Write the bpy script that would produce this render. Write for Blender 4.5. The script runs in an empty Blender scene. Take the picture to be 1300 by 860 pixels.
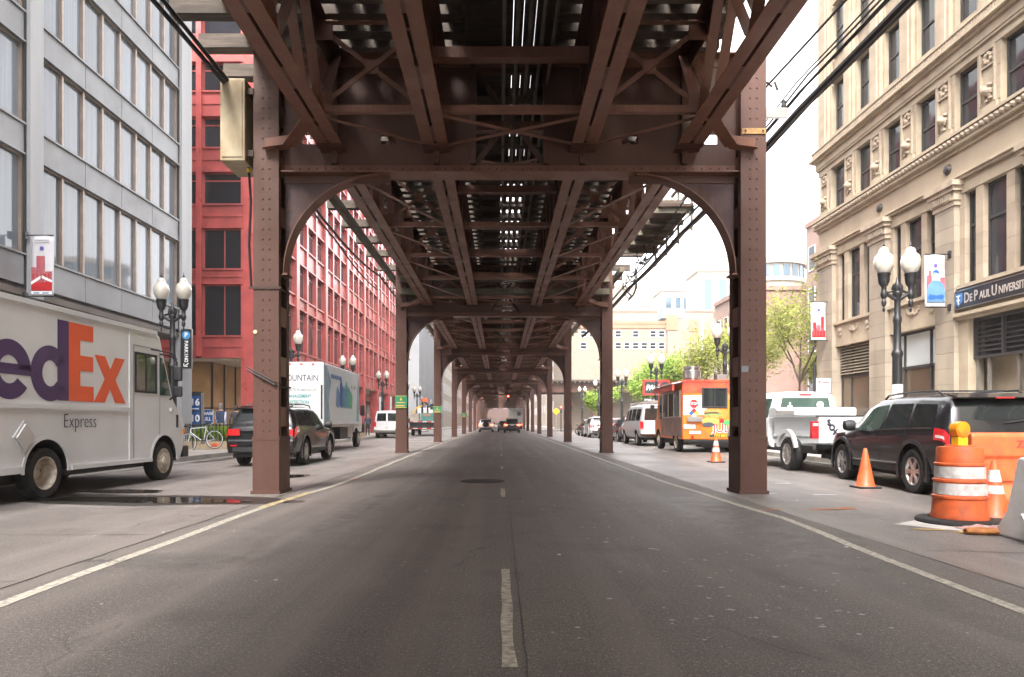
import bpy, bmesh, math, random
from mathutils import Vector, Matrix
random.seed(7)
S = bpy.context.scene
C = S.collection
PI = math.pi
R = math.radians

# ------------------------------------------------------------------ camera
cd = bpy.data.cameras.new('camera')
cam = bpy.data.objects.new('camera', cd)
C.objects.link(cam)
cam.location = (0, 0, 1.15)
cam.rotation_euler = (R(90), 0, 0)
cd.sensor_width = 36.0
cd.lens = 36.0 * 866 / 1300
cd.shift_x = 15 / 1300
cd.shift_y = 107 / 1300
cd.clip_start = 0.05
cd.clip_end = 3000
S.camera = cam

# ------------------------------------------------------------------ sky, sun, exposure
SUN_EL, SUN_AZ = R(52), R(200)          # azimuth measured clockwise from +Y
w = bpy.data.worlds.new('World')
S.world = w
w.use_nodes = True
nt = w.node_tree
nt.nodes.clear()
sky = nt.nodes.new('ShaderNodeTexSky')
sky.sky_type = 'NISHITA'
sky.sun_disc = False
sky.sun_elevation = SUN_EL
sky.sun_rotation = SUN_AZ
sky.dust_density = 3.0
hs = nt.nodes.new('ShaderNodeHueSaturation')
hs.inputs['Saturation'].default_value = 0.12
bg = nt.nodes.new('ShaderNodeBackground')
bg.inputs['Strength'].default_value = 0.13
wo = nt.nodes.new('ShaderNodeOutputWorld')
nt.links.new(sky.outputs[0], hs.inputs['Color'])
wm = nt.nodes.new('ShaderNodeMix'); wm.data_type = 'RGBA'; wm.blend_type = 'MULTIPLY'
wm.inputs[0].default_value = 1.0; wm.inputs[7].default_value = (1.0, .978, .966, 1)
nt.links.new(hs.outputs[0], wm.inputs[6])
nt.links.new(wm.outputs[2], bg.inputs['Color'])
nt.links.new(bg.outputs[0], wo.inputs['Surface'])
sl = bpy.data.lights.new('sun', 'SUN')
sl.energy = 0.7
sl.angle = R(14)
sl.color = (1.0, 0.95, 0.88)
so = bpy.data.objects.new('sun', sl)
C.objects.link(so)
so.rotation_euler = (R(90) - SUN_EL, 0, PI - SUN_AZ)
S.view_settings.view_transform = 'Standard'
S.view_settings.look = 'None'
S.view_settings.exposure = 3.15
S.view_settings.gamma = 1.0
S.view_settings.use_curve_mapping = False
S.cycles.max_bounces = 8
S.cycles.diffuse_bounces = 4
S.cycles.transparent_max_bounces = 6
S.cycles.use_denoising = True

# ------------------------------------------------------------------ mesh helpers
class MB:
    """collects faces; build() links them as one mesh object"""
    def __init__(s):
        s.v = []; s.f = []; s.m = []; s.sm = []; s.cm = 0
    def add(s, vs, fs, smooth=False):
        o = len(s.v)
        s.v += [tuple(p) for p in vs]
        for f in fs:
            s.f.append([i + o for i in f]); s.m.append(s.cm); s.sm.append(smooth)
        return s
    def mat(s, i):
        s.cm = i; return s
    def bx(s, x0, x1, y0, y1, z0, z1):
        return s.add([(x0,y0,z0),(x1,y0,z0),(x1,y1,z0),(x0,y1,z0),(x0,y0,z1),(x1,y0,z1),(x1,y1,z1),(x0,y1,z1)],
                     [(3,2,1,0),(4,5,6,7),(0,1,5,4),(1,2,6,5),(2,3,7,6),(3,0,4,7)])
    def cb(s, x, y, z, sx, sy, sz):
        return s.bx(x-sx/2, x+sx/2, y-sy/2, y+sy/2, z-sz/2, z+sz/2)
    def beam(s, p, q, wd, ht, up=(0,0,1)):
        p = Vector(p); q = Vector(q); d = (q-p).normalized(); u = Vector(up)
        r = d.cross(u)
        if r.length < 1e-4: r = d.cross(Vector((0,1,0)))
        r.normalize(); u = r.cross(d)
        vs = []
        for e in (p, q):
            for a, b in ((-1,-1),(1,-1),(1,1),(-1,1)):
                vs.append(e + r*(a*wd/2) + u*(b*ht/2))
        return s.add(vs, [(3,2,1,0),(4,5,6,7),(0,1,5,4),(1,2,6,5),(2,3,7,6),(3,0,4,7)])
    def tube(s, pts, r, n=6, closed=False):
        pts = [Vector(p) for p in pts]; N = len(pts); vs = []; fs = []; ref = None
        rr = r if isinstance(r, (list, tuple)) else [r]*N
        for i, p in enumerate(pts):
            if closed: d = pts[(i+1)%N] - pts[i-1]
            else: d = pts[min(i+1,N-1)] - pts[max(i-1,0)]
            d.normalize()
            if ref is None:
                ref = d.cross(Vector((0,0,1)))
                if ref.length < .05: ref = d.cross(Vector((0,1,0)))
            ref = ref - d*ref.dot(d); ref.normalize(); b = d.cross(ref)
            for k in range(n):
                a = 2*PI*k/n
                vs.append(p + (ref*math.cos(a) + b*math.sin(a))*rr[i])
        for i in range(N if closed else N-1):
            j = (i+1) % N
            for k in range(n):
                l = (k+1) % n
                fs.append((i*n+k, i*n+l, j*n+l, j*n+k))
        if not closed:
            fs.append(tuple(range(n))[::-1]); fs.append(tuple((N-1)*n+k for k in range(n)))
        return s.add(vs, fs, True)
    def lathe(s, prof, n=16, o=(0,0,0), axis='z', smooth=True, caps=True):
        vs = []; fs = []
        for r, h in prof:
            for k in range(n):
                a = 2*PI*k/n; c, t = r*math.cos(a), r*math.sin(a)
                if axis == 'z': p = (c, t, h)
                elif axis == 'x': p = (h, c, t)
                else: p = (t, h, c)
                vs.append((p[0]+o[0], p[1]+o[1], p[2]+o[2]))
        for i in range(len(prof)-1):
            for k in range(n):
                l = (k+1) % n
                fs.append((i*n+k, i*n+l, (i+1)*n+l, (i+1)*n+k))
        if caps and prof[0][0] > 1e-5: fs.append(tuple(range(n))[::-1])
        if caps and prof[-1][0] > 1e-5: fs.append(tuple((len(prof)-1)*n+k for k in range(n)))
        return s.add(vs, fs, smooth)
    def prism(s, poly, fn, w0, w1):
        n = len(poly)
        vs = [fn(a, b, w0) for a, b in poly] + [fn(a, b, w1) for a, b in poly]
        fs = [tuple(range(n))[::-1], tuple(range(n, 2*n))]
        for i in range(n):
            j = (i+1) % n
            fs.append((i, j, n+j, n+i))
        return s.add(vs, fs)
    def rivet(s, p, nrm, r=.018):
        nv = Vector(nrm).normalized(); a = nv.orthogonal().normalized(); b = nv.cross(a); p = Vector(p)
        vs = [p + (a*math.cos(k*PI/3) + b*math.sin(k*PI/3))*r for k in range(6)]
        vs += [p + (a*math.cos(k*PI/3) + b*math.sin(k*PI/3))*r*.6 + nv*r*.6 for k in range(6)]
        fs = [(k, (k+1)%6, 6+(k+1)%6, 6+k) for k in range(6)] + [tuple(range(6,12))]
        return s.add(vs, fs, True)
    def mesh(s, name, mats, fix=True):
        me = bpy.data.meshes.new(name)
        me.from_pydata(s.v, [], s.f)
        if not isinstance(mats, (list, tuple)): mats = [mats]
        for m in mats: me.materials.append(m)
        me.polygons.foreach_set('material_index', s.m)
        me.polygons.foreach_set('use_smooth', s.sm)
        if fix and len(s.f) < 60000:
            bm = bmesh.new(); bm.from_mesh(me)
            bmesh.ops.recalc_face_normals(bm, faces=bm.faces[:])
            bm.to_mesh(me); bm.free()
        if any(s.sm): me.set_sharp_from_angle(angle=R(42))
        me.update()
        return me
    def build(s, name, mats, parent=None, world=False, fix=True, kind=None):
        if world and parent is not None:
            o = wloc(parent)
            s.v = [(p[0]-o[0], p[1]-o[1], p[2]-o[2]) for p in s.v]
        return inst(name, s.mesh(name, mats, fix), parent, kind=kind)

def wloc(o):
    v = Vector((0,0,0))
    while o is not None:
        v += o.location; o = o.parent
    return v
def inst(name, me, parent=None, loc=None, rot=None, scale=None, kind=None):
    o = bpy.data.objects.new(name, me)
    C.objects.link(o)
    if parent is not None: o.parent = parent
    if loc is not None: o.location = loc
    if rot is not None: o.rotation_euler = rot
    if scale is not None: o.scale = scale
    if kind: o['kind'] = kind
    return o
def tag(o, label=None, cat=None, group=None, kind=None):
    if label: o['label'] = label
    if cat: o['category'] = cat
    if group: o['group'] = group
    if kind: o['kind'] = kind
    return o
def thing(name, label, cat, loc=(0,0,0), rz=0, group=None):
    o = bpy.data.objects.new(name, None)
    C.objects.link(o)
    o.empty_display_size = .2
    o.location = loc; o.rotation_euler = (0, 0, rz)
    return tag(o, label, cat, group)
KIDS = {}
def copy_tree(o, parent=None):
    c = o.copy(); C.objects.link(c)
    if parent is not None: c.parent = parent
    for ch in list(o.children): copy_tree(ch, c)
    return c
def bevel(o, wd, seg=2, ang=35):
    m = o.modifiers.new('edge', 'BEVEL'); m.width = wd; m.segments = seg
    m.limit_method = 'ANGLE'; m.angle_limit = R(ang)
    return o

# ------------------------------------------------------------------ lettering
def text_mesh(txt, size, off=0.0, ext=.004, align='CENTER', spacing=1.0, shear=0.0):
    cu = bpy.data.curves.new('lettering', 'FONT')
    cu.body = txt; cu.size = size; cu.offset = off; cu.extrude = ext; cu.resolution_u = 3
    cu.align_x = align; cu.align_y = 'CENTER'; cu.space_character = spacing; cu.shear = shear
    tmp = bpy.data.objects.new('lettering', cu)
    me = bpy.data.meshes.new_from_object(tmp)
    bpy.data.objects.remove(tmp)
    return me
FACE = {'-y': (R(90), 0, 0), '+x': (R(90), 0, R(90)), '-x': (R(90), 0, R(-90)), '+y': (R(90), 0, R(180)), '+z': (0, 0, 0)}
def text(parent, txt, size, loc, face, m, off=0.0, align='CENTER', ext=.003, spacing=1.0, sx=1.0, shear=0.0, name='lettering', rz=0):
    me = text_mesh(txt, size, off, ext, align, spacing, shear)
    me.materials.clear(); me.materials.append(m)
    o = inst(name, me, parent, loc, FACE[face] if isinstance(face, str) else face, (sx, 1, 1))
    return o

# ------------------------------------------------------------------ materials
def newmat(name):
    m = bpy.data.materials.new(name); m.use_nodes = True
    n = m.node_tree.nodes; return m, n, m.node_tree.links, n['Principled BSDF']
def noise(n, l, scale, detail=4, vec=None, rough=.55):
    t = n.new('ShaderNodeTexNoise'); t.inputs['Scale'].default_value = scale
    t.inputs['Detail'].default_value = detail; t.inputs['Roughness'].default_value = rough
    if vec is not None: l.new(vec, t.inputs['Vector'])
    return t.outputs['Fac']
def mrange(n, l, src, a, b, c, d):
    t = n.new('ShaderNodeMapRange'); l.new(src, t.inputs[0])
    for i, x in enumerate((a, b, c, d)): t.inputs[i+1].default_value = x
    return t.outputs[0]
def mixc(n, l, fac, a, b, mode='MIX'):
    t = n.new('ShaderNodeMix'); t.data_type = 'RGBA'; t.blend_type = mode
    if isinstance(fac, (int, float)): t.inputs[0].default_value = fac
    else: l.new(fac, t.inputs[0])
    for i, x in ((6, a), (7, b)):
        if isinstance(x, (tuple, list)): t.inputs[i].default_value = (*x[:3], 1)
        else: l.new(x, t.inputs[i])
    return t.outputs[2]
def M(name, col, rough=.6, metal=0.0, var=.18, vs=2.5, bump=0.0, bs=60, spec=.5, coat=0.0, col2=None, stretch=None, objvar=0.0, rvar=0.0):
    m, n, l, p = newmat(name)
    g = n.new('ShaderNodeNewGeometry')
    vec = g.outputs['Position']
    if stretch:
        mp = n.new('ShaderNodeMapping'); mp.inputs['Scale'].default_value = stretch
        l.new(vec, mp.inputs['Vector']); vec = mp.outputs[0]
    f = noise(n, l, vs, 5, vec)
    if col2 is None: col2 = tuple(c*(1-var*1.6) for c in col)
    c = mixc(n, l, mrange(n, l, f, .35, .68, 0, 1), col, col2)
    if objvar:
        oi = n.new('ShaderNodeObjectInfo')
        c = mixc(n, l, 1.0, c, mixc(n, l, oi.outputs['Random'], (1-objvar,)*3, (1+objvar,)*3), 'MULTIPLY')
    l.new(c, p.inputs['Base Color'])
    p.inputs['Roughness'].default_value = rough
    if rvar: l.new(mrange(n, l, noise(n, l, vs*2.3, 4, vec), .3, .7, max(.02, rough-rvar), min(1, rough+rvar)), p.inputs['Roughness'])
    p.inputs['Metallic'].default_value = metal
    p.inputs['Specular IOR Level'].default_value = spec
    p.inputs['Coat Weight'].default_value = coat
    p.inputs['Coat Roughness'].default_value = .06
    if bump:
        b = n.new('ShaderNodeBump'); b.inputs['Strength'].default_value = bump; b.inputs['Distance'].default_value = .02
        l.new(noise(n, l, bs, 5, vec), b.inputs['Height']); l.new(b.outputs[0], p.inputs['Normal'])
    return m
def glassy(name, col, rough=.06, wav=.03, ws=.8, spec=.8, coat=0.0):
    m, n, l, p = newmat(name)
    g = n.new('ShaderNodeNewGeometry'); oi = n.new('ShaderNodeObjectInfo')
    c = mixc(n, l, oi.outputs['Random'], tuple(x*.75 for x in col), tuple(x*1.25 for x in col))
    l.new(c, p.inputs['Base Color'])
    p.inputs['Roughness'].default_value = rough
    p.inputs['Specular IOR Level'].default_value = spec
    p.inputs['Coat Weight'].default_value = coat
    b = n.new('ShaderNodeBump'); b.inputs['Strength'].default_value = wav; b.inputs['Distance'].default_value = .2
    l.new(noise(n, l, ws, 2, g.outputs['Position']), b.inputs['Height']); l.new(b.outputs[0], p.inputs['Normal'])
    return m

def m_asphalt(name='asphalt', lift=1.0, rg=(.58,.84)):
    m, n, l, p = newmat(name)
    g = n.new('ShaderNodeNewGeometry'); pos = g.outputs['Position']
    big = noise(n, l, .35, 5, pos); mid = noise(n, l, 3.0, 6, pos, .65); fine = noise(n, l, 130, 3, pos, .7)
    c = mixc(n, l, mrange(n, l, big, .3, .7, 0, 1), (.046,.041,.038), (.066,.060,.057))
    c = mixc(n, l, mrange(n, l, mid, .45, .75, 0, .55), c, (.036,.033,.031))
    # aggregate speckle
    c = mixc(n, l, mrange(n, l, fine, .54, .68, 0, .85), c, (.19,.175,.165))
    c = mixc(n, l, mrange(n, l, fine, .46, .34, 0, .85), c, (.014,.013,.012))
    gr = noise(n, l, 48, 2, pos, .6)
    c = mixc(n, l, mrange(n, l, gr, .58, .70, 0, .6), c, (.17,.155,.145))
    c = mixc(n, l, mrange(n, l, gr, .42, .30, 0, .6), c, (.02,.018,.017))
    pat = noise(n, l, .9, 5, pos, .6)
    c = mixc(n, l, mrange(n, l, pat, .56, .66, 0, .4), c, (.032,.028,.027))
    # long tyre streaks running with the street
    mp = n.new('ShaderNodeMapping'); mp.inputs['Scale'].default_value = (2.2, .05, 1); l.new(pos, mp.inputs['Vector'])
    st = noise(n, l, 1.0, 4, mp.outputs[0])
    c = mixc(n, l, mrange(n, l, st, .48, .72, 0, .6), c, (.10,.09,.084))
    mpo = n.new('ShaderNodeMapping'); mpo.inputs['Scale'].default_value = (1.1, .28, 1); l.new(pos, mpo.inputs['Vector'])
    oil = noise(n, l, 1.0, 5, mpo.outputs[0], .6)
    c = mixc(n, l, mrange(n, l, oil, .60, .72, 0, .55), c, (.022,.02,.019))
    c = mixc(n, l, mrange(n, l, oil, .40, .28, 0, .5), c, (.115,.104,.097))
    # chalky dust and bird-lime flecks
    mp2 = n.new('ShaderNodeMapping'); mp2.inputs['Scale'].default_value = (1, .6, 1); l.new(pos, mp2.inputs['Vector'])
    vo = n.new('ShaderNodeTexVoronoi'); vo.inputs['Scale'].default_value = 2.6; l.new(mp2.outputs[0], vo.inputs['Vector'])
    fl = mrange(n, l, vo.outputs['Distance'], .05, .03, 0, 1)
    nz = noise(n, l, .5, 2, pos)
    mul = n.new('ShaderNodeMath'); mul.operation = 'MULTIPLY'; l.new(fl, mul.inputs[0]); l.new(mrange(n, l, nz, .5, .62, 0, .8), mul.inputs[1])
    c = mixc(n, l, mul.outputs[0], c, (.5,.5,.48))
    # cracks
    v2 = n.new('ShaderNodeTexVoronoi'); v2.feature = 'DISTANCE_TO_EDGE'; v2.inputs['Scale'].default_value = .42
    wv = n.new('ShaderNodeVectorMath'); wv.operation = 'ADD'
    nn = n.new('ShaderNodeTexNoise'); nn.inputs['Scale'].default_value = 1.3; nn.inputs['Detail'].default_value = 5
    l.new(pos, nn.inputs['Vector']); l.new(pos, wv.inputs[0]); l.new(nn.outputs['Color'], wv.inputs[1]); l.new(wv.outputs[0], v2.inputs['Vector'])
    ck = mrange(n, l, v2.outputs['Distance'], .006, .0, 0, 1)
    mk = n.new('ShaderNodeMath'); mk.operation = 'MULTIPLY'; l.new(ck, mk.inputs[0]); l.new(mrange(n, l, noise(n, l, .3, 2, pos), .5, .6, 0, .8), mk.inputs[1])
    c = mixc(n, l, mk.outputs[0], c, (.015,.013,.012))
    if lift != 1.0: c = mixc(n, l, 1.0, c, (lift*1.02,lift,lift*.985), 'MULTIPLY')
    l.new(c, p.inputs['Base Color'])
    l.new(mrange(n, l, big, .3, .75, *rg), p.inputs['Roughness'])
    p.inputs['Specular IOR Level'].default_value = .4
    b = n.new('ShaderNodeBump'); b.inputs['Strength'].default_value = .5; b.inputs['Distance'].default_value = .01
    l.new(fine, b.inputs['Height']); l.new(b.outputs[0], p.inputs['Normal'])
    return m
def m_steel(name, a, b2, rust, rough=.5):
    m, n, l, p = newmat(name)
    g = n.new('ShaderNodeNewGeometry'); pos = g.outputs['Position']
    f = noise(n, l, 1.6, 6, pos, .6)
    c = mixc(n, l, mrange(n, l, f, .35, .65, 0, 1), a, b2)
    mp = n.new('ShaderNodeMapping'); mp.inputs['Scale'].default_value = (7, 7, .5); l.new(pos, mp.inputs['Vector'])
    s2 = noise(n, l, 1.5, 5, mp.outputs[0], .6)
    c = mixc(n, l, mrange(n, l, s2, .52, .7, 0, .65), c, tuple(x*.5 for x in a))
    # chalky water runs, scabs of rust and bare patches of old coats
    mp3 = n.new('ShaderNodeMapping'); mp3.inputs['Scale'].default_value = (16, 16, .35); l.new(pos, mp3.inputs['Vector'])
    c = mixc(n, l, mrange(n, l, noise(n, l, 1.0, 5, mp3.outputs[0], .6), .54, .70, 0, .5), c, tuple(min(.3, x*1.9+.02) for x in a))
    r2 = noise(n, l, 9, 6, pos, .7)
    c = mixc(n, l, mrange(n, l, r2, .545, .66, 0, .85), c, rust)
    r3 = noise(n, l, 2.2, 7, pos, .75)
    c = mixc(n, l, mrange(n, l, r3, .555, .585, 0, .5), c, tuple(x*1.6 for x in a))
    c = mixc(n, l, mrange(n, l, r3, .43, .36, 0, .65), c, tuple(x*.35 for x in a))
    # rust on exposed arrises
    pt = mrange(n, l, g.outputs['Pointiness'], .52, .60, 0, .7)
    c = mixc(n, l, pt, c, rust)
    l.new(c, p.inputs['Base Color'])
    l.new(mrange(n, l, f, .3, .7, rough-.1, rough+.18), p.inputs['Roughness'])
    p.inputs['Specular IOR Level'].default_value = .45
    b = n.new('ShaderNodeBump'); b.inputs['Strength'].default_value = .25; b.inputs['Distance'].default_value = .01
    l.new(noise(n, l, 45, 4, pos), b.inputs['Height']); l.new(b.outputs[0], p.inputs['Normal'])
    return m
def m_leaf(name, c1, c2, tr=.35):
    m, n, l, p = newmat(name)
    g = n.new('ShaderNodeNewGeometry')
    f = noise(n, l, 1.4, 3, g.outputs['Position'])
    c = mixc(n, l, mrange(n, l, f, .35, .65, 0, 1), c1, c2)
    ri = mixc(n, l, 1.0, c, mixc(n, l, g.outputs['Random Per Island'], (.7,.7,.7), (1.3,1.3,1.2)), 'MULTIPLY')
    l.new(ri, p.inputs['Base Color']); p.inputs['Roughness'].default_value = .55
    t = n.new('ShaderNodeBsdfTranslucent'); l.new(ri, t.inputs['Color'])
    mx = n.new('ShaderNodeMixShader'); mx.inputs[0].default_value = tr
    l.new(p.outputs[0], mx.inputs[1]); l.new(t.outputs[0], mx.inputs[2])
    l.new(mx.outputs[0], n['Material Output'].inputs['Surface'])
    return m
def m_brick(name, c1, c2, mortar, scale=1.0, rot=(R(90),0,0)):
    m, n, l, p = newmat(name)
    g = n.new('ShaderNodeNewGeometry')
    mp = n.new('ShaderNodeMapping'); mp.vector_type = 'TEXTURE'; mp.inputs['Rotation'].default_value = rot
    l.new(g.outputs['Position'], mp.inputs['Vector'])
    b = n.new('ShaderNodeTexBrick'); b.inputs['Scale'].default_value = scale
    b.inputs['Brick Width'].default_value = .24; b.inputs['Row Height'].default_value = .08; b.inputs['Mortar Size'].default_value = .008
    for k, cc in (('Color1', c1), ('Color2', c2), ('Mortar', mortar)): b.inputs[k].default_value = (*cc, 1)
    l.new(mp.outputs[0], b.inputs['Vector'])
    f = noise(n, l, .35, 6, g.outputs['Position'], .65)
    c = mixc(n, l, mrange(n, l, f, .4, .7, 0, .55), b.outputs['Color'], mortar)
    l.new(c, p.inputs['Base Color']); p.inputs['Roughness'].default_value = .85
    return m
ASPHALT = m_asphalt('asphalt', 2.1)
ASPHALTL = m_asphalt('skylit_parking_asphalt', 2.5, (.34,.66))  # side lanes paler than the road: open skylight put into the colour
STEEL = m_steel('brown_painted_steel', (.062,.0285,.0305), (.040,.0190,.0205), (.088,.036,.020))
STEELF = m_steel('bounce_lit_brown_flange', (.175,.100,.098), (.118,.066,.065), (.16,.066,.033), .42)  # paler copy of the brown steel, road bounce light put into its colour
RUST = M('orange_rust_edge', (.30,.12,.035), .8, 0, .3, 8)
STEELD = m_steel('dark_grimy_steel', (.036,.020,.018), (.024,.015,.014), (.05,.025,.014), .6)
TIMBER = M('weathered_timber', (.105,.082,.066), .85, 0, .3, 3, .5, 30, stretch=(.6,6,6), objvar=.25)
TIMBERG = M('green_grey_timber', (.155,.135,.098), .8, 0, .3, 3, .4, 30, stretch=(.6,6,6))
CONCRETE = M('pavement_concrete', (.36,.33,.30), .85, 0, .18, 1.3, .2, 50, objvar=.08)
KERBST = M('kerb_concrete', (.31,.285,.255), .85, 0, .22, 2, .2, 40, objvar=.1)
GUTTER = M('stained_gutter_concrete', (.19,.175,.158), .8, 0, .35, 1.6, .2, 40, col2=(.07,.064,.058))
PATCH = M('fresh_concrete_patch', (.5,.48,.45), .85, 0, .15, 2.5, .2, 40)
GROUND = M('city_ground', (.13,.125,.12), .9, 0, .2, .2)
PAINTW = M('worn_road_paint', (.50,.46,.39), .75, 0, .3, 22, .1, 60, col2=(.20,.185,.165))
PAINTY = M('yellow_chalk_paint', (.62,.42,.12), .8, 0, .3, 9)
PAINTO = M('orange_spray_paint', (.65,.2,.07), .8, 0, .3, 9)
GREYMET = M('grey_painted_metal', (.215,.22,.23), .45, 0, .16, .7, rvar=.08, objvar=.07)
GREYPIER = M('light_grey_pier', (.30,.305,.315), .5, 0, .12, .5, stretch=(3,3,.3))
DARKJ = M('dark_joint', (.03,.03,.032), .7)
MULL = M('bronze_mullion', (.30,.24,.20), .4, .3, .15, 3)
GLASSP = M('blind_backed_glass', (.135,.155,.18), .04, 0, .2, 1.6, stretch=(1,7,.2), col2=(.105,.122,.145), objvar=.3, spec=.5)
GLASSP.node_tree.nodes['Principled BSDF'].inputs['IOR'].default_value = 1.62
GLASSD = glassy('dark_window_glass', (.018,.021,.026), .05, .03, .9, .5)
GLASSB = glassy('blue_window_glass', (.025,.07,.11), .08, .02, .9, .8)
GLASSL = glassy('shop_glass', (.10,.075,.05), .05, .02, .8, .7)
RED = M('red_enamelled_metal', (.46,.085,.078), .34, 0, .22, 1.2, spec=.6, coat=.25, rvar=.08)
REDD = M('red_panel', (.44,.085,.078), .38, 0, .24, 1.3, spec=.6, coat=.2, objvar=.06)
TAN = M('tan_timber_panel', (.42,.25,.11), .35, 0, .2, 1.2, coat=.3, objvar=.1)
BLACKM = M('black_painted_metal', (.018,.018,.02), .42, 0, .2, 5)
STONE = M('cream_terracotta', (.36,.29,.215), .75, 0, .22, 1.1, .25, 30, col2=(.27,.215,.155), objvar=.12)
STONE2 = M('smooth_cream_stone', (.37,.306,.218), .72, 0, .2, 1.6, .15, 25, col2=(.275,.22,.158))
STONEC = M('carved_stone', (.345,.278,.205), .8, 0, .3, 3.2, .5, 18, col2=(.24,.19,.14))
STONEG = M('weathered_pier_stone', (.30,.25,.19), .8, 0, .3, 1.0, .4, 20, col2=(.20,.165,.125), stretch=(1,1,.4), objvar=.1)
WINFR = M('dark_window_frame', (.035,.033,.033), .5, 0, .2, 4)
WHITEP = M('white_paint', (.66,.665,.67), .4, 0, .06, 2, coat=.2)
TRUCKW = M('off_white_truck_paint', (.68,.69,.70), .34, 0, .07, .9, coat=.3, col2=(.60,.605,.61), rvar=.06)
SILVER = M('silver_car_paint', (.56,.57,.57), .3, .35, .05, 1, coat=.6)
BLACKC = M('black_car_paint', (.010,.010,.012), .25, 0, .2, 2, spec=.4, coat=.6)
DARKC = M('dark_grey_car_paint', (.045,.045,.05), .28, .2, .1, 2, coat=.8)
PLASTIC = M('black_plastic', (.022,.022,.024), .6, 0, .2, 6)
RUBBER = M('tyre_rubber', (.022,.021,.021), .85, 0, .3, 12, .2, 80)
ALLOY = M('alloy_wheel', (.55,.54,.52), .35, .7, .2, 8)
RIMW = M('grimy_white_rim', (.55,.51,.45), .5, .1, .35, 9, col2=(.30,.22,.15))
CHROME = M('chrome', (.6,.6,.6), .18, 1.0, .1, 4)
STAINL = M('stainless_steel', (.50,.49,.48), .3, .9, .15, 3)
CARGLASS = glassy('car_glass', (.014,.018,.019), .04, .01, .9, .8)
CARGLASSG = glassy('green_tinted_car_glass', (.045,.075,.062), .04, .01, .9, .8)
LAMPRED = M('red_lamp_lens', (.62,.02,.025), .15, 0, .2, 25, spec=.7, coat=.6)
LAMPCLR = M('clear_lamp_lens', (.65,.63,.62), .15, 0, .1, 25, coat=.6)
AMBER = M('amber_lens', (.80,.28,.01), .2, 0, .12, 30, coat=.6)
YELLOWP = M('yellow_plastic', (.78,.48,.02), .4, 0, .1, 8)
ORANGE = M('orange_plastic', (.70,.13,.035), .5, 0, .14, 7, .12, 14, coat=.05, col2=(.40,.085,.03))
ORANGET = M('orange_truck_paint', (.75,.22,.02), .35, 0, .25, 1.5, coat=.3, col2=(.62,.11,.02))
REDT = M('red_truck_paint', (.48,.035,.025), .35, 0, .25, 2.5, coat=.3, col2=(.55,.10,.04))
REFLW = M('white_reflective_sheet', (.62,.61,.60), .35, 0, .2, 16, col2=(.42,.40,.38))
BARW = M('white_plastic_barrier', (.82,.81,.80), .55, 0, .12, 3, .25, 25)
PURPLE = M('purple_vinyl', (.055,.022,.11), .35, 0, .03, 2)
VORANGE = M('orange_vinyl', (.78,.10,.025), .35, 0, .03, 2)
INK = M('dark_ink', (.03,.03,.045), .5, 0, .05, 3)
INKG = M('grey_ink', (.30,.30,.31), .5, 0, .05, 3)
TEAL = M('teal_ink', (.02,.28,.27), .5, 0, .05, 3)
GREENINK = M('green_ink', (.06,.36,.10), .5, 0, .05, 3)
BLUEINK = M('blue_ink', (.015,.09,.30), .5, 0, .08, 3)
PALEBLUE = M('pale_blue_print', (.10,.22,.38), .5, 0, .25, 2)
REDINK = M('red_ink', (.42,.015,.02), .5, 0, .15, 3)
PINKINK = M('pink_print', (.42,.10,.12), .5, 0, .25, 6)
WHITEI = M('white_vinyl', (.80,.80,.80), .5, 0, .04, 3)
SKIN = M('skin', (.48,.28,.20), .55)
GREENSG = M('green_sign_sheet', (.012,.20,.09), .4, 0, .1, 4)
GLOBE = M('white_lamp_globe', (.47,.44,.385), .2, 0, .08, 8, coat=.5)
BARK = M('grey_brown_bark', (.13,.10,.075), .9, 0, .3, 8, .5, 40)
LEAFY = m_leaf('yellow_spring_leaf', (.30,.31,.06), (.20,.24,.042))
LEAFG = m_leaf('fresh_green_leaf', (.17,.28,.035), (.24,.34,.04))
LEAFD = m_leaf('shrub_leaf', (.14,.25,.03), (.08,.15,.025))
BEIGEBR = m_brick('beige_common_brick', (.26,.20,.15), (.20,.15,.115), (.24,.205,.17))
PINKBR = m_brick('pink_brick', (.27,.15,.12), (.22,.125,.10), (.29,.22,.19))
ORBR = m_brick('orange_brick', (.33,.15,.085), (.27,.12,.07), (.30,.2,.14))
CREAMST = M('cream_tower_stone', (.33,.285,.235), .8, 0, .1, .3)
CREAMW = M('white_tower_stone', (.5,.47,.43), .8, 0, .1, .3)
GREYCONC = M('grey_concrete_wall', (.19,.195,.205), .85, 0, .12, .25, .15, 10)
CREAMBOX = M('stained_cream_metal', (.38,.31,.20), .5, 0, .3, 4, col2=(.24,.17,.085), stretch=(1,1,.5))
CABLE = M('black_cable', (.02,.019,.02), .6)
CABLEG = M('grey_cable', (.12,.105,.09), .7)
WATER = glassy('puddle_water', (.030,.026,.022), .02, .02, 3.0, .6)
WET = M('damp_asphalt', (.03,.028,.026), .3, 0, .2, 5, .1, 90)
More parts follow.
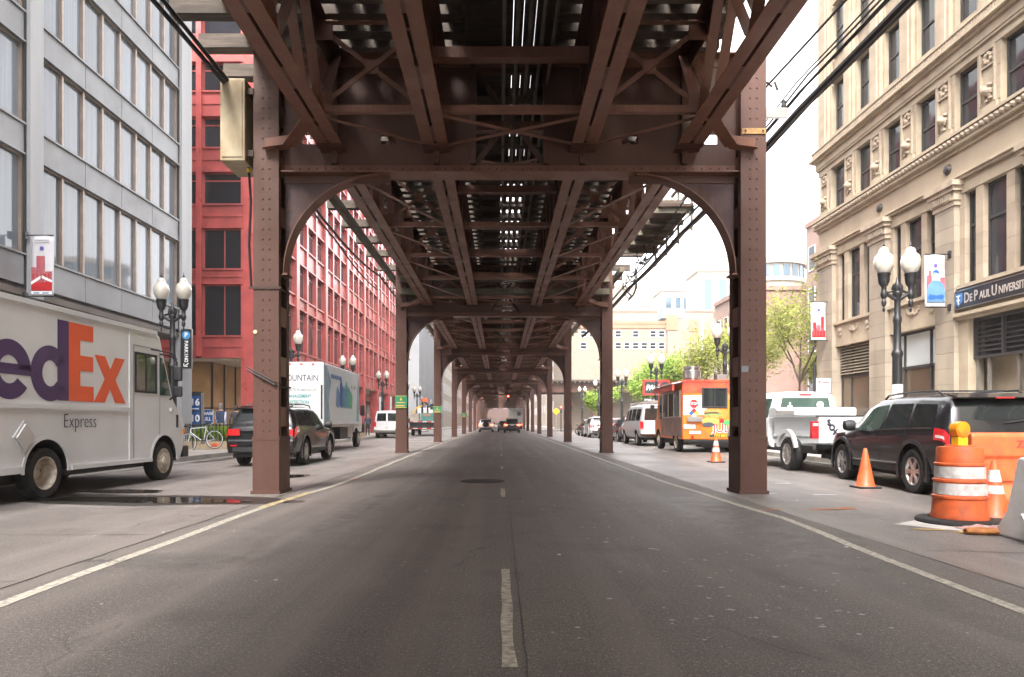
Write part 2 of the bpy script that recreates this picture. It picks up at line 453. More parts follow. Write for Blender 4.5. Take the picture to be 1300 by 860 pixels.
# ================================================================== SETTING: ground, road, pavements, kerbs, markings
def sheet(name, x0, x1, y0, y1, z, m, **k):
    o = MB().add([(x0,y0,z),(x1,y0,z),(x1,y1,z),(x0,y1,z)], [(0,1,2,3)]).build(name, m)
    return tag(o, kind='structure', **k)
sheet('ground', -600, 600, -300, 1500, -.03, GROUND)
sheet('road', -3.45, 3.62, -40, 420, 0, ASPHALT)
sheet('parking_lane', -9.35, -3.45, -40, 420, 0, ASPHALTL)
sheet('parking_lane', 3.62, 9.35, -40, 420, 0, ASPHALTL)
KL, KR = -9.35, 9.35
slab_me = MB().bx(-.78,.78,-.74,.74,-.02,.14).mesh('paving_slab', CONCRETE)
kerb_me = MB().bx(-.075,.075,-.93,.93,-.02,.142).mesh('kerb_stone', KERBST)
for side in (-1, 1):
    ks = tag(MB().bx(min(side*9.36,side*9.5), max(side*9.36,side*9.5), -40, 9, 0, .14).bx(min(side*9.36,side*9.5), max(side*9.36,side*9.5), 57, 90, 0, .14).build('kerb', KERBST), kind='structure')
    sw = tag(MB().bx(min(side*9.5,side*18), max(side*9.5,side*18), -40, 9, 0, .13).bx(min(side*9.5,side*18), max(side*9.5,side*18), 57, 90, 0, .13)
             .bx(min(side*12.72,side*18), max(side*12.72,side*18), 9, 57, 0, .13).build('sidewalk', CONCRETE), kind='structure')
    for i in range(25):
        y = 9.97 + i*1.88
        inst('kerb_stone', kerb_me, ks, (side*9.43, y + random.uniform(-.004,.004), random.uniform(-.006,.004)))
    for j in range(2):
        for i in range(32):
            inst('paving_slab', slab_me, sw, (side*(10.30 + j*1.6), 9.75 + i*1.5, random.uniform(-.008,.004)))
# far cross streets and pavement blocks beyond them
for side in (-1, 1):
    tag(MB().bx(min(side*9.5,side*40), max(side*9.5,side*40), 104, 420, 0, .13).build('sidewalk', CONCRETE), kind='structure')
sheet('cross_street', -120, 120, 91, 103.5, .004, ASPHALT)
tag(MB().add([(16,30.5,.02),(60,30.5,.02),(60,91,.02),(16,91,.02)], [(0,1,2,3)]).build('parking_lot', GROUND), kind='structure')

for side in (-1, 1):
    b = MB()
    for i in range(22): b.bx(min(side*8.92,side*9.355), max(side*8.92,side*9.355), 2+i*3.0, 4.985+i*3.0, -.01, .007)
    tag(b.build('gutter', GUTTER), kind='structure')
def ribbon(name, pts, wd, z, m, jag=.006):
    b = MB(); N = len(pts); vs = []
    for i,(x,y) in enumerate(pts):
        vs += [(x-wd/2+random.uniform(-jag,jag), y, z), (x+wd/2+random.uniform(-jag,jag), y, z)]
    b.add(vs, [(2*i,2*i+1,2*i+3,2*i+2) for i in range(N-1)])
    return tag(b.build(name, m), kind='structure')
def lerp(tab, t):
    for (a,b),(c,d) in zip(tab, tab[1:]):
        if t <= c: return b + (d-b)*max(0,(t-a))/(c-a)
    return tab[-1][1]
ll = [(-5,-3.16),(4.3,-3.16),(9.7,-3.22),(12,-3.05),(14,-3.0),(20,-3.12),(35,-3.25),(90,-3.3)]
ys = [-5+i*.6 for i in range(158)]
ribbon('lane_line', [(lerp(ll,y)+.012*math.sin(y*2.1), y) for y in ys], .105, .004, PAINTW)
ribbon('lane_line', [(lerp(ll,y)+.012*math.sin(y*2.1), y) for y in [9.2+i*.25 for i in range(9)]], .13, .008, M('yellowed_road_paint', (.50,.40,.24), .75, 0, .35, 7))
lr = [(-5,3.16),(4.3,3.17),(8.1,3.4),(12.8,3.2),(16.6,3.18),(30,3.2),(90,3.2)]
ribbon('lane_line', [(lerp(lr,y)+.012*math.sin(y*1.7+1), y) for y in ys], .10, .004, PAINTW)
for y0, y1 in ((3.2,5.35),(10.55,11.9),(17.1,17.9),(23.8,24.8),(30.6,31.6),(37,38.4),(43.5,45),(50,51.5),(57,58.5),(64,65.5)):
    ribbon('centre_dash', [(.045+random.uniform(-.004,.004), y0+(y1-y0)*k/6) for k in range(7)], .066, .004, PAINTW, .01)
def blob(name, cx, cy, rx, ry, z, m, n=40, wob=.22, rot=0, seed=1):
    rnd = random.Random(seed); ph = [rnd.uniform(0,6.28) for _ in range(6)]; vs = []
    for k in range(n):
        a = 2*PI*k/n
        r = 1 + wob*(math.sin(2*a+ph[0])*.5 + math.sin(3*a+ph[1])*.35 + math.sin(5*a+ph[2])*.25 + math.sin(9*a+ph[3])*.12)
        x, y = rx*r*math.cos(a), ry*r*math.sin(a)
        vs.append((cx + x*math.cos(rot)-y*math.sin(rot), cy + x*math.sin(rot)+y*math.cos(rot), z))
    return tag(MB().add(vs, [tuple(range(n))]).build(name, m), kind='structure')
def m_resid(x0, y0, rx, ry, k):
    m, n, l, p = newmat('pale_residue_glare')
    g = n.new('ShaderNodeNewGeometry'); tc = n.new('ShaderNodeTexCoord')
    p.inputs['Base Color'].default_value = (.17,.165,.155,1); p.inputs['Roughness'].default_value = .5
    gd = n.new('ShaderNodeTexGradient'); gd.gradient_type = 'SPHERICAL'
    mp = n.new('ShaderNodeMapping'); mp.inputs['Location'].default_value = (-x0/rx,-y0/ry,0); mp.inputs['Scale'].default_value = (1/rx,1/ry,1)
    l.new(tc.outputs['Object'], mp.inputs['Vector']); l.new(mp.outputs[0], gd.inputs['Vector'])
    mu = n.new('ShaderNodeMath'); mu.operation = 'MULTIPLY'
    l.new(mrange(n, l, gd.outputs['Fac'], .05, .6, 0, k), mu.inputs[0]); l.new(mrange(n, l, noise(n, l, 3.5, 6, g.outputs['Position'], .65), .35, .65, .1, 1), mu.inputs[1])
    l.new(mu.outputs[0], p.inputs['Alpha'])
    return m
blob('puddle', -5.35, 10.15, 1.55, .42, .006, WATER, rot=-.12, seed=3)
blob('puddle', -6.3, 11.4, .75, .30, .006, WATER, seed=5)
blob('puddle', -4.62, 14.6, .55, .45, .006, WATER, seed=6)
blob('puddle', -8.85, 21.0, .4, 1.6, .006, WATER, seed=8)
blob('damp_patch', -5.35, 10.2, 2.1, .75, .003, WET, rot=-.12, seed=4)
blob('residue_and_glare', -2.75, 5.62, .8, .5, .003, m_resid(-2.75,5.62,.8,.5,.55), seed=9)
blob('residue_and_glare', 2.75, 8.0, .75, 5.2, .003, m_resid(2.75,8.0,.75,5.2,.6), seed=19, rot=.05)  # lime residue with the whitish wet glare of the road painted in
blob('residue_and_glare', 3.0, 18.5, .7, 6.5, .003, m_resid(3.0,18.5,.7,6.5,.6), seed=29)
blob('residue_and_glare', -1.9, 9.0, .35, 3.2, .003, m_resid(-1.9,9.0,.35,3.2,.35), seed=39, rot=-.15)
# pale bird lime and grit flecks, a paving seam, tar repairs
fk = MB(); rf = random.Random(21)
for i in range(420):
    if i < 300: x, y = rf.gauss(1.75,.55), rf.uniform(3.6,15)
    else: x, y = rf.uniform(-3.2,3.3), rf.uniform(3,22)
    r0 = rf.uniform(.006,.02)*(1.6 if rf.random() < .12 else 1); k = 6; a0 = rf.uniform(0,6)
    fk.add([(x+r0*rf.uniform(.5,1.2)*math.cos(a0+2*PI*j/k)*1.3, y+r0*rf.uniform(.5,1.2)*math.sin(a0+2*PI*j/k), .0035) for j in range(k)], [tuple(range(k))])
fk.build('lime_flecks', M('bird_lime', (.42,.42,.41), .8, 0, .2, 30), fix=False)['kind'] = 'stuff'
def crack(pts, wd):
    b = MB(); vs = []; rc = random.Random(int(abs(pts[0][0])*100))
    for i,(x,y) in enumerate(pts):
        w = wd*rc.uniform(.4,1.2); vs += [(x-w/2,y,.0025),(x+w/2,y,.0025)]
    b.add(vs, [(2*i,2*i+1,2*i+3,2*i+2) for i in range(len(pts)-1)])
    return tag(b.build('asphalt_seam', TAR, fix=False), kind='structure')
TAR = M('tar_seam', (.014,.013,.013), .55, 0, .3, 6)
rc_ = random.Random(8)
crack([(.125+rc_.uniform(-.006,.006), 2+i*.22) for i in range(170)], .006)
crack([(3.63+rc_.uniform(-.012,.012), 2+i*.3) for i in range(200)], .022)
crack([(-3.46+rc_.uniform(-.012,.012), 2+i*.3) for i in range(200)], .022)
def xcrack(x0, x1, y, wd=.015):
    b = MB(); vs = []; n_ = 34; yy = y
    for i in range(n_+1):
        x = x0+(x1-x0)*i/n_; yy += rc_.uniform(-.025,.025); w = wd*rc_.uniform(.3,1.2); vs += [(x,yy-w/2,.0025),(x,yy+w/2,.0025)]
    b.add(vs, [(2*i,2*i+2,2*i+3,2*i+1) for i in range(n_)])
    return tag(b.build('asphalt_crack', TAR, fix=False), kind='structure')
for a in ((-3.3,-.4,7.4),(-.2,3.2,9.3),(-5.6,-3.5,4.9),(3.8,6.2,6.1),(4.2,8.6,10.4),(-3.2,3.3,16.5),(-8.6,-3.6,9.1),(3.8,7.5,14.5),(-6,-3.6,7.0)): xcrack(*a)
# manhole
mh = thing('manhole_cover', 'dark round iron manhole cover set in the middle of the road', 'manhole cover', (-.35, 13.4, .004))
MB().lathe([(0,0),(.36,0),(.36,.006),(0,.006)], 28).build('lid', M('cast_iron', (.03,.028,.027), .6, .3, .3, 20), mh)
MB().lathe([(.37,0),(.43,0),(.43,.007),(.37,.007),(.37,0)], 28).build('frame', M('iron_ring', (.045,.04,.038), .7, .2, .3, 20), mh)
# concrete repair and sprayed survey marks beside the drum
MB().add([(4.45,7.72,.004),(5.2,8.25,.004),(6.9,8.1,.004),(7.1,6.2,.004),(5.5,6.45,.004),(5.0,7.1,.004)], [(0,1,2,3,4,5)]).build('concrete_patch', PATCH)['kind'] = 'structure'
def marks(name, items, m, z=.007):
    b = MB()
    for (x0,y0,x1,y1,wd) in items:
        d = Vector((x1-x0, y1-y0, 0)); nrm = Vector((-d.y, d.x, 0)).normalized()*wd/2
        b.add([(x0-nrm.x,y0-nrm.y,z),(x1-nrm.x,y1-nrm.y,z),(x1+nrm.x,y1+nrm.y,z),(x0+nrm.x,y0+nrm.y,z)], [(0,1,2,3)])
    return tag(b.build(name, m), kind='structure')
marks('sprayed_mark', [(4.45,7.35,4.75,7.28,.07),(4.85,7.2,4.95,6.95,.05),(4.75,7.15,5.05,7.05,.05),(5.15,6.95,5.45,6.85,.06)], PAINTY)
marks('sprayed_mark', [(4.1,9.0,4.75,9.12,.07),(4.75,9.12,4.6,9.25,.06),(3.4,8.95,3.7,9.0,.05)], PAINTO)
marks('sprayed_mark', [(5.0,10.9,5.35,10.85,.06),(4.3,11.0,4.5,11.1,.05),(5.2,12.9,5.5,12.9,.06)], M('white_chalk', (.6,.62,.64), .8))
marks('sprayed_mark', [(-3.05,13.9,-2.85,13.9,.12)], PAINTO)
# scratched lettering-like scuffs on the asphalt
rs = random.Random(12)
marks('tyre_scuff', [(-3.42+i*.034, 5.62+rs.uniform(-.03,.03), -3.42+i*.034+rs.uniform(-.012,.012), 5.62+rs.uniform(.04,.12), .008) for i in range(10)], M('black_scuff', (.012,.011,.011), .8))

# ================================================================== ELEVATED RAILWAY
XC, Y0, SP = .155, 11.3, 15.03
ZB = 5.25           # underside of the cross girders
ZS = 5.62           # underside of the stringers
ZT = 7.18           # top of steel
HC = 3.94           # half distance between columns
def col_mesh():
    b = MB()
    b.bx(-.205,.205,-.275,-.25,.0,ZT); b.bx(-.205,.205,.25,.275,0,ZT)
    b.bx(-.045,.045,-.25,.25,0,ZT)
    for x in (-.205,.205):                                   # flange angles
        x0, x1 = (x, x+.03) if x < 0 else (x-.03, x)
        b.bx(x0,x1,-.249,-.15,.0,ZT-.01); b.bx(x0,x1,.15,.249,0,ZT-.01)
    return b.mesh('column', STEEL)
def col_rivets():
    b = MB()
    for i in range(38):
        z = 1.02 + i*.163
        for x in (-.055,.055):
            b.rivet((x,-.275,z), (0,-1,0), .019)
            b.rivet((x,.275,z), (0,1,0), .019)
    for i in range(26):
        z = 1.05 + i*.24
        for sx in (-1,1):
            b.rivet((sx*.205,-.2,z), (sx,0,0), .015)
            b.rivet((sx*.205,.2,z), (sx,0,0), .015)
    return b.mesh('rivets', STEEL)
COLM, COLR = col_mesh(), col_rivets()
CASE = MB().bx(-.215,.215,-.285,.285,0,.90).bx(-.222,.222,-.292,.292,.87,.925).bx(-.24,.24,-.31,.31,0,.05).mesh('base_casing', STEEL)
BAT = MB().bx(-.008,.008,-.2,.2,-.16,.16).mesh('batten_plate', STEELF)
STRAP = MB().bx(-.21,.21,-.282,-.276,-.02,.02).mesh('strap', STEELD)
def girder_mesh():
    b = MB()
    # web plates with slots cut through; centre panel left open
    holes = [(1.87,2.13),(3.2,3.44)]
    for s in (-1,1):
        xs = [.57,1.87,2.13,3.2,3.44,HC-.2]
        for i in range(5):
            x0, x1 = sorted((s*xs[i], s*xs[i+1]))
            if i in (1,3):
                b.bx(x0,x1,-.012,.012,ZB+.02,5.76); b.bx(x0,x1,-.012,.012,5.92,ZT-.02)
            else: b.bx(x0,x1,-.012,.012,ZB+.02,ZT-.02)
        for x in (.60,1.2,2.88):                              # stiffener angles
            b.bx(s*x-.045,s*x+.045,-.10,.10,ZB+.16,ZT-.1)
    b.bx(-.57,.57,-.012,.012,ZB+.02,ZB+.2); b.bx(-.57,.57,-.012,.012,ZT-.25,ZT-.02)
    return b.mesh('cross_girder', STEEL)
GIRD = girder_mesh()
GFL = MB().bx(-HC+.2,HC-.2,-.20,.20,-.012,.012).bx(-HC+.21,HC-.21,-.035,-.014,.012,.15).bx(-HC+.21,HC-.21,.014,.035,.012,.15).mesh('girder_flange', STEELF)
def g_rivets():
    b = MB()
    n = 52
    for i in range(n):
        x = -3.6 + 7.2*i/(n-1)
        b.rivet((x,-.035,ZB+.095), (0,-1,0), .018)
        if abs(x) > 2.0: b.rivet((x,-.016,ZB-.075), (0,-1,0), .016)
    for s in (-1,1):
        for x in (1.2,2.88):
            for k in range(7): b.rivet((s*x,-.10,ZB+.3+k*.2), (0,-1,0), .016)
    return b.mesh('rivets', STEEL)
GRIV = g_rivets()
def arch_mesh(s):
    b = MB(); r = 1.63; cx, cz = 2.08, ZB-1.65; n = 18
    poly = [(HC-.2, ZB-.012), (cx, ZB-.012)]
    arc = [(cx + r*math.sin(a), cz + r*math.cos(a)) for a in [PI/2*k/n for k in range(n+1)]]
    arc = [(min(x, HC-.21), z) for x, z in arc]
    for i in range(n):
        (x0,z0),(x1,z1) = arc[i], arc[i+1]
        vs = [(s*x0,-.012,z0),(s*x1,-.012,z1),(s*x1,-.012,ZB-.012),(s*x0,-.012,ZB-.012)]
        vs += [(x,.012,z) for x,_,z in vs]
        b.add(vs, [(0,1,2,3),(7,6,5,4),(0,4,5,1)])
    b.bx(*sorted((s*1.98,s*(HC-.21))), -.030,-.013, ZB-.14, ZB-.013)
    b.bx(*sorted((s*1.98,s*(HC-.21))), .013,.030, ZB-.14, ZB-.013)
    return b.mesh('arch_bracket', STEEL)
def archfl_mesh(s):
    b = MB(); r = 1.63; cx, cz = 2.08, ZB-1.65; n = 20; vs = []
    for k in range(n+1):
        a = PI/2*k/n
        x, z = min(cx + r*math.sin(a), HC-.212), cz + r*math.cos(a)
        x2, z2 = min(cx + (r-.018)*math.sin(a), HC-.23), cz + (r-.018)*math.cos(a)
        vs += [(s*x,-.15,z),(s*x,.15,z),(s*x2,.15,z2),(s*x2,-.15,z2)]
    fs = []
    for k in range(n):
        o = 4*k
        for i in range(4):
            j = (i+1)%4; fs.append((o+i,o+j,o+4+j,o+4+i))
    fs += [(0,1,2,3),(4*n,4*n+1,4*n+2,4*n+3)]
    b.add(vs, fs, True)
    b.bx(*sorted((s*(HC-.30),s*(HC-.206))), -.15,.15, cz-.03, cz)
    return b.mesh('arch_flange', STEELF)
ARCH = {s: arch_mesh(s) for s in (-1,1)}; ARCF = {s: archfl_mesh(s) for s in (-1,1)}
LAT = MB().beam((-.56,.03,ZB+.2),(.56,.03,ZT-.25),.09,.012,(0,1,0)).mesh('lattice_bar', STEELD)
LAT2 = MB().beam((.56,-.03,ZB+.2),(-.56,-.03,ZT-.25),.09,.012,(0,1,0)).mesh('lattice_bar', STEELD)
CROSST = MB().bx(-3.98,3.98,-.10,.10,-.11,.11).mesh('cross_timber', TIMBERG)
ORD = ['nearest','second','third','fourth','fifth','sixth','seventh','eighth','ninth','tenth','eleventh','twelfth','thirteenth','fourteenth']
NB = 13
for k in range(NB):
    t = thing('steel_bent', f'brown riveted steel arch bent carrying the railway over the road, {ORD[k]} from the camera', 'railway support', (XC, Y0+SP*k, 0), 0, 'arched steel bents standing along the road')
    for s in (-1, 1):
        c = inst('column', COLM, t, (s*HC,0,0))
        inst('base_casing', CASE, c)
        if k < 5:
            inst('rivets', COLR, c, kind='stuff')
            for i in range(7):
                inst('batten_plate', BAT, c, (-s*.19,0,1.25+i*.82)); 
                if k < 2: inst('batten_plate', BAT, c, (s*.19,0,1.25+i*.82))
        ab = inst('arch_bracket', ARCH[s], t); inst('arch_flange', ARCF[s], ab)
    g = inst('cross_girder', GIRD, t)
    inst('girder_flange', GFL, g, (0,0,ZB)); inst('girder_flange', GFL, g, (0,0,ZT), (0,PI,0))
    if k < 4: inst('rivets', GRIV, g, kind='stuff')
    inst('lattice_bar', LAT, g); inst('lattice_bar', LAT2, g)
    if k == 1:
        inst('cross_timber', CROSST, t, (0,-.42,6.60)); inst('cross_timber', CROSST, t, (0,-.42,6.12))

# ---- deck spans
SX = (-2.9,-1.2,1.2,2.9)
FY = (1.25, 4.6, 7.5, 10.4, 13.8)
def stringer(outer):
    b = MB()
    if outer:
        b.bx(-.012,.012,.1,SP-.1,ZS+.15,ZS+.32); b.bx(-.012,.012,.1,SP-.1,ZT-.32,ZT-.012)
    else:
        b.bx(-.012,.012,.02,SP-.02,ZS+.15,ZT-.012)
        for i in range(11): 
            y = .8+i*1.34; b.bx(-.07,.07,y-.03,y+.03,ZS+.02,ZT-.02)
    b.bx(-.17,.17,.04,SP-.04,ZT-.02,ZT-.002)
    # tie plates between the two bottom angles
    for i in range(9):
        y = .75 + i*1.69; b.bx(-.14,.14,y-.28,y+.28,ZS+.002,ZS+.0165)
    for y in (.12,.32,SP-.32,SP-.12):
        b.bx(-.21,.21,y-.08,y+.08,ZS-.012,ZS-.002)
    return b.mesh('stringer', STEEL)
STR = {True: stringer(True), False: stringer(False)}
ANG = MB().bx(.024,.20,.03,SP-.03,ZS,ZS+.018).bx(.024,.04,.03,SP-.03,ZS+.018,ZS+.15).mat(1).bx(.2001,.205,.03,SP-.03,ZS+.001,ZS+.017).mesh('flange_angle', [STEELF, RUST])
def diag_mesh():
    b = MB(); 
    b.beam((-.10,0,ZS+.1),(-.10,.92,ZT-.1),.14,.012,(0,-1,.9)); b.beam((.10,0,ZS+.1),(.10,.92,ZT-.1),.14,.012,(0,-1,.9))
    return b.mesh('diagonal', STEELF)
DIAG = diag_mesh()
def beam_me(name, p, q, wd, ht, m=STEELF, up=(0,0,1)):
    return MB().beam(p, q, wd, ht, up).mesh(name, m)
FR = {}
def frame_main():
    b = MB()
    for a, c in ((-2.9,-1.2),(-1.2,1.2),(1.2,2.9)):
        b.bx(a+.05,c-.05,-.05,.05,ZS+.10,ZS+.112); b.bx(a+.05,c-.05,-.05,-.038,ZS+.112,ZS+.20)
        if abs(a+c) > 1:
            b.bx(a+.05,c-.05,-.05,.05,ZT-.13,ZT-.118)
            for (gx,gz) in ((a+.14,ZS+.24),(c-.14,ZS+.24),(a+.14,ZT-.24),(c-.14,ZT-.24)): b.cb(gx,-.02,gz,.28,.012,.30)
            b.cb((a+c)/2,0,(ZS+ZT)/2,.2,.012,.2)
    b.bx(-1.15,1.15,-.09,.09,6.50,6.66)
    return b.mesh('cross_frame', STEELF)
FRM = frame_main()
DG = []
for a, c in ((-2.9,-1.2),(1.2,2.9)):
    DG.append(beam_me('diagonal', (a+.1,-.012,ZS+.2),(c-.1,-.012,ZT-.2),.07,.012,STEELF,(0,1,0)))
    DG.append(beam_me('diagonal', (c-.1,.012,ZS+.2),(a+.1,.012,ZT-.2),.07,.012,STEELF,(0,1,0)))
BR = [beam_me('lateral_brace', (-2.85,1.25,ZS+.06),(-1.25,.1,ZS+.06),.08,.012), beam_me('lateral_brace', (-1.1,.15,ZS+.05),(1.1,1.25,ZS+.05),.09,.012),
      beam_me('lateral_brace', (1.1,.15,ZS+.075),(-1.1,1.25,ZS+.075),.09,.012), beam_me('lateral_brace', (2.85,1.25,ZS+.06),(1.25,.1,ZS+.06),.08,.012)]
def mirrory(lst, name):
    out = []
    for (p, q, wd) in lst: out.append(beam_me(name, (p[0],SP-p[1],p[2]), (q[0],SP-q[1],q[2]), wd, .012))
    return out
BR += mirrory([((-2.85,1.25,ZS+.06),(-1.25,.1,ZS+.06),.08), ((-1.1,.15,ZS+.05),(1.1,1.25,ZS+.05),.09), ((1.1,.15,ZS+.075),(-1.1,1.25,ZS+.075),.09), ((2.85,1.25,ZS+.06),(1.25,.1,ZS+.06),.08)], 'lateral_brace')
for i in range(4):
    y0, y1 = FY[i], FY[i+1]
    BR.append(beam_me('lateral_brace', (-2.85,y0,ZS+.05),(-1.25,y1,ZS+.05),.09,.012)); BR.append(beam_me('lateral_brace', (2.85,y0,ZS+.05),(1.25,y1,ZS+.05),.09,.012))
def knee_mesh(s):
    b = MB()
    p = [(s*3.95,SP-.30,ZS-.06),(s*3.55,SP-.36,ZS-.03),(s*3.1,SP-1.05,ZS+.0),(s*2.95,SP-1.3,ZS+.02)]
    for a, c in zip(p, p[1:]): b.beam(a, c, .20, .014); b.beam((a[0],a[1],a[2]+.09),(c[0],c[1],c[2]+.09), .012, .17)
    return b.mesh('knee_brace', STEELF)
KNEE = {s: knee_mesh(s) for s in (-1,1)}
TIE = MB().bx(-1.32,1.32,-.115,.115,0,.2).mesh('tie', TIMBER)
TIEL = MB().bx(-2.95,1.32,-.11,.11,0,.22).mesh('outrigger_timber', TIMBER)
PLK = MB().bx(-.07,.07,.0,SP,0,.05).mesh('walkway_plank', TIMBER)
PLKU = MB().bx(-.5,.5,.0,SP,0,.05).mesh('walkway_plank', TIMBER)
CBEAR = MB().bx(-.72,.72,-.16,.16,0,.155).mesh('cross_bearer', TIMBER)
GTIM = MB().bx(-.16,.16,.0,SP,0,.12).mesh('guard_timber', TIMBER)
PLKW = MB().bx(-.12,.12,.0,SP,0,.06).mesh('walkway_plank', TIMBER)
PIPE = MB().tube([(0,0,0),(0,SP,0)], .030, 8).mesh('conduit', M('galvanised_conduit', (.17,.15,.135), .5, .3, .3, 3))
RAIL = MB().bx(-.035,.035,0,SP,.0,.12).bx(-.07,.07,0,SP,0,.015).mesh('rail', M('rusty_rail', (.10,.06,.045), .5, .3))
HANG = MB().bx(-.12,.66,-.03,.03,-.05,-.03).mesh('conduit_hanger', STEELD)
NT = 33; TS = SP/NT
def ties_joined():
    b = MB()
    for i in range(NT):
        for x in (-2.05,2.05): b.bx(x-1.32,x+1.32,(i+.5)*TS-.115,(i+.5)*TS+.115,ZT,ZT+.2)
    return b.mesh('ties', TIMBER)
TIESJ = ties_joined()
GPOST = MB().bx(-.03,.03,-.03,.03,0,1.1).mesh('rail_post', STEELD)
GBAR = MB().tube([(0,0,0),(0,SP,0)], .025, 6).mesh('guard_rail', STEELD)
CURB = MB().bx(-.09,.09,0,SP,-.10,.10).mesh('edge_beam', TIMBERG)
rt = random.Random(5)
for k in range(-2, NB-1):
    nm = 'overhead, behind the first bent' if k < 0 else ''
    lab = ('dark steel and timber railway deck directly overhead in front of the nearest bent' if k == -1 else
           'railway deck passing above and behind the camera' if k == -2 else
           f'dark steel and timber railway deck running from the {ORD[k]} bent to the {ORD[k+1]}')
    t = thing('railway_deck', lab, 'railway deck', (XC, Y0+SP*k, 0), 0, 'spans of the elevated railway deck')
    for i, x in enumerate(SX):
        o = i in (0,3)
        st = inst('stringer', STR[o], t, (x,0,0))
        inst('flange_angle', ANG, st); inst('flange_angle', ANG, st, scale=(-1,1,1))
        if o:
            for j in range(14):
                y = .45 + j*1.03
                if k < 4: inst('diagonal', DIAG, st, (0, y if j % 2 else y+.92, 0), None, (1, 1 if j % 2 else -1, 1))
        if k < 6: inst('rail', RAIL, t, (x+(.13 if x > 0 else -.13)*0, 0, ZT+.2))
    for y in FY:
        if k > 5 and y not in (1.25,13.8,7.5): continue
        f = inst('cross_frame', FRM, t, (0,y,0))
        for d in DG: inst('diagonal', d, f)
    for me in (BR if -1 < k < 6 else BR[:8]): inst('lateral_brace', me, t)
    if k < 5:
        for s in (-1,1): inst('knee_brace', KNEE[s], t)
    if -1 <= k <= 2:
        for i in range(NT):
            y = (i+.5)*TS
            for x in (-2.05,2.05):
                long = ((i % 4 == 1 if k >= 0 else i in (30,32)) and (x < 0 or k >= 1 or (k == 0 and i > 13)))
                jx, jr = rt.uniform(-.03,.03), rt.uniform(-.012,.012)
                if long:
                    inst('outrigger_timber', TIEL, t, (x+jx, y, ZT), (0,0,PI+jr if x > 0 else jr))
                else: inst('tie', TIE, t, (x+jx, y, ZT), (0,0,jr))
    else:
        inst('ties', TIESJ, t, kind='stuff')
    if k < 6:
        slots = (-.72,-.11,.05,.21,.40,.72)
        segs = [(0,1,False)] if k < 0 or k > 3 else ([(0,.44,False),(.44,1,True)] if k == 0 else [(0,1,True)])
        for (f0, f1, open_) in segs:
            for xa, xb in zip(slots, slots[1:]):
                g = .028 if open_ else .004
                inst('walkway_plank', PLKU, t, ((xa+xb)/2, SP*f0, ZT+.22), None, (xb-xa-2*g, f1-f0, 1))
        if 0 <= k <= 2:
            for i in range(14): inst('cross_bearer', CBEAR, t, (0, .5+i*1.08, ZT+.06))
        for x in (-3.25,-2.45,-2.05,-1.65,-.82,.82,1.65,2.05,2.45,3.25): inst('guard_timber', GTIM, t, (x,0,ZT+.205))
        for x in (-3.62,-3.88,-4.14): inst('walkway_plank', PLKW, t, (x,0,ZT+.235))
        if k >= 1:
            for x in (3.62,3.88,4.14): inst('walkway_plank', PLKW, t, (x,0,ZT+.235))
    for x in (-.10,.09,.27,.45,.62): inst('conduit', PIPE, t, (x,0,6.80 if k > -1 else 6.72))
    if k < 3:
        for y in (2.5,6,9,12.5): inst('conduit_hanger', HANG, t, (0,y,6.76))
    if 0 <= k < 6:
        inst('edge_beam', CURB, t, (-4.55,SP*.4 if k == 0 else 0,ZT-.11), None, (1,.6 if k == 0 else 1,1))
        if k >= 1: inst('edge_beam', CURB, t, (4.55,0,ZT-.11))
        for sx in ((-1,) if k == 0 else (-1,1)):
            for i in range(6): inst('rail_post', GPOST, t, (sx*4.3,1.2+i*2.5,ZT+.22))
            inst('guard_rail', GBAR, t, (sx*4.3,0,ZT+1.3)); inst('guard_rail', GBAR, t, (sx*4.3,0,ZT+.8))
# ================================================================== BUILDINGS
# ---- grey office block with ribbon windows, left
gb = thing('office_building', 'grey metal panelled office block with ribbon windows rising behind the delivery van', 'building', (-13, 24, 0))
XF = -13.0
b = MB(); b.bx(-30,XF-.16,-40,28.35,4.8,26); b.build('wall', GREYMET, gb, True)
b = MB(); b.bx(-30,-12.98,-40,28.45,4.62,4.80); b.build('soffit', M('brown_soffit', (.12,.10,.085), .7, 0, .2, 1), gb, True)
rowsG = [(5.77,8.46),(9.33,11.52),(12.39,14.58),(15.45,17.64),(18.51,20.7),(21.57,23.8)]
PW = 8.2/8
for (ya, yb, n) in ((19.30,27.50,8),(14.50,18.60,4)):
    for ri, (z0, z1) in enumerate(rowsG):
        h = z1-z0; pw = (yb-ya)/n
        wm = MB(); 
        wm.bx(0,.13,-pw/2,-pw/2+.045,0,h); wm.bx(0,.13,pw/2-.045,pw/2,0,h); wm.bx(0,.11,-pw/2+.045,pw/2-.045,0,.05); wm.bx(0,.11,-pw/2+.045,pw/2-.045,h-.05,h)
        me = wm.mesh('window', MULL); pm = MB().bx(.02,.04,-pw/2+.045,pw/2-.045,.05,h-.05).mesh('pane', GLASSP)
        for i in range(n):
            wo = inst('window', me, gb, (XF-.16+13, ya+(i+.5)*pw-24, z0)); inst('pane', pm, wo)
        zt = rowsG[ri+1][0] if ri+1 < len(rowsG) else z1+1.2
        sm = MB().bx(-.16,.02,-pw+.012,pw-.012,.06,zt-z1-.06).bx(-.16,.07,-pw,pw,0,.05).bx(-.16,.08,-pw,pw,zt-z1-.055,zt-z1).mesh('spandrel_panel', GREYMET)
        for i in range(n//2): inst('spandrel_panel', sm, gb, (0, ya+(2*i+1)*pw-24, z1))
    sm = MB().bx(-.16,.02,-pw+.012,pw-.012,-.85,-.06).bx(-.16,.08,-pw,pw,-.05,0).mesh('spandrel_panel', GREYMET)
    for i in range(n//2): inst('spandrel_panel', sm, gb, (0, ya+(2*i+1)*pw-24, 5.77))
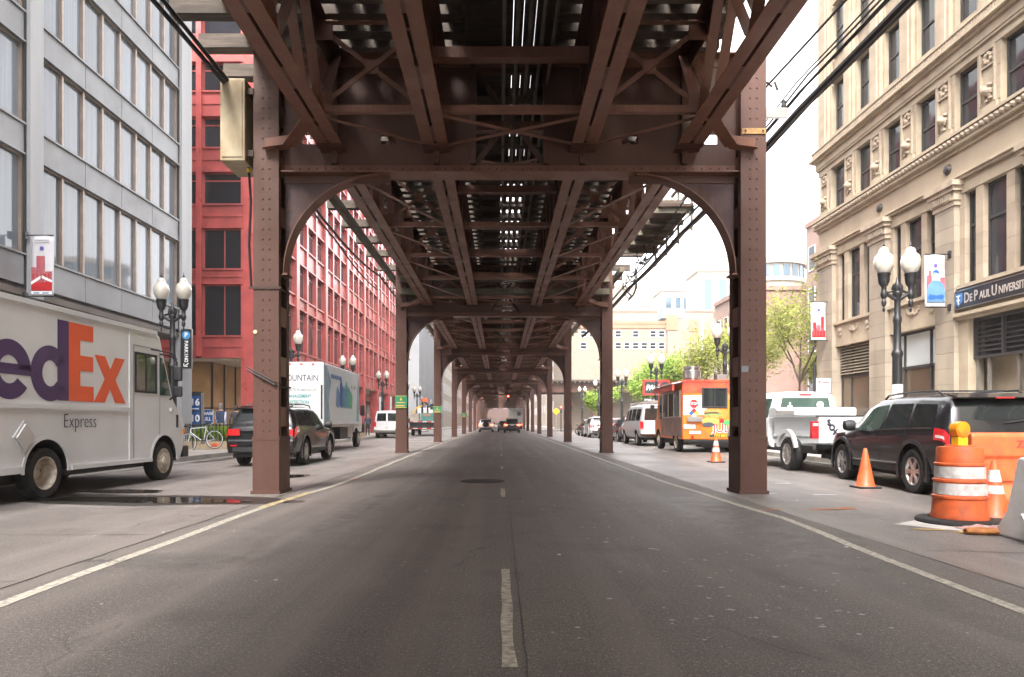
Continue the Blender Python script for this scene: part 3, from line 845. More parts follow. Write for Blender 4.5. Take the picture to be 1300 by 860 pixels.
for (y0, y1, zb) in ((18.68,19.22,4.6),(27.58,28.45,0),(13.8,14.42,4.6)):
    MB().bx(XF-.3,XF+.14,y0,y1,zb,26).build('pier', GREYPIER, gb, True)
MB().bx(XF-.3,-12.99,-40,13.8,4.8,26).build('wall', GREYMET, gb, True)
MB().bx(XF-.05,XF+.03,18.6,18.68,4.8,26).bx(XF-.05,XF+.03,19.22,19.3,4.8,26).bx(XF-.05,XF+.03,27.5,27.58,4.8,26).build('pier_channel', DARKJ, gb, True)
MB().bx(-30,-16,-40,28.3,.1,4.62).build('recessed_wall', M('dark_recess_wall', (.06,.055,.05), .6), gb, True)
for y in (12,16,20,24):
    inst('shop_window', MB().bx(-15.99,-15.94,-1.8,1.8,.4,3.9).mesh('shop_window', GLASSD), gb, (13, y-24, 0))
MB().bx(-14.2,-13.6,25.2,25.8,.13,4.62).build('column', M('dark_column', (.06,.06,.065), .5), gb, True)
MB().bx(-14.2,-13.6,17.2,17.8,.13,4.62).build('column', M('dark_column', (.06,.06,.065), .5), gb, True)

# ---- red office building
rb = thing('red_building', 'bright red metal clad office building with a grid of dark recessed windows', 'building', (-12.43, 34.4, 0))
rowsR = [(5.56,8.14),(8.93,10.96),(12.2,13.8),(15.05,16.6),(17.9,19.35),(20.75,22.2),(23.6,25.05),(26.45,27.9)]
RX, RY, RE, RT = -12.43, 34.4, 83.4, 30.0
MB().bx(-40,RX-.27,RY+.62,RE,5.0,RT-.2).build('wall', REDD, rb, True)
MB().bx(-40,RX-.05,RY+.05,RE,RT-.2,RT+.3).build('roof', RED, rb, True)
# street front
BAY = 6.85
py = [RY + .3 + i*BAY for i in range(8)]
for i, y in enumerate(py):
    if y > RE: break
    MB().bx(RX-.65,RX+.14,y-.3,y+.3,.13,RT).build('pier', RED, rb, True)
wins = []
for i in range(7):
    y0, y1 = py[i]+.3, py[i+1]-.3
    ww = (y1-y0-2*.3)/3
    for j in (1,2):
        ym = y0 + j*ww + (j-.5)*.3
        MB().bx(RX-.5,RX+.05,ym-.15,ym+.15,5.0,RT-.2).build('mullion', RED, rb, True)
    for j in range(3): wins.append((y0+ww/2+j*(ww+.3), ww))
ww = wins[0][1]
prev = 4.35
for ri, (z0, z1) in enumerate(rowsR):
    h = z1-z0
    wm = MB().bx(-.02,.05,-ww/2,-ww/2+.05,0,h).bx(-.02,.05,ww/2-.05,ww/2,0,h).bx(-.02,.05,-ww/2+.05,ww/2-.05,h*.78,h*.78+.05).bx(-.02,.05,-ww/2+.05,ww/2-.05,h-.04,h).mesh('window', RED)
    pm = MB().bx(0,.02,-ww/2+.04,ww/2-.04,.02,h-.03).mesh('pane', GLASSD)
    sp = MB().bx(-.5,-.06,-ww/2,ww/2,0,z0-prev).bx(-.06,.06,-ww/2,ww/2,z0-prev-.10,z0-prev).bx(-.06,.06,-ww/2,ww/2,0,.10).mesh('spandrel', REDD)
    for (y, _) in wins:
        wo = inst('window', wm, rb, (-.22, y-RY, z0)); inst('pane', pm, wo)
        inst('spandrel', sp, rb, (0, y-RY, prev))
    prev = z1
# end wall facing the camera
XL = [-21.4,-20.9,-18.4,-18.1,-15.8+.06,-15.3+.24,-12.91]
cols = [(-15.04,-12.91),(-17.8,-15.3),(-20.55,-18.05)]
for (x0,x1) in ((-12.91,RX+.13),(-15.3,-15.04),(-18.05,-17.8),(-20.9,-20.55)):
    MB().bx(x0,x1,RY-.12,RY+.7,4.5,RT).build('pier', RED, rb, True)
MB().bx(RX-.45,RX+.13,RY-.121,RY+.6,.13,4.5).build('corner_pier', RED, rb, True)
prev = 4.42
for (z0, z1) in rowsR:
    for (x0, x1) in cols:
        wd = x1-x0; h = z1-z0; cx = (x0+x1)/2
        wo = MB().bx(x0,x0+.05,RY+.2,RY+.3,z0,z1).bx(x1-.05,x1,RY+.2,RY+.3,z0,z1).bx(x0+.05,x1-.05,RY+.2,RY+.3,z1-.05,z1)
        if z0 > 9: wo.bx(x0+.05,x1-.05,RY+.2,RY+.3,z0+h*.74,z0+h*.74+.06)
        else: wo.bx(cx-.025,cx+.025,RY+.2,RY+.3,z0,z1-.05)
        wo = wo.build('window', RED, rb, True)
        MB().bx(x0+.04,x1-.04,RY+.24,RY+.26,z0+.01,z1-.03).build('pane', GLASSD, wo, True)
        MB().bx(x0,x1,RY+.03,RY+.6,prev,z0).bx(x0,x1,RY-.05,RY+.03,prev,prev+.08).bx(x0,x1,RY-.05,RY+.03,z0-.08,z0).bx(x0+.02,x1-.02,RY-.02,RY+.03,(prev+z0)/2-.03,(prev+z0)/2+.03).build('spandrel', REDD, rb, True)
    prev = z1
MB().bx(-24,RX-.1,RY+.1,RE,4.32,4.42).build('arcade_ceiling', M('cream_ceiling', (.55,.47,.36), .7), rb, True)
# timber lined lobby behind glass, set back under the building
MB().bx(-24,-15.1,35.6,46,.13,4.3).build('lobby_core', M('lobby_core', (.30,.18,.085), .6), rb, True)
for i in range(5):
    MB().bx(-15.09,-15.05,35.62+i*1.55,37.13+i*1.55,1.95,4.28).build('lobby_panel', TAN, rb, True)
    MB().bx(-15.09,-15.05,35.62+i*1.55,37.13+i*1.55,.15,1.90).build('lobby_panel', TAN, rb, True)
for i in range(4):
    MB().bx(-16.75-i*1.7,-15.1-i*1.7,35.55,35.59,1.95,4.28).build('lobby_panel', TAN, rb, True)
    MB().bx(-16.75-i*1.7,-15.1-i*1.7,35.55,35.59,.15,1.90).build('lobby_panel', TAN, rb, True)
b = MB()
for i in range(6): b.bx(-15.06,-14.98,35.56+i*1.55,35.62+i*1.55,.14,4.3)
b.bx(-15.05,-14.99,35.6,43.4,1.9,1.95)
for i in range(4): b.bx(-16.8-i*1.7,-16.74-i*1.7,35.50,35.56,.14,4.3)
b.bx(-22,-15.0,35.5,35.55,1.9,1.95)
b.build('lobby_mullion', BLACKM, rb, True)
MB().bx(-24,-15.1,46,RE,.13,4.3).build('shop_wall', REDD, rb, True)
for i in range(12):
    MB().bx(-15.09,-15.03,46.6+i*3,49.2+i*3,.5,3.6).build('shop_window', GLASSD, rb, True)

# ---- cream stone corner building, right
sb = thing('stone_building', 'ornate cream stone corner building with carved piers and university signboard', 'building', (14, 24, 0))
SXF = 14.0
YE = 29.95                    # far corner
PP = 3.87
piers = [YE-.70-PP*i for i in range(8)]            # pier centres: 29.25, 25.38, 21.51, ...
piers = [29.22, 25.13, 21.32, 17.45, 13.58, 9.71, 5.84, 1.97]
MB().bx(SXF+.75,34,-40,YE-.3,.13,28).build('wall', STONE2, sb, True)
MB().bx(SXF+.1,34,YE-.3,YE,.13,28).build('end_wall', M('side_brick', (.42,.33,.25), .85, 0, .2, 1), sb, True)
# ground piers laid up in blocks
blk = {}
for pi, yc in enumerate(piers):
    wdt = 1.36 if pi == 0 else (1.06 if pi == 1 else .92)
    z = .13; i = 0
    while z < 7.75:
        hgt = .62 if i < 2 else .485
        hgt = min(hgt, 7.8-z)
        w2 = wdt + (.14 if i < 2 else 0)
        if pi < 4:
            key = (w2, round(hgt,3))
            if key not in blk: blk[key] = MB().bx(-.12,.75,-w2/2,w2/2,.004,hgt-.004).mesh('stone_block', STONEG)
            inst('stone_block', blk[key], sb, (random.uniform(-.004,.004) - (.05 if i < 2 else 0), yc-24, z))
        z += hgt; i += 1
    if pi >= 4: MB().bx(SXF-.12,SXF+.75,yc-wdt/2,yc+wdt/2,.13,7.8).build('pier', STONEG, sb, True)
    cap = MB()
    for (dz0, dz1, pr) in ((7.8,7.95,.16),(7.95,8.22,.20),(8.22,8.36,.27),(8.36,8.52,.34)): cap.bx(SXF-pr,SXF+.7,yc-wdt/2-pr+.1,yc+wdt/2+pr-.1,dz0,dz1)
    for k in range(9): cap.cb(SXF-.215, yc-wdt/2+(k+.5)*wdt/9, 8.09, .05, wdt/14, .2)
    cap.build('capital', STONEC, sb, True)
bays = [(piers[i+1]+ (.53 if i == 0 else .46), piers[i]-(.68 if i == 0 else .53 if i == 1 else .46)) for i in range(7)]
SILL = 5.34
for bi, (y0, y1) in enumerate(bays):
    full = bi < 4; W_ = y1-y0
    # second floor: narrow / wide / narrow lights with stone mullions
    MB().bx(SXF+.02,SXF+.75,y0,y1,SILL-.14,SILL).bx(SXF-.07,SXF+.02,y0,y1,SILL-.12,SILL-.01).build('sill', STONE2, sb, True)
    MB().bx(SXF+.04,SXF+.75,y0,y1,4.32,SILL-.14).build('apron', STONE2, sb, True)
    MB().bx(SXF+.02,SXF+.75,y0,y1,8.12,8.5).build('lintel', STONE2, sb, True)
    ns, mw = .16*W_, .105*W_
    segs = [(y0+.08*W_, y0+.08*W_+ns), (y0+.08*W_+ns+mw, y1-.08*W_-ns-mw), (y1-.08*W_-ns, y1-.08*W_)]
    edges = [y0]+[e for s_ in segs for e in s_]+[y1]
    for a, c in zip(edges[0::2], edges[1::2]):
        n_ = 6
        for q in range(n_): 
            if full: MB().bx(SXF+.05,SXF+.75,a,c,SILL+q*(8.12-SILL)/n_+.003,SILL+(q+1)*(8.12-SILL)/n_-.003).build('stone_block', STONE, sb, True)
        if not full: MB().bx(SXF+.05,SXF+.75,a,c,SILL,8.12).build('mullion', STONE, sb, True)
    for a, c in segs:
        f = MB().bx(SXF+.20,SXF+.30,a,a+.06,SILL,8.12).bx(SXF+.20,SXF+.30,c-.06,c,SILL,8.12).bx(SXF+.20,SXF+.30,a+.06,c-.06,7.05,7.14).bx(SXF+.20,SXF+.30,a+.06,c-.06,SILL,SILL+.07).bx(SXF+.20,SXF+.30,a+.06,c-.06,8.05,8.12).build('window', WINFR, sb, True)
        MB().bx(SXF+.24,SXF+.26,a+.05,c-.05,SILL+.05,8.07).build('pane', GLASSD, f, True)
    # carved swag on the apron
    cv = MB(); ym = (y0+y1)/2
    for k in range(9):
        a = PI*k/8; cv.lathe([(0,.05),(.05,.03),(.07,0),(.05,-.03),(0,-.05)], 8, (SXF+.035, ym+.34*math.cos(a), 5.03-.22*math.sin(a)), 'x')
    for dy in (-W_*.36, W_*.36): cv.lathe([(.0,-.08),(.10,-.06),(.13,.0)], 10, (SXF+.03, ym+dy, 4.97), 'x'); cv.lathe([(.0,-.05),(.09,-.03),(.10,.0)], 10, (SXF+.03, ym+dy, 4.80), 'x')
    cv.cb(SXF, ym, 4.93, .10, .16, .2)
    if bi < 2: cv.build('carved_swag', STONEC, sb, True)
    # ground floor openings
    if bi == 0:
        fr = MB()
        for yy in (y0+.03, y0+.72*W_*.37, y0+W_*.72, y1-.05): fr.bx(SXF+.28,SXF+.40,yy-.04,yy+.04,.13,4.32)
        fr.bx(SXF+.28,SXF+.40,y0,y1,3.0,3.12).bx(SXF+.28,SXF+.40,y0,y1,.13,.45)
        fr = fr.build('window_frame', WINFR, sb, True)
        lv = MB().add([(SXF+.20,y0+.05,0),(SXF+.20,y1-.05,0),(SXF+.36,y1-.05,.07),(SXF+.36,y0+.05,.07),(SXF+.20,y0+.05,.022),(SXF+.20,y1-.05,.022),(SXF+.36,y1-.05,.092),(SXF+.36,y0+.05,.092)], [(3,2,1,0),(4,5,6,7),(0,1,5,4),(1,2,6,5),(2,3,7,6),(3,0,4,7)]).mesh('louvre_slat', M('tan_louvre', (.36,.30,.22), .6))
        for k in range(10): inst('louvre_slat', lv, sb, (-14, -24, 3.14+k*.118))
        MB().bx(SXF+.45,SXF+.5,y0,y1,3.0,4.32).build('louvre_back', DARKJ, sb, True)
        MB().bx(SXF+.32,SXF+.34,y0,y1,.45,3.0).build('shop_pane', GLASSL, sb, True)
    elif bi == 1:
        fr = MB()
        for yy in (y0+.03, y0+W_*.30, y0+W_*.82, y1-.04): fr.bx(SXF+.28,SXF+.40,yy-.04,yy+.04,.13,4.32)
        fr.bx(SXF+.28,SXF+.40,y0,y1,3.02,3.12).bx(SXF+.28,SXF+.40,y0,y1,.13,.5).bx(SXF+.28,SXF+.40,y0,y1,4.22,4.32)
        fr.build('window_frame', WINFR, sb, True)
        MB().bx(SXF+.33,SXF+.35,y0,y1,3.12,4.22).build('frosted_pane', M('frosted_pane', (.52,.56,.55), .3, 0, .1, .8, coat=.4), sb, True)
        MB().bx(SXF+.33,SXF+.35,y0,y1,.5,3.02).build('shop_pane', GLASSL, sb, True)
    elif bi == 2:
        # entrance bay: moulded head, dark transom, timber lined lobby
        yb = y0-PP+.92 if False else y0
        MB().bx(SXF-.10,SXF+.3,y0-.0,y1,4.28,4.36).bx(SXF-.18,SXF+.3,y0,y1,4.36,4.46).build('door_head', STONE2, sb, True)
        MB().bx(SXF+.02,SXF+.5,y1-.42,y1,.13,4.28).build('jamb', STONE2, sb, True)
        tr = MB().bx(SXF+.18,SXF+.3,y0,y1-.42,3.05,3.13).bx(SXF+.18,SXF+.3,y0,y1-.42,4.18,4.28)
        for yy in (y1-.46, y1-1.6, y0+.05): tr.bx(SXF+.18,SXF+.3,yy-.04,yy+.04,3.13,4.18)
        for q in range(6): tr.bx(SXF+.23,SXF+.25,y0,y1-.5,3.25+q*.14,3.29+q*.14)
        tr.build('transom', WINFR, sb, True)
        MB().bx(SXF+.27,SXF+.29,y0,y1-.42,3.1,4.2).build('transom_pane', GLASSD, sb, True)
        d = MB()
        for yy in (y1-.5, y1-.95, y1-2.1): d.bx(SXF+.25,SXF+.33,yy-.04,yy+.04,.13,3.05)
        d.build('door_frame', M('brushed_door_frame', (.30,.29,.27), .35, .5), sb, True)
        MB().bx(SXF+1.3,SXF+1.4,y0-.2,y1+.2,.13,3.05).build('lobby_panel', M('amber_lobby', (.42,.15,.03), .5, 0, .2, 1.5), sb, True)
        for q in range(3): MB().bx(SXF+1.24,SXF+1.29,y1-1.0-q*.95,y1-.4-q*.95,2.3,2.75).build('lobby_picture', DARKJ, sb, True)
    else:
        MB().bx(SXF+.3,SXF+.34,y0,y1,.13,4.32).build('shop_pane', GLASSL, sb, True)
# entablature over the second floor
MB().bx(SXF-.10,SXF+.75,-6,YE+.05,8.52,8.66).bx(SXF-.16,SXF-.10,-6,YE+.1,8.60,8.66).build('architrave', STONE2, sb, True)
MB().bx(SXF+.0,SXF+.75,-6,YE+.02,8.66,9.42).build('frieze', M('mottled_frieze', (.36,.29,.205), .75, 0, .25, .8, col2=(.29,.23,.165)), sb, True)
MB().bx(SXF-.08,SXF+.75,-6,YE+.06,9.42,9.55).bx(SXF-.20,SXF+.75,-6,YE+.14,9.55,9.64).bx(SXF-.30,SXF+.75,-6,YE+.2,9.84,9.93).build('cornice', STONE2, sb, True)
EGG = MB().lathe([(0,-.13),(.075,-.10),(.10,0),(.075,.10),(0,.13)], 8, (0,0,0), 'y').mesh('egg_moulding', STONEC)
for i in range(84): inst('egg_moulding', EGG, sb, (-.20, YE-24-.05-i*.2, 9.74), (R(25),0,0))
MB().bx(SXF-.12,SXF+.75,-6,YE,9.64,9.84).build('cornice_core', STONE2, sb, True)
for y in (25.13, 21.32, 17.45):
    r_ = MB().lathe([(0,-.10),(.10,-.10),(.13,-.08),(.15,-.03),(.17,0)], 16, (SXF, y, 9.05), 'x').build('roundel', M('dark_bronze', (.03,.025,.022), .5), sb, True)
# carved third floor
wy = []
for i in range(8):
    c = 29.22 - .98 - i*1.935
    wy.append(c)
T0, T1 = 9.93, 11.9
for i in range(9):
    c = 29.22 - i*1.935; hw = .47
    if i == 0: c += .15; hw = .5
    pb = MB().bx(SXF+.0,SXF+.75,c-hw,c+hw,T0,T1).bx(SXF-.06,SXF,c-hw+.1,c+hw-.1,T0,T0+.32).build('pier', STONE2, sb, True)
    for q in range(5):
        if i < 8: MB().bx(SXF-.012,SXF-.001,c-hw,c-hw+.12,T0+.34+q*.32,T0+.64+q*.32).build('quoin_block', STONE, pb, True)
    cv = MB().bx(SXF-.07,SXF,c-.30,c-.25,T0+.35,T1-.02).bx(SXF-.07,SXF,c+.25,c+.30,T0+.35,T1-.02).bx(SXF-.07,SXF,c-.25,c+.25,T1-.10,T1-.02).bx(SXF-.06,SXF,c-.25,c+.25,T1-.55,T1-.50)
    for q in range(7):
        a = 2*PI*q/7; cv.lathe([(0,-.09),(.06,-.06),(.08,0)], 7, (SXF, c+.13*math.cos(a), T1-.30+.12*math.sin(a)), 'x')
    cv.lathe([(0,-.26),(.07,-.24),(.10,-.16),(.14,-.08),(.16,0)], 9, (SXF, c, T0+.72), 'x')      # lion head
    cv.lathe([(0,-.15),(.05,-.12),(.07,0)], 7, (SXF, c-.12, T0+.86), 'x'); cv.lathe([(0,-.15),(.05,-.12),(.07,0)], 7, (SXF, c+.12, T0+.86), 'x')
    for q in range(5): cv.cb(SXF-.03, c+random.uniform(-.14,.14), T0+.45+q*.05, .10, .09, .07)
    cv.build('carved_panel', STONEC, pb, True)
for c in wy:
    f = MB().bx(SXF+.17,SXF+.27,c-.5,c-.43,T0,T1).bx(SXF+.17,SXF+.27,c+.43,c+.5,T0,T1).bx(SXF+.17,SXF+.27,c-.43,c+.43,10.88,10.95).bx(SXF+.17,SXF+.27,c-.43,c+.43,T1-.07,T1).build('window', WINFR, sb, True)
    MB().bx(SXF+.21,SXF+.23,c-.45,c+.45,T0,T1-.03).build('pane', GLASSD, f, True)
    MB().bx(SXF+.1,SXF+.7,c-.5,c+.5,T0-.02,T0+.06).build('sill', STONE2, sb, True)
# upper entablature
MB().bx(SXF-.02,SXF+.75,-6,YE+.03,T1,12.12).bx(SXF-.09,SXF+.75,-6,YE+.08,12.12,12.2).bx(SXF-.12,SXF+.75,-6,YE+.1,12.2,12.50).bx(SXF-.24,SXF+.75,-6,YE+.2,12.50,12.58).bx(SXF-.34,SXF+.75,-6,YE+.3,12.58,12.68).bx(SXF-.22,SXF+.75,-6,YE+.2,12.68,12.93).bx(SXF-.26,SXF+.75,-6,YE+.24,12.93,12.99).build('cornice', STONE2, sb, True)
DEN = MB().bx(-.03,0,-.045,.045,0,.13).bx(-.02,0,-.02,.02,.15,.2).mesh('dentil', STONEC)
for i in range(150): inst('dentil', DEN, sb, (-.22, YE-24+.1-i*.125, 12.72))
# upper storeys
z = 12.99
for fl in range(4):
    z0, z1 = 13.3+fl*3.3, 15.4+fl*3.3
    for i in range(9):
        c = 29.22 - i*1.935; hw = .47
        if i == 0: c += .2; hw = .55
        MB().bx(SXF+.02,SXF+.75,c-hw,c+hw,12.99+fl*3.3,12.99+(fl+1)*3.3).bx(SXF-.10,SXF+.02,c-hw+.12,c+hw-.12,12.99+fl*3.3,12.99+(fl+1)*3.3).bx(SXF-.16,SXF-.10,c-hw+.26,c+hw-.26,12.99+fl*3.3,12.99+(fl+1)*3.3).build('pier', STONE2, sb, True)
    for c in wy:
        MB().bx(SXF+.08,SXF+.75,c-.5,c+.5,z1,z1+1.2-.31+.31).bx(SXF-.02,SXF+.08,c-.5,c+.5,z1+.02,z1+.16).build('spandrel', STONE2, sb, True)
        MB().bx(SXF+.0,SXF+.75,c-.5,c+.5,z0-.12,z0).build('sill', STONE2, sb, True)
        f = MB().bx(SXF+.17,SXF+.27,c-.5,c-.43,z0,z1).bx(SXF+.17,SXF+.27,c+.43,c+.5,z0,z1).bx(SXF+.17,SXF+.27,c-.43,c+.43,z0+1.0,z0+1.07).bx(SXF+.17,SXF+.27,c-.43,c+.43,z1-.07,z1).build('window', WINFR, sb, True)
        MB().bx(SXF+.21,SXF+.23,c-.45,c+.45,z0,z1-.03).build('pane', GLASSD, f, True)
# signboard
sg = thing('university_sign', 'long black signboard with a blue shield and silver serif letters on the stone building', 'sign', (SXF-.06, 19.2, 4.86))
MB().bx(-.06,.0,-4.2,1.62,-.28,.28).build('board', M('black_sign_board', (.022,.022,.026), .35, 0, .1, 2), sg)
MB().bx(-.075,-.061,-4.2,1.62,.255,.28).bx(-.075,-.061,-4.2,1.62,-.28,-.255).bx(-.075,-.061,1.595,1.62,-.255,.255).build('trim', STAINL, sg)
sh = [(1.56,.19),(1.28,.19),(1.28,-.08),(1.42,-.21),(1.56,-.08)]
o_ = MB().prism(sh, lambda a,c,q: (q,a,c), -.09,-.062).build('shield', M('blue_shield', (.05,.16,.38), .4), sg)
MB().bx(-.10,-.091,1.33,1.51,.10,.125).bx(-.10,-.091,1.41,1.43,-.14,.10).bx(-.10,-.091,1.35,1.49,-.03,-.005).build('tree_emblem', WHITEI, sg)
SILVL = M('silver_letter', (.52,.47,.43), .4, .4, .1, 3)
for ch, sz, y, z in (('D',.42,1.20,0),('E',.31,.955,-.03),('P',.42,.77,0),('AUL',.31,.54,-.03),('U',.42,.06,0),('NIVERSITY',.31,-.22,-.03)):
    text(sg, ch, sz, (-.075,y,z), '-x', SILVL, .006, 'LEFT', sx=.76)
# ================================================================== FAR BUILDINGS
def block(name, label, x0, x1, y0, y1, z1, wallm, rows, cols, ww, wh, zs, dz, face='-y', glass=GLASSD, frame=WHITEP, margin=None, group=None, roofm=None, skip=0, xr=None):
    """box building with individually built windows on the face turned to the camera"""
    t = thing(name, label, 'building', ((x0+x1)/2, y0, 0), 0, group)
    MB().bx(x0,x1,y0,y1,0,z1).build('wall', wallm, t, True)
    MB().bx(x0-.15,x1+.15,y0-.15,y1,z1,z1+.4).build('parapet', roofm or wallm, t, True)
    rnd = random.Random(int(abs(x0)*10+y0))
    if face == '-y':
        a0, a1 = xr or (x0, x1); st = (a1-a0)/cols
        fm = MB().bx(-ww/2,ww/2,-.06,.0,0,.07).bx(-ww/2,ww/2,-.06,0,wh-.07,wh).bx(-ww/2,-ww/2+.07,-.06,0,.07,wh-.07).bx(ww/2-.07,ww/2,-.06,0,.07,wh-.07).bx(-ww/2+.07,ww/2-.07,-.05,0,wh/2-.03,wh/2+.03).mesh('window', frame)
        pm = MB().bx(-ww/2+.05,ww/2-.05,-.03,-.004,.05,wh-.05).mesh('pane', glass)
        for r in range(rows):
            for c in range(cols):
                if skip and rnd.random() < skip: continue
                wo = inst('window', fm, t, (a0+st*(c+.5)-(x0+x1)/2, 0, zs+r*dz)); inst('pane', pm, wo)
    else:
        sgn = 1 if face == '+x' else -1; xf = x1 if sgn > 0 else x0
        a0, a1 = xr or (y0, y1); st = (a1-a0)/cols
        fm = MB().bx(0,sgn*.06,-ww/2,ww/2,0,.07).bx(0,sgn*.06,-ww/2,ww/2,wh-.07,wh).bx(0,sgn*.06,-ww/2,-ww/2+.07,.07,wh-.07).bx(0,sgn*.06,ww/2-.07,ww/2,.07,wh-.07).mesh('window', frame)
        pm = MB().bx(sgn*.004,sgn*.03,-ww/2+.05,ww/2-.05,.05,wh-.05).mesh('pane', glass)
        for r in range(rows):
            for c in range(cols):
                if skip and rnd.random() < skip: continue
                wo = inst('window', fm, t, (xf-(x0+x1)/2, a0+st*(c+.5)-y0, zs+r*dz)); inst('pane', pm, wo)
    return t
# long low brick rear wall across the parking lot
bw = block('brick_warehouse', 'long low beige brick building with two rows of small white windows beyond the parking lot', 9.9, 27.2, 95, 125, 14.9, BEIGEBR, 2, 12, .9, .95, 11.4, 1.65, xr=(11,25.5), skip=.15, roofm=ORBR)
MB().bx(10,23,94.9,95,14.3,14.9).build('brick_band', ORBR, bw, True)
MB().bx(23.2,30,94.6,97,.1,15.6).build('taller_bay', BEIGEBR, bw, True)
MB().bx(23.0,24.6,94.5,94.58,14.0,16.1).bx(26.2,27.4,94.5,94.58,13.8,15.4).build('brick_panel', ORBR, bw, True)
MB().bx(22.8,25.9,96,99,15.9,17.3).build('roof_shed', M('blue_grey_cladding', (.22,.29,.36), .6), bw, True)
MB().bx(14.5,21,98,104,14.9,15.7).build('roof_unit', WHITEP, bw, True)
MB().tube([(27.9,94.45,0),(27.9,94.45,15.5)], .32, 8).build('downpipe', M('pale_pipe', (.6,.62,.63), .5), bw, True)
# three stepped cream towers with blue glass
def tower(label, x0, x1, y, z1, cols):
    t = thing('cream_tower', label, 'building', ((x0+x1)/2, y, 0), 0, 'cream stone towers in the distance')
    MB().bx(x0,x1,y,y+13,0,z1).build('wall', CREAMST, t, True)
    MB().bx(x0-.4,x1+.4,y-.4,y+13,z1,z1+1).build('parapet', CREAMST, t, True)
    for (a, c) in cols:
        for (za, zb_) in ((z1-10.5-2.2, z1-2.2),(z1-16,z1-13.6),(z1-28,z1-17.4)):
            f = MB().bx(a-.15,a,y-.25,y,za,zb_).bx(c,c+.15,y-.25,y,za,zb_).bx(a-.15,c+.15,y-.25,y,zb_,zb_+.15).build('window', CREAMW, t, True)
            MB().bx(a,c,y-.1,y-.02,za,zb_).build('pane', GLASSB, f, True)
    n = 4
    for i in range(n):
        yy = y+.8+i*3
        f = MB().bx(x0-.3,x0,yy-.2,yy,z1-30,z1-3).bx(x0-.3,x0,yy+1.6,yy+1.8,z1-30,z1-3).build('window', CREAMW, t, True)
        MB().bx(x0-.12,x0-.02,yy,yy+1.6,z1-30,z1-3).build('pane', GLASSB, f, True)
    return t
tower('tallest cream stone tower with blue windows rising behind the brick rooftops', 58.0, 72, 200, 45.5, [(59.7,61.9),(64.1,66.4),(68.6,72)])
MB().bx(66.8,71,202,212,46.5,50.5).build('penthouse', CREAMST, bpy.data.objects['cream_tower'], True)
tower('middle cream stone tower with tall dark windows between two others', 55.6, 64, 235, 46.5, [(57,58.9),(60.4,62.2),(63.2,64)])
tower('smallest cream stone tower, farthest along the skyline', 55.6, 62.7, 280, 49, [(56.5,58.3),(59.4,61),(62.2,62.7)])
# brick buildings round the far side of the lot
pb_ = block('brick_building', 'red brick building with white sash windows beside the parking lot', 22.8, 36, 63, 72.3, 13.4, PINKBR, 3, 4, 1.2, 1.9, 2.9, 3.5, '-x', frame=WHITEP)
b2 = block('brick_tower', 'pink brick tower with tall pale windows rising beyond the stone building', 27.6, 45, 57, 61.5, 18.6, PINKBR, 4, 2, 1.3, 2.2, 3.5, 3.7, '-x', GLASSP, WHITEP)
# round glazed penthouse building
rp = thing('round_top_building', 'orange brick building crowned by a round cream and glass top storey', 'building', (52, 120, 0))
MB().bx(43,60,122,150,0,24.2).build('wall', ORBR, rp, True)
MB().lathe([(6.2,18),(6.2,26.2),(6.6,26.2),(6.6,26.9),(6.1,26.9),(6.1,29.3),(6.7,29.3),(6.7,30.3),(0,30.3)], 32, (-2.5,6,0), 'z', True).build('drum', CREAMST, rp)
for i in range(12):
    a = PI + i*PI/11
    pn = MB().bx(-.62,.62,-.06,.0,0,2.1).build('pane', GLASSB, rp); pn.location = (-2.5+6.15*math.cos(a), 6+6.15*math.sin(a), 27.05); pn.rotation_euler = (0,0,a+PI/2)
for i in range(4):
    MB().bx(45+i*3,46.4+i*3,121.9,122,12+0,14.5).bx(45+i*3,46.4+i*3,121.9,122,7,9.5).build('window', WHITEP, rp, True)
du = MB()
for x in (47.0, 48.2): du.tube([(x,121,6),(x,121,20),(x+.4,121,21.2),(x+1.2,121,21.6)], .4, 8)
tag(du.build('flue', STAINL), 'pair of tall steel flues climbing the wall below the round building', 'flue')
# left side beyond the red building
gw = block('concrete_building', 'tall blank grey concrete building past the end of the red one', -60, -12.6, 106, 150, 46, GREYCONC, 2, 6, 1.6, 2.4, 3, 30, '+x')
block('pale_building', 'pale cream building far down the left side of the street', -40, -13, 152, 200, 30, CREAMST, 6, 10, 1.8, 2.4, 4, 4, '+x')
block('far_left_building', 'brownish brick block farthest down the left side', -40, -13, 205, 300, 36, PINKBR, 6, 12, 1.8, 2.4, 4, 5, '+x')
block('far_right_building', 'beige brick block down the right side of the street beyond the cross street', 13, 40, 128, 190, 22, BEIGEBR, 5, 10, 1.8, 2.4, 4, 3.7, '-x')
block('distant_right_building', 'cream stone block farthest down the right side', 13, 40, 195, 300, 40, CREAMST, 7, 12, 1.8, 2.4, 4, 5, '-x')
block('end_building', 'dark red brick building closing the far end of the street', -26, 26, 330, 360, 60, m_brick('dark_red_brick', (.10,.05,.04), (.08,.04,.033), (.1,.07,.06)), 3, 10, 2.2, 3, 8, 12, '-y')
# elevated line crossing at the next corner
cv = thing('crossing_viaduct', 'brown steel viaduct crossing beyond the parking lot at the next corner', 'railway viaduct', (20, 92.5, 0))
MB().bx(4.6,70,90.6,90.8,5.2,6.6).bx(4.6,70,97.6,97.8,5.2,6.6).build('girder', STEEL, cv, True)
MB().bx(4.6,70,90.0,98.4,6.62,6.85).build('deck', TIMBER, cv, True)
tj = MB()
for i in range(100): tj.bx(5+i*.6,5.2+i*.6,89.6,98.8,6.4,6.6)
tj.build('ties', TIMBER, cv, True, kind='stuff')
for x in (12.5,27,42): MB().bx(x-.25,x+.25,90.45,90.95,.0,5.2).bx(x-.25,x+.25,97.45,97.95,0,5.2).build('column', STEEL, cv, True)
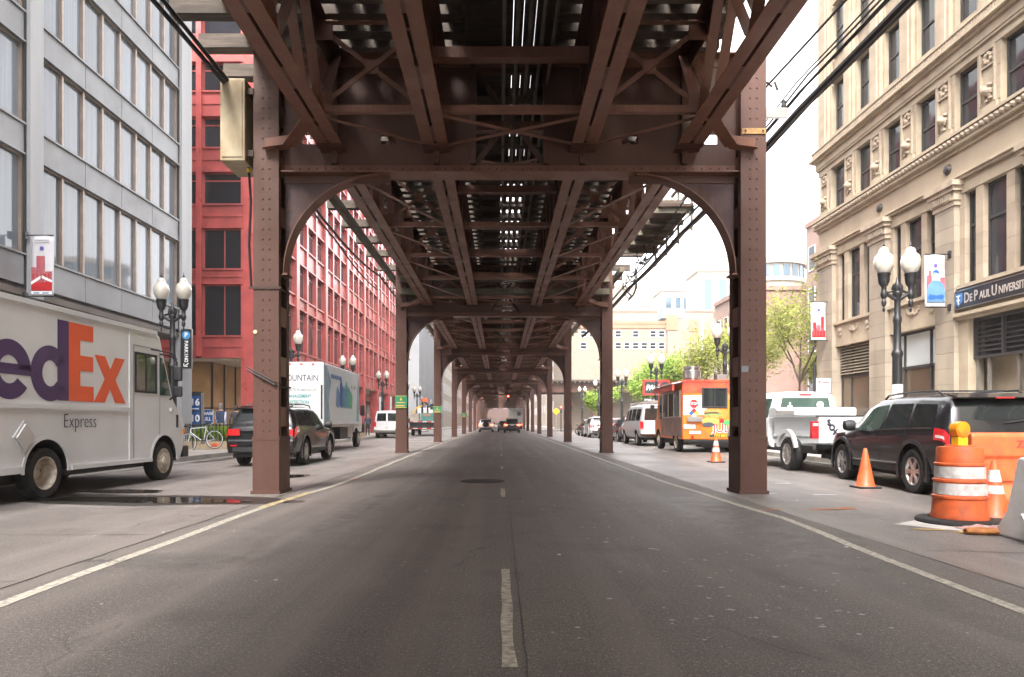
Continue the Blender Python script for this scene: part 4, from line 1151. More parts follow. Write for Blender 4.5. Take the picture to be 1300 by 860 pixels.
# ================================================================== VEHICLES
def wheel_set(r, wd, style, spokes=6):
    """meshes for one wheel facing +x: tyre, rim"""
    b = MB(); h = wd/2; rr = r*.66
    b.lathe([(rr,-h*.9),(r*.80,-h),(r*.94,-h*.96),(r,-h*.72),(r,h*.72),(r*.94,h*.96),(r*.80,h),(rr,h*.9),(rr*.98,h*.6)], 32, (0,0,0), 'x', caps=False)
    for k in range(40):
        a = 2*PI*k/40
        b.beam((-h*.7, r*.995*math.cos(a), r*.995*math.sin(a)), (h*.7, r*.995*math.cos(a+.06), r*.995*math.sin(a+.06)), .012, .012, (0,math.cos(a),math.sin(a)))
    ty = b.mesh('tyre', RUBBER)
    b = MB()
    if style == 'alloy':
        b.lathe([(rr*.99,h*.86),(rr*.93,h*.90),(rr*.86,h*.72),(rr*.84,h*.05)], 32, (0,0,0), 'x', caps=False)
        for k in range(spokes):
            a = 2*PI*k/spokes + .3
            for da in (-.13,.13):
                p = (h*.66, .10*rr*math.cos(a+da*3), .10*rr*math.sin(a+da*3)); q = (h*.72, rr*.9*math.cos(a+da), rr*.9*math.sin(a+da))
                b.beam(p, q, rr*.13, .03, (1,0,0))
        b.lathe([(rr*.26,h*.5),(rr*.24,h*.78),(rr*.12,h*.84),(0,h*.84)], 16, (0,0,0), 'x')
        for k in range(5):
            a = 2*PI*k/5; b.lathe([(.016,h*.7),(.016,h*.82),(0,h*.83)], 6, (0,rr*.19*math.cos(a),rr*.19*math.sin(a)), 'x')
    elif style == 'dual':       # deep dish truck wheel
        b.lathe([(rr,h*.95),(rr*.95,h*.97),(rr*.90,h*.85),(rr*.86,-h*.1),(rr*.78,-h*.45),(rr*.30,-h*.5),(rr*.28,-h*.2),(0,-h*.2)], 32, (0,0,0), 'x', caps=False)
        for k in range(8):
            a = 2*PI*k/8; b.lathe([(.022,-h*.5),(.022,-h*.32),(0,-h*.3)], 6, (0,rr*.52*math.cos(a),rr*.52*math.sin(a)), 'x')
    elif style == 'truck':      # raised front truck wheel
        b.lathe([(rr,h*.95),(rr*.95,h*.97),(rr*.90,h*.80),(rr*.80,h*.62),(rr*.60,h*.98),(rr*.42,h*1.05),(rr*.40,h*1.3),(rr*.22,h*1.4),(0,h*1.4)], 32, (0,0,0), 'x', caps=False)
        for k in range(8):
            a = 2*PI*k/8; b.lathe([(.022,h*.9),(.022,h*1.12),(0,h*1.15)], 6, (0,rr*.52*math.cos(a),rr*.52*math.sin(a)), 'x')
    rim = b.mesh('rim', {'alloy': ALLOY, 'dual': RIMW, 'truck': RIMW}[style])
    back = MB().lathe([(rr,-h*.3),(0,-h*.3)] if style == 'alloy' else [(rr*.9,-h*.7),(0,-h*.7)], 24, (0,0,0), 'x').mesh('brake', PLASTIC)
    return ty, rim, back
WH = {'suv': wheel_set(.36,.235,'alloy',6), 'pick': wheel_set(.40,.26,'alloy',8), 'car': wheel_set(.33,.21,'alloy',5), 'dual': wheel_set(.385,.24,'dual'), 'truck': wheel_set(.385,.24,'truck'), 'big': wheel_set(.46,.26,'dual')}
WR = {'suv': .36, 'pick': .40, 'car': .33, 'dual': .385, 'truck': .385, 'big': .46}
def wheel(t, kind, x, y):
    o = bpy.data.objects.new('wheel', WH[kind][0]); C.objects.link(o); o.parent = t
    o.location = (x, y, WR[kind]); o.rotation_euler = (random.uniform(0,.9), 0, 0 if x > 0 else PI)
    inst('rim', WH[kind][1], o); inst('brake', WH[kind][2], o)
    return o
def cut_wells(o, ys, r, W, zc, depth=.34):
    """cut four real wheel wells out of a closed body"""
    cut = []
    for y in ys:
        for s in (-1,1):
            me = MB().lathe([(r,min(s*(W/2-depth),s*(W/2+.2))),(r,max(s*(W/2-depth),s*(W/2+.2)))], 28, (0,y,zc), 'x', False).mesh('cut', PLASTIC)
            c = bpy.data.objects.new('cut', me); C.objects.link(c); cut.append(c)
    par = o.parent; o.parent = None
    for c in cut:
        m = o.modifiers.new('well', 'BOOLEAN'); m.operation = 'DIFFERENCE'; m.solver = 'EXACT'; m.object = c
        m.material_mode = 'TRANSFER'
    dg = bpy.context.evaluated_depsgraph_get()
    me = bpy.data.meshes.new_from_object(o.evaluated_get(dg))
    o.modifiers.clear(); old = o.data; o.data = me; me.name = o.name
    o.parent = par
    for c in cut:
        cm = c.data; bpy.data.objects.remove(c); bpy.data.meshes.remove(cm)
    return o
class Body:
    """lofted car shell; stations (y, zb, zbelt, ztop, wb, wm, wt)"""
    def __init__(s, st): s.st = st
    def at(s, y):
        st = s.st
        if y <= st[0][0]: return st[0]
        for a, b in zip(st, st[1:]):
            if y <= b[0]:
                t = (y-a[0])/(b[0]-a[0]+1e-9)
                return tuple(p+(q-p)*t for p, q in zip(a, b))
        return st[-1]
    def ring(s, y):
        y, zb, zl, zt, wb, wm, wt = s.at(y); d = zl-zb
        return [(0,zb),(wb-.08,zb),(wb,zb+.06),(wm-.015,zb+.28*d),(wm,zb+.5*d),(wm-.012,zb+.78*d),(wm-.045,zl),(wt+.0,zt-.085*min(1,(zt-zl)/.3)),(wt-.045,zt-.03*min(1,(zt-zl)/.2)),(wt-.13,zt-.004),(wt*.5,zt+.014),(0,zt+.02)]
    def P(s, y, v, side=1, off=0):
        r = s.ring(y); i = min(int(v), len(r)-2); f = v-i
        (x0,z0),(x1,z1) = r[i], r[i+1]
        x, z = x0+(x1-x0)*f, z0+(z1-z0)*f
        if off:
            e = .03
            def q(yy, vv):
                rr = s.ring(yy); ii = min(int(max(vv,0)), len(rr)-2); ff = vv-ii
                return Vector((rr[ii][0]+(rr[ii+1][0]-rr[ii][0])*ff, yy, rr[ii][1]+(rr[ii+1][1]-rr[ii][1])*ff))
            n = (q(y+e,v)-q(y-e,v)).cross(q(y,min(v+.05,10.99))-q(y,max(v-.05,0)))
            if n.length > 1e-9:
                n.normalize()
                if n.x*1 + n.z*.3 < 0 and v < 8: n = -n
                if v >= 8 and n.z < 0: n = -n
                p = Vector((x,y,z)) + n*off; x, y, z = p
        return (side*x, y, z)
    def mesh(s, name, m, dy=.09):
        b = MB(); y = s.st[0][0]; ysn = sorted(set([a[0] for a in s.st] + [s.st[0][0]+i*dy for i in range(int((s.st[-1][0]-s.st[0][0])/dy)+1)]))
        ysn = [a for i, a in enumerate(ysn) if i == 0 or a-ysn[i-1] > 1e-3]
        vs = []; n = 12; N = 2*n-2
        for y in ysn:
            r = s.ring(y)
            vs += [(x,y,z) for x,z in r] + [(-x,y,z) for x,z in r[-2:0:-1]]
        fs = []
        for i in range(len(ysn)-1):
            for k in range(N):
                l = (k+1)%N; fs.append((i*N+k,i*N+l,(i+1)*N+l,(i+1)*N+k))
        fs.append(tuple(range(N))); fs.append(tuple((len(ysn)-1)*N+k for k in range(N)))
        b.add(vs, fs, True)
        return b.mesh(name, m)
    def patch(s, b, yb0, yb1, yt0, yt1, v0, v1, side=1, off=.004, nu=8, nv=4):
        vs = []
        for j in range(nv+1):
            f = j/nv
            for i in range(nu+1):
                g = i/nu
                y = (yb0+(yb1-yb0)*g)*(1-f) + (yt0+(yt1-yt0)*g)*f
                vs.append(s.P(y, v0+(v1-v0)*f, side, off))
        fs = [(j*(nu+1)+i, j*(nu+1)+i+1, (j+1)*(nu+1)+i+1, (j+1)*(nu+1)+i) for j in range(nv) for i in range(nu)]
        b.add(vs, fs, True); return b
    def across(s, b, y0, y1, x0, x1, off=.005, nu=10, nv=4):
        """patch over the top surface between two y positions (windscreen, backlight)"""
        vs = []
        for j in range(nv+1):
            y = y0+(y1-y0)*j/nv
            r = s.ring(y); hw = r[9][0]
            for i in range(nu+1):
                u = -1+2*i/nu; x = hw*(x0 + (x1-x0)*0)*u if False else hw*u*x0
                ax = abs(x); k = 9
                while k < 10 and r[k+1][0] > ax: k += 1
                (xa,za),(xb,zb) = r[k], r[k+1]
                z = za+(zb-za)*((xa-ax)/(xa-xb+1e-9))
                vs.append((x,y,z))
        # offset along the mean normal
        d = Vector((0, s.at(y1)[0]-s.at(y0)[0], s.at(y1)[3]-s.at(y0)[3])).normalized(); n = Vector((0,-d.z,d.y))
        if n.z < 0: n = -n
        vs = [tuple(Vector(v)+n*off) for v in vs]
        fs = [(j*(nu+1)+i, j*(nu+1)+i+1, (j+1)*(nu+1)+i+1, (j+1)*(nu+1)+i) for j in range(nv) for i in range(nu)]
        b.add(vs, fs, True); return b
def arc_strip(b, yc, zc, r0, r1, x0, x1, a0=-.15, a1=PI+.15, n=20):
    vs = []; 
    for k in range(n+1):
        a = a0+(a1-a0)*k/n; c, s_ = math.cos(a), math.sin(a)
        vs += [(x0,yc+r0*c,zc+r0*s_),(x1,yc+r0*c,zc+r0*s_),(x1*1.0,yc+r1*c,zc+r1*s_),(x0,yc+r1*c,zc+r1*s_)]
    fs = []
    for k in range(n):
        o = 4*k
        for i in range(4): fs.append((o+i,o+(i+1)%4,o+4+(i+1)%4,o+4+i))
    fs += [(0,1,2,3),(4*n,4*n+1,4*n+2,4*n+3)]
    b.add(vs, fs, True)

def suv(label, loc, rz, paint, group=None, glass=CARGLASS, name='suv', detail=True, tail=LAMPRED):
    t = thing(name, label, 'car', loc, rz, group)
    H = lambda z: z if z < 1 else 1+(z-1)*.89
    B = Body([(-2.44,.40,.80,.90,.80,.86,.78),(-2.40,.38,.96,1.03,.84,.905,.80),(-2.30,.36,1.04,1.14,.87,.915,.80),(-2.16,.33,1.06,1.46,.88,.918,.74),(-2.08,.31,1.065,1.60,.88,.918,.70),(-1.9,.28,1.065,1.645,.88,.918,.69),
              (-1.2,.26,1.05,1.68,.88,.918,.69),(-.3,.26,1.02,1.69,.88,.918,.69),(.25,.26,.995,1.655,.88,.918,.69),(.62,.26,.985,1.53,.88,.918,.71),(1.02,.26,.975,1.27,.88,.918,.75),(1.30,.26,.965,1.05,.88,.918,.79),
              (1.75,.27,.935,1.0,.88,.915,.79),(2.05,.30,.86,.93,.85,.875,.73),(2.22,.34,.76,.83,.74,.78,.64),(2.30,.40,.64,.72,.58,.62,.52)])
    B.st = [(y,zb,H(zl),H(zt),wb,wm,wt) for y,zb,zl,zt,wb,wm,wt in B.st]
    body = inst('body', B.mesh('body', paint), t)
    cut_wells(body, (-1.40,1.42), .44, 1.836, .38)
    for s in (-1,1):
        for y in (-1.40,1.42):
            wheel(t, 'suv', s*.80, y)
            f = MB(); arc_strip(f, y, .38, .435, .505, s*.885, s*.928, -.35, PI+.35); f.build('wheel_arch', paint, t)
        w = MB(); B.patch(w, -.18,.86,-.22,.42, 6.06,6.9, s); w.build('front_window', glass if glass is not CARGLASS else CARGLASSG, t)
        w = MB(); B.patch(w, -1.10,-.28,-1.06,-.31, 6.06,6.9, s); w.build('rear_window', glass, t)
        w = MB(); B.patch(w, -1.95,-1.20,-1.80,-1.16, 6.10,6.88, s); w.build('quarter_window', glass, t)
        w = MB(); B.patch(w, -2.36,-2.06,-2.28,-2.02, 4.95,6.02, s, .014); 
        B.patch(w, -2.43,-2.36,-2.40,-2.28, 4.95,6.02, s, .012)
        w.build('tail_lamp', tail, t)
        w = MB(); B.patch(w, -2.35,-2.12,-2.33,-2.10, 5.15,5.4, s, .018); w.build('lamp_reflector', LAMPCLR, t)
        w = MB(); B.patch(w, 1.85,2.16,1.85,2.12, 5.2,6.0, s, .008); w.build('headlight', LAMPCLR, t)
        if detail:
            for y in (.93,-.24,-1.12):
                g = MB(); B.patch(g, y-.006,y+.006,y-.006,y+.006, 2.2,6.0, s, .0035, 1, 6); g.build('door_gap', PLASTIC, t)
            g = MB(); B.patch(g, -.96,1.02,-.96,1.02, 2.05,2.75, s, .012); g.build('rocker_cladding', PLASTIC, t)
            g = MB(); B.patch(g, -.96,1.02,-.96,1.02, 2.95,3.05, s, .012, 8, 1); g.build('side_moulding', CHROME, t)
            for y in (-.08,-.98):
                h = MB(); p = B.P(y,5.45,s,.03); h.beam((p[0],y-.11,p[2]+.0),(p[0],y+.11,p[2]+.005),.03,.03); h.build('door_handle', paint, t)
            g = MB(); B.patch(g, -2.0,.95,-1.84,.45, 5.99,6.05, s, .006, 12, 1); g.build('window_trim', CHROME, t)
        m_ = MB(); m_.lathe([(0,-.12),(.09,-.10),(.115,0),(.10,.08),(0,.11)], 14, (s*1.01,.78,1.10), 'x'); m_.beam((s*.86,.76,1.03),(s*.98,.78,1.06),.06,.04); m_.build('mirror', PLASTIC, t)
        rr = MB(); rr.tube([(s*.60,-1.75,H(1.66)),(s*.60,-1.6,H(1.735)),(s*.605,-.6,H(1.755)),(s*.60,.05,H(1.735)),(s*.59,.2,H(1.66))], .020, 8); rr.build('roof_rail', paint if paint is BLACKC else PLASTIC, t)
    for y in (-1.25,-.25):
        MB().beam((-.6,y,H(1.755)),(.6,y,H(1.755)),.05,.025).build('cross_bar', PLASTIC, t)
    w = MB(); B.across(w, -2.27,-2.09, .96, .96); w.build('rear_screen', CARGLASS, t)
    w = MB(); B.across(w, .34,1.26, .97, .97); w.build('windscreen', CARGLASSG, t)
    sp = MB(); sp.prism([(-2.26,H(1.60)),(-1.95,H(1.68)),(-1.95,H(1.655)),(-2.22,H(1.575))], lambda a,c,q: (q,a,c), -.66,.66); sp.build('spoiler', paint, t)
    MB().bx(-.13,.13,-2.275,-2.262,H(1.582),H(1.602)).build('brake_light', LAMPRED, t)
    # rear end
    bp = MB(); bp.prism([(-2.50,.46),(-2.52,.60),(-2.50,.70),(-2.42,.76),(-2.30,.76),(-2.30,.34),(-2.44,.36)], lambda a,c,q: (q,a,c), -.86,.86); o = bp.build('rear_bumper', paint, t); bevel(o,.03)
    MB().bx(-.70,.70,-2.53,-2.49,.40,.52).build('bumper_cladding', PLASTIC, t)
    for s in (-1,1): 
        MB().bx(min(s*.54,s*.84),max(s*.54,s*.84),-2.465,-2.40,.82,.99).build('tail_lamp', tail, t)
        MB().bx(min(s*.60,s*.76),max(s*.60,s*.76),-2.53,-2.51,.545,.575).build('reflector', LAMPRED, t)
    MB().bx(-.17,.17,-2.462,-2.44,.80,.93).build('number_plate', REFLW, t)
    MB().bx(-.5,.5,-2.47,-2.44,.945,.965).build('chrome_strip', CHROME, t)
    MB().beam((-.03,-2.315,H(1.17)),(.46,-2.27,H(1.25)),.02,.02).build('wiper', PLASTIC, t)
    fb = MB(); fb.bx(-.6,.6,2.16,2.34,.34,.56); o = fb.build('front_bumper', paint, t); bevel(o,.05)
    MB().bx(-.78,.78,-2.2,2.0,.24,.36).build('underside', PLASTIC, t)
    MB().tube([(.55,-2.1,.30),(.55,-2.50,.30)], .03, 8).build('exhaust', CHROME, t)
    return t
suv('black five door suv with a silver roof line parked beside the orange barrels', (7.76, 12.46, 0), R(-5.2), BLACKC)
suv('black suv stopped at the left kerb partly behind the nearest steel column', (-6.28, 20.2, 0), R(1.2), BLACKC)

# ---- white pickup
def pickup():
    t = thing('pickup_truck', 'white pickup truck with a tool box across its bed and black lettering on the tailgate', 'pickup truck', (7.93, 18.15, 0), R(-.4))
    hw = .98
    def sect(yz, m, name, w=hw, par=None, bev=.03):
        o = MB().prism(yz, lambda a,c,q: (q,a,c), -w, w).build(name, m, par or t); 
        if bev: bevel(o, bev)
        return o
    # cab shell
    B = Body([(-.42,.52,1.22,1.86,.93,.975,.74),(-.36,.52,1.22,1.92,.93,.975,.74),(-.1,.52,1.22,1.955,.93,.975,.74),(.6,.52,1.21,1.96,.93,.975,.74),(1.0,.52,1.20,1.90,.93,.975,.75),(1.3,.52,1.19,1.70,.93,.975,.78),(1.62,.52,1.18,1.32,.93,.975,.84),(1.75,.52,1.17,1.25,.93,.975,.86),(2.6,.54,1.12,1.20,.93,.97,.86),(2.88,.56,1.08,1.15,.91,.94,.82),(2.95,.58,.95,1.02,.88,.90,.78)])
    cab = inst('cab', B.mesh('cab', WHITEP), t)
    # bed: side profile with the bed floor left open on top
    bed = MB()
    for s in (-1,1):
        pr = [(hw-.03,.60),(hw+.0,.70),(hw,1.0),(hw-.02,1.24),(hw-.05,1.30),(hw-.14,1.30),(hw-.14,.85),(hw-.2,.60)]
        bed.prism(pr, lambda a,c,q,s=s: (s*a,q,c), -2.98,-.46)
    bed.bx(-.84,.84,-2.98,-.46,.62,.80); bed.bx(-.84,.84,-.52,-.46,.8,1.30)
    bd = bed.build('bed', WHITEP, t)
    for o in (cab, bd): cut_wells(o, (-1.62,2.02), .50, 1.96, .42, .36)
    tg = MB().bx(-.84,.84,-3.02,-2.95,.72,1.28).bx(-.80,.80,-3.03,-3.02,1.20,1.24).build('tailgate', WHITEP, t); bevel(tg,.02)
    MB().bx(-.86,.86,-3.03,-2.90,1.285,1.315).build('tailgate_cap', PLASTIC, t)
    MB().bx(.36,.62,-3.035,-3.018,1.08,1.18).build('tailgate_handle', PLASTIC, t) if False else MB().bx(-.14,.14,-3.035,-3.018,1.06,1.16).build('tailgate_handle', PLASTIC, t)
    for s in (-1,1):
        MB().bx(min(s*.84,s*.985),max(s*.84,s*.985),-3.03,-2.90,.80,1.18).build('tail_lamp', LAMPRED, t)
        MB().bx(min(s*.86,s*.97),max(s*.86,s*.97),-3.038,-3.03,1.08,1.14).build('reversing_lens', LAMPCLR, t)
        fl = MB(); arc_strip(fl, -1.62, .42, .49, .575, s*.93, s*1.012, .28, PI-.28); fl.build('wheel_arch', WHITEP, t)
        fl = MB(); arc_strip(fl, 2.02, .42, .49, .56, s*.92, s*1.0, .2, PI-.2); fl.build('wheel_arch', WHITEP, t)
        for y in (-1.62,2.02): wheel(t, 'pick', s*.86, y)
        w = MB(); B.patch(w, .32,1.28,.30,.96, 6.1,6.88, s); w.build('side_window', CARGLASSG, t)
        w = MB(); B.patch(w, -.26,.20,-.22,.22, 6.1,6.88, s); w.build('rear_side_window', CARGLASSG, t)
        for y in (.26,1.42,-.34):
            g = MB(); B.patch(g, y-.006,y+.006,y-.006,y+.006, 2.2,6.0, s, .0035, 1, 6); g.build('door_gap', INKG, t)
        MB().bx(min(s*.985,s*1.0),max(s*.985,s*1.0),-.02,.06,.90,1.14).build('door_handle', PLASTIC, t)
        MB().beam((s*.98,-.3,.47),(s*.98,1.3,.47),.16,.05).build('running_board', PLASTIC, t)
        MB().bx(min(s*1.0,s*1.22),max(s*1.0,s*1.22),1.28,1.36,1.22,1.50).build('mirror', PLASTIC, t)
    w = MB().add([(-.68,-.432,1.36),(.68,-.432,1.36),(.60,-.405,1.80),(-.60,-.405,1.80)], [(0,1,2,3)])
    w.v = [(x, -.43 if z < 1.5 else -.425, z) for x, y, z in w.v]
    rw = w.build('rear_window', CARGLASSG, t); 
    MB().lathe([(.09,-.006),(.09,0),(0,0)], 16, (.38,-.437,1.62), 'y').build('round_sticker', WHITEI, rw)
    MB().bx(-.46,-.34,-.44,-.434,1.52,1.60).bx(-.42,-.38,-.44,-.434,1.6,1.68).build('window_sticker', WHITEI, rw)
    MB().bx(-.16,.16,-.44,-.40,1.86,1.90).build('brake_light', LAMPRED, t)
    tb = MB().prism([(-1.02,1.31),(-1.06,1.34),(-1.06,1.50),(-.98,1.54),(-.62,1.54),(-.56,1.50),(-.56,1.31)], lambda a,c,q: (q,a,c), -1.0,1.0)
    o = tb.build('tool_box', WHITEP, t); bevel(o,.015)
    MB().bx(-1.005,-.55,-1.075,-1.055,1.36,1.46).build('tool_box_lock', STAINL, o)
    MB().bx(-.96,.96,-3.16,-2.98,.54,.68).bx(-.5,.5,-3.20,-3.0,.56,.62).build('rear_bumper', CHROME, t)
    MB().bx(-.60,.60,-3.18,-3.16,.585,.665).build('step_pad', PLASTIC, t)
    MB().bx(-.15,.15,-3.175,-3.161,.66,.76).build('number_plate', REFLW, t)
    MB().bx(-.8,.8,-2.9,2.8,.44,.62).bx(-.5,.5,-2.9,-2.4,.34,.5).build('chassis', PLASTIC, t)
    MB().lathe([(.30,-.12),(.36,0),(.30,.12),(0,.12)], 20, (0,-2.4,.42), 'z').build('spare_wheel', RUBBER, t)
    for ch, x, z in (('S',-.62,1.15),('O',-.55,1.04),('X',-.48,.94)):
        text(t, ch, .19, (x,-3.034,z), '-y', INK, .010, sx=.85)
    text(t, 'S', .12, (-.77,-3.034,1.13), '-y', INKG, .002)
    return t
pickup()

# ---- delivery step van with big lettering
def step_van():
    t = thing('delivery_van', 'tall off white delivery van with big purple and orange lettering at the left kerb', 'delivery van', (-8.02, 11.0, 0), R(-1.6))
    hw = 1.16
    prof = [(-4.2,.42),(2.55,.40),(2.70,.36),(3.45,.36),(3.60,.62),(3.66,1.02),(3.60,1.20),(3.16,1.66),(2.74,2.66),(2.66,2.86),(2.50,2.96),(-4.2,2.96)]
    o = MB().prism(prof, lambda a,c,q: (q,a,c), -hw, hw).build('body', TRUCKW, t)
    bevel(o, .05, 3, 30)
    cut_wells(o, (-.62,2.82), .50, 2*hw, .42, .45)
    for s in (-1,1):
        wheel(t, 'dual', s*1.03, -.62); wheel(t, 'truck', s*1.03, 2.82)
        for y in (-.62,2.82):
            f = MB(); arc_strip(f, y, .42, .48, .53, s*1.15, s*1.172, -.05, PI+.05); f.build('arch_trim', TRUCKW, t)
    x = hw
    MB().bx(x,x+.03,-4.2,1.56,1.36,1.43).build('side_rail', WHITEP, t)
    MB().bx(x,x+.035,-4.2,2.48,2.875,2.955).build('roof_rail', WHITEP, t)
    MB().bx(x,x+.022,1.55,1.60,.45,2.87).build('corner_strip', WHITEP, t)
    MB().bx(x,x+.04,-.08,2.30,.40,.47).bx(x,x+.04,-4.2,-1.16,.42,.52).build('sill_rail', TRUCKW, t)
    # cab door, windows
    d = MB().bx(x,x+.008,1.70,1.715,.5,2.60).bx(x,x+.008,2.615,2.63,.9,2.60).bx(x,x+.008,1.70,2.63,2.595,2.61)
    d.build('door_gap', INKG, t)
    f = MB().bx(x,x+.022,1.74,2.50,1.72,1.76).bx(x,x+.022,1.74,2.50,2.44,2.48).bx(x,x+.022,1.74,1.78,1.76,2.44).bx(x,x+.022,2.46,2.50,1.76,2.44).bx(x,x+.022,2.10,2.13,1.76,2.44).build('side_window', PLASTIC, t)
    MB().bx(x+.004,x+.012,1.78,2.10,1.76,2.44).bx(x+.004,x+.012,2.13,2.46,1.76,2.44).build('pane', CARGLASSG, f)
    q = MB().prism([(2.62,1.70),(3.06,1.70),(2.74,2.45),(2.62,2.45)], lambda a,c,w: (w,a,c), x+.002, x+.012).build('quarter_window', CARGLASSG, t)
    ws = MB()
    vs = [(-1.08,3.17,1.70),(1.08,3.17,1.70),(1.08,2.78,2.62),(-1.08,2.78,2.62)]
    ws.add([(a,b_+.02,c+.01) for a,b_,c in vs], [(0,1,2,3)]); ws.build('windscreen', CARGLASSG, t)
    mir = MB().tube([(x,2.62,2.52),(x+.12,2.86,2.50),(x+.18,2.95,2.40),(x+.18,2.98,1.75),(x,3.02,1.62)], .018, 8).tube([(x,2.3,2.58),(x+.12,2.86,2.56),(x+.18,2.97,2.44)], .014, 8)
    mr = mir.build('mirror', PLASTIC, t)
    hd = MB().bx(x+.10,x+.28,2.93,3.02,2.0,2.32).build('mirror_head', PLASTIC, mr); bevel(hd,.03)
    hd = MB().bx(x+.10,x+.28,2.93,3.02,1.68,1.90).build('mirror_head', PLASTIC, mr); bevel(hd,.03)
    MB().lathe([(0,.05),(.05,.045),(.06,0)], 12, (x,3.05,1.40), 'x').build('marker_lamp', REFLW, t)
    MB().bx(x,x+.01,3.28,3.36,1.05,1.32).build('vent', PLASTIC, t)
    MB().bx(x-.06,x+.012,3.56,3.655,.92,1.02).build('side_lamp', AMBER, t)
    b_ = MB().bx(-1.15,1.15,3.60,3.86,.42,.66).build('front_bumper', PLASTIC, t); bevel(b_,.03)
    MB().bx(-.95,.95,-4.0,3.4,.30,.5).bx(-.5,.5,-1.2,-.3,.2,.5).build('chassis', PLASTIC, t)
    MB().bx(.6,1.12,-3.4,-1.5,.22,.42).build('fuel_tank', DARKC, t)
    text(t, '%s' % 'Express', .33, (x+.012,.16,1.17), '+x', INK, -.006, sx=.82, ext=.002)
    # placard holder turned on its corner
    pl = MB().prism([(-1.34,.94),(-1.12,1.19),(-.90,.94),(-1.12,.69)], lambda a,c,w: (w,a,c), x, x+.025).prism([(-1.295,.94),(-1.12,1.14),(-.945,.94),(-1.12,.74)], lambda a,c,w: (w,a,c), x+.025, x+.05).build('placard_holder', SILVER, t); bevel(pl,.008)
    rv = MB()
    for k in range(44):
        rv.rivet((x+.0,-3.5+k*.115,2.84),(1,0,0),.008); rv.rivet((x+.0,-3.5+k*.115,1.33),(1,0,0),.008)
    for k in range(14): rv.rivet((x,1.64,.55+k*.165),(1,0,0),.008)
    rv.build('rivets', TRUCKW, t, kind='stuff')
    # hand cut vinyl letters, cap height 1.5 to 2.77
    def L(poly, m, name='letter'):
        return MB().prism(poly, lambda a,c,w: (w,a,c), x+.003, x+.007).build(name, m, t)
    def ring(cy, cz, ro, ri, a0, a1, n=26, sy=1.0, ri_y=None):
        out = [(cy+sy*ro[0]*math.cos(a0+(a1-a0)*k/n), cz+ro[1]*math.sin(a0+(a1-a0)*k/n)) for k in range(n+1)]
        inn = [(cy+sy*ri[0]*math.cos(a0+(a1-a0)*k/n), cz+ri[1]*math.sin(a0+(a1-a0)*k/n)) for k in range(n+1)]
        return out + inn[::-1]
    b0 = 1.50; cap = 2.76; 
    e0 = -.12
    L([(e0,b0),(e0+.63,b0),(e0+.63,b0+.25),(e0+.28,b0+.25),(e0+.28,b0+.50),(e0+.62,b0+.50),(e0+.62,b0+.75),(e0+.28,b0+.75),(e0+.28,cap-.26),(e0+.62,cap-.26),(e0+.62,cap),(e0,cap)], VORANGE)
    xh = b0+.80; x0 = e0+.64
    L([(x0,b0),(x0+.30,b0),(x0+.455,b0+.24),(x0+.61,b0),(x0+.92,b0),(x0+.61,b0+.405),(x0+.90,xh),(x0+.60,xh),(x0+.46,b0+.58),(x0+.31,xh),(x0+.02,xh),(x0+.30,b0+.405)], VORANGE)
    # d
    L([(e0-.265,b0),(e0-.004,b0),(e0-.004,cap),(e0-.265,cap)], PURPLE)
    L(ring(e0-.43, b0+.405, (.42,.425), (.175,.20), .62, 2*PI-.62, 30), PURPLE)
    L([(e0-.27,b0+.645),(e0-.27,b0+.80-.0),(e0-.10,b0+.69),(e0-.262,b0+.60)], PURPLE) if False else None
    # e
    ce = e0-1.27
    L(ring(ce, b0+.405, (.43,.425), (.19,.20), -.0, PI, 22), PURPLE)
    L(ring(ce, b0+.405, (.43,.425), (.19,.20), PI, 2*PI-.62, 18), PURPLE)
    L([(ce-.20,b0+.335),(ce+.43,b0+.335),(ce+.43,b0+.49),(ce-.20,b0+.49)], PURPLE)
    # F
    f0 = ce-1.12
    L([(f0,b0),(f0+.28,b0),(f0+.28,b0+.50),(f0+.62,b0+.50),(f0+.62,b0+.75),(f0+.28,b0+.75),(f0+.28,cap-.26),(f0+.70,cap-.26),(f0+.70,cap),(f0,cap)], PURPLE)
    return t
step_van()

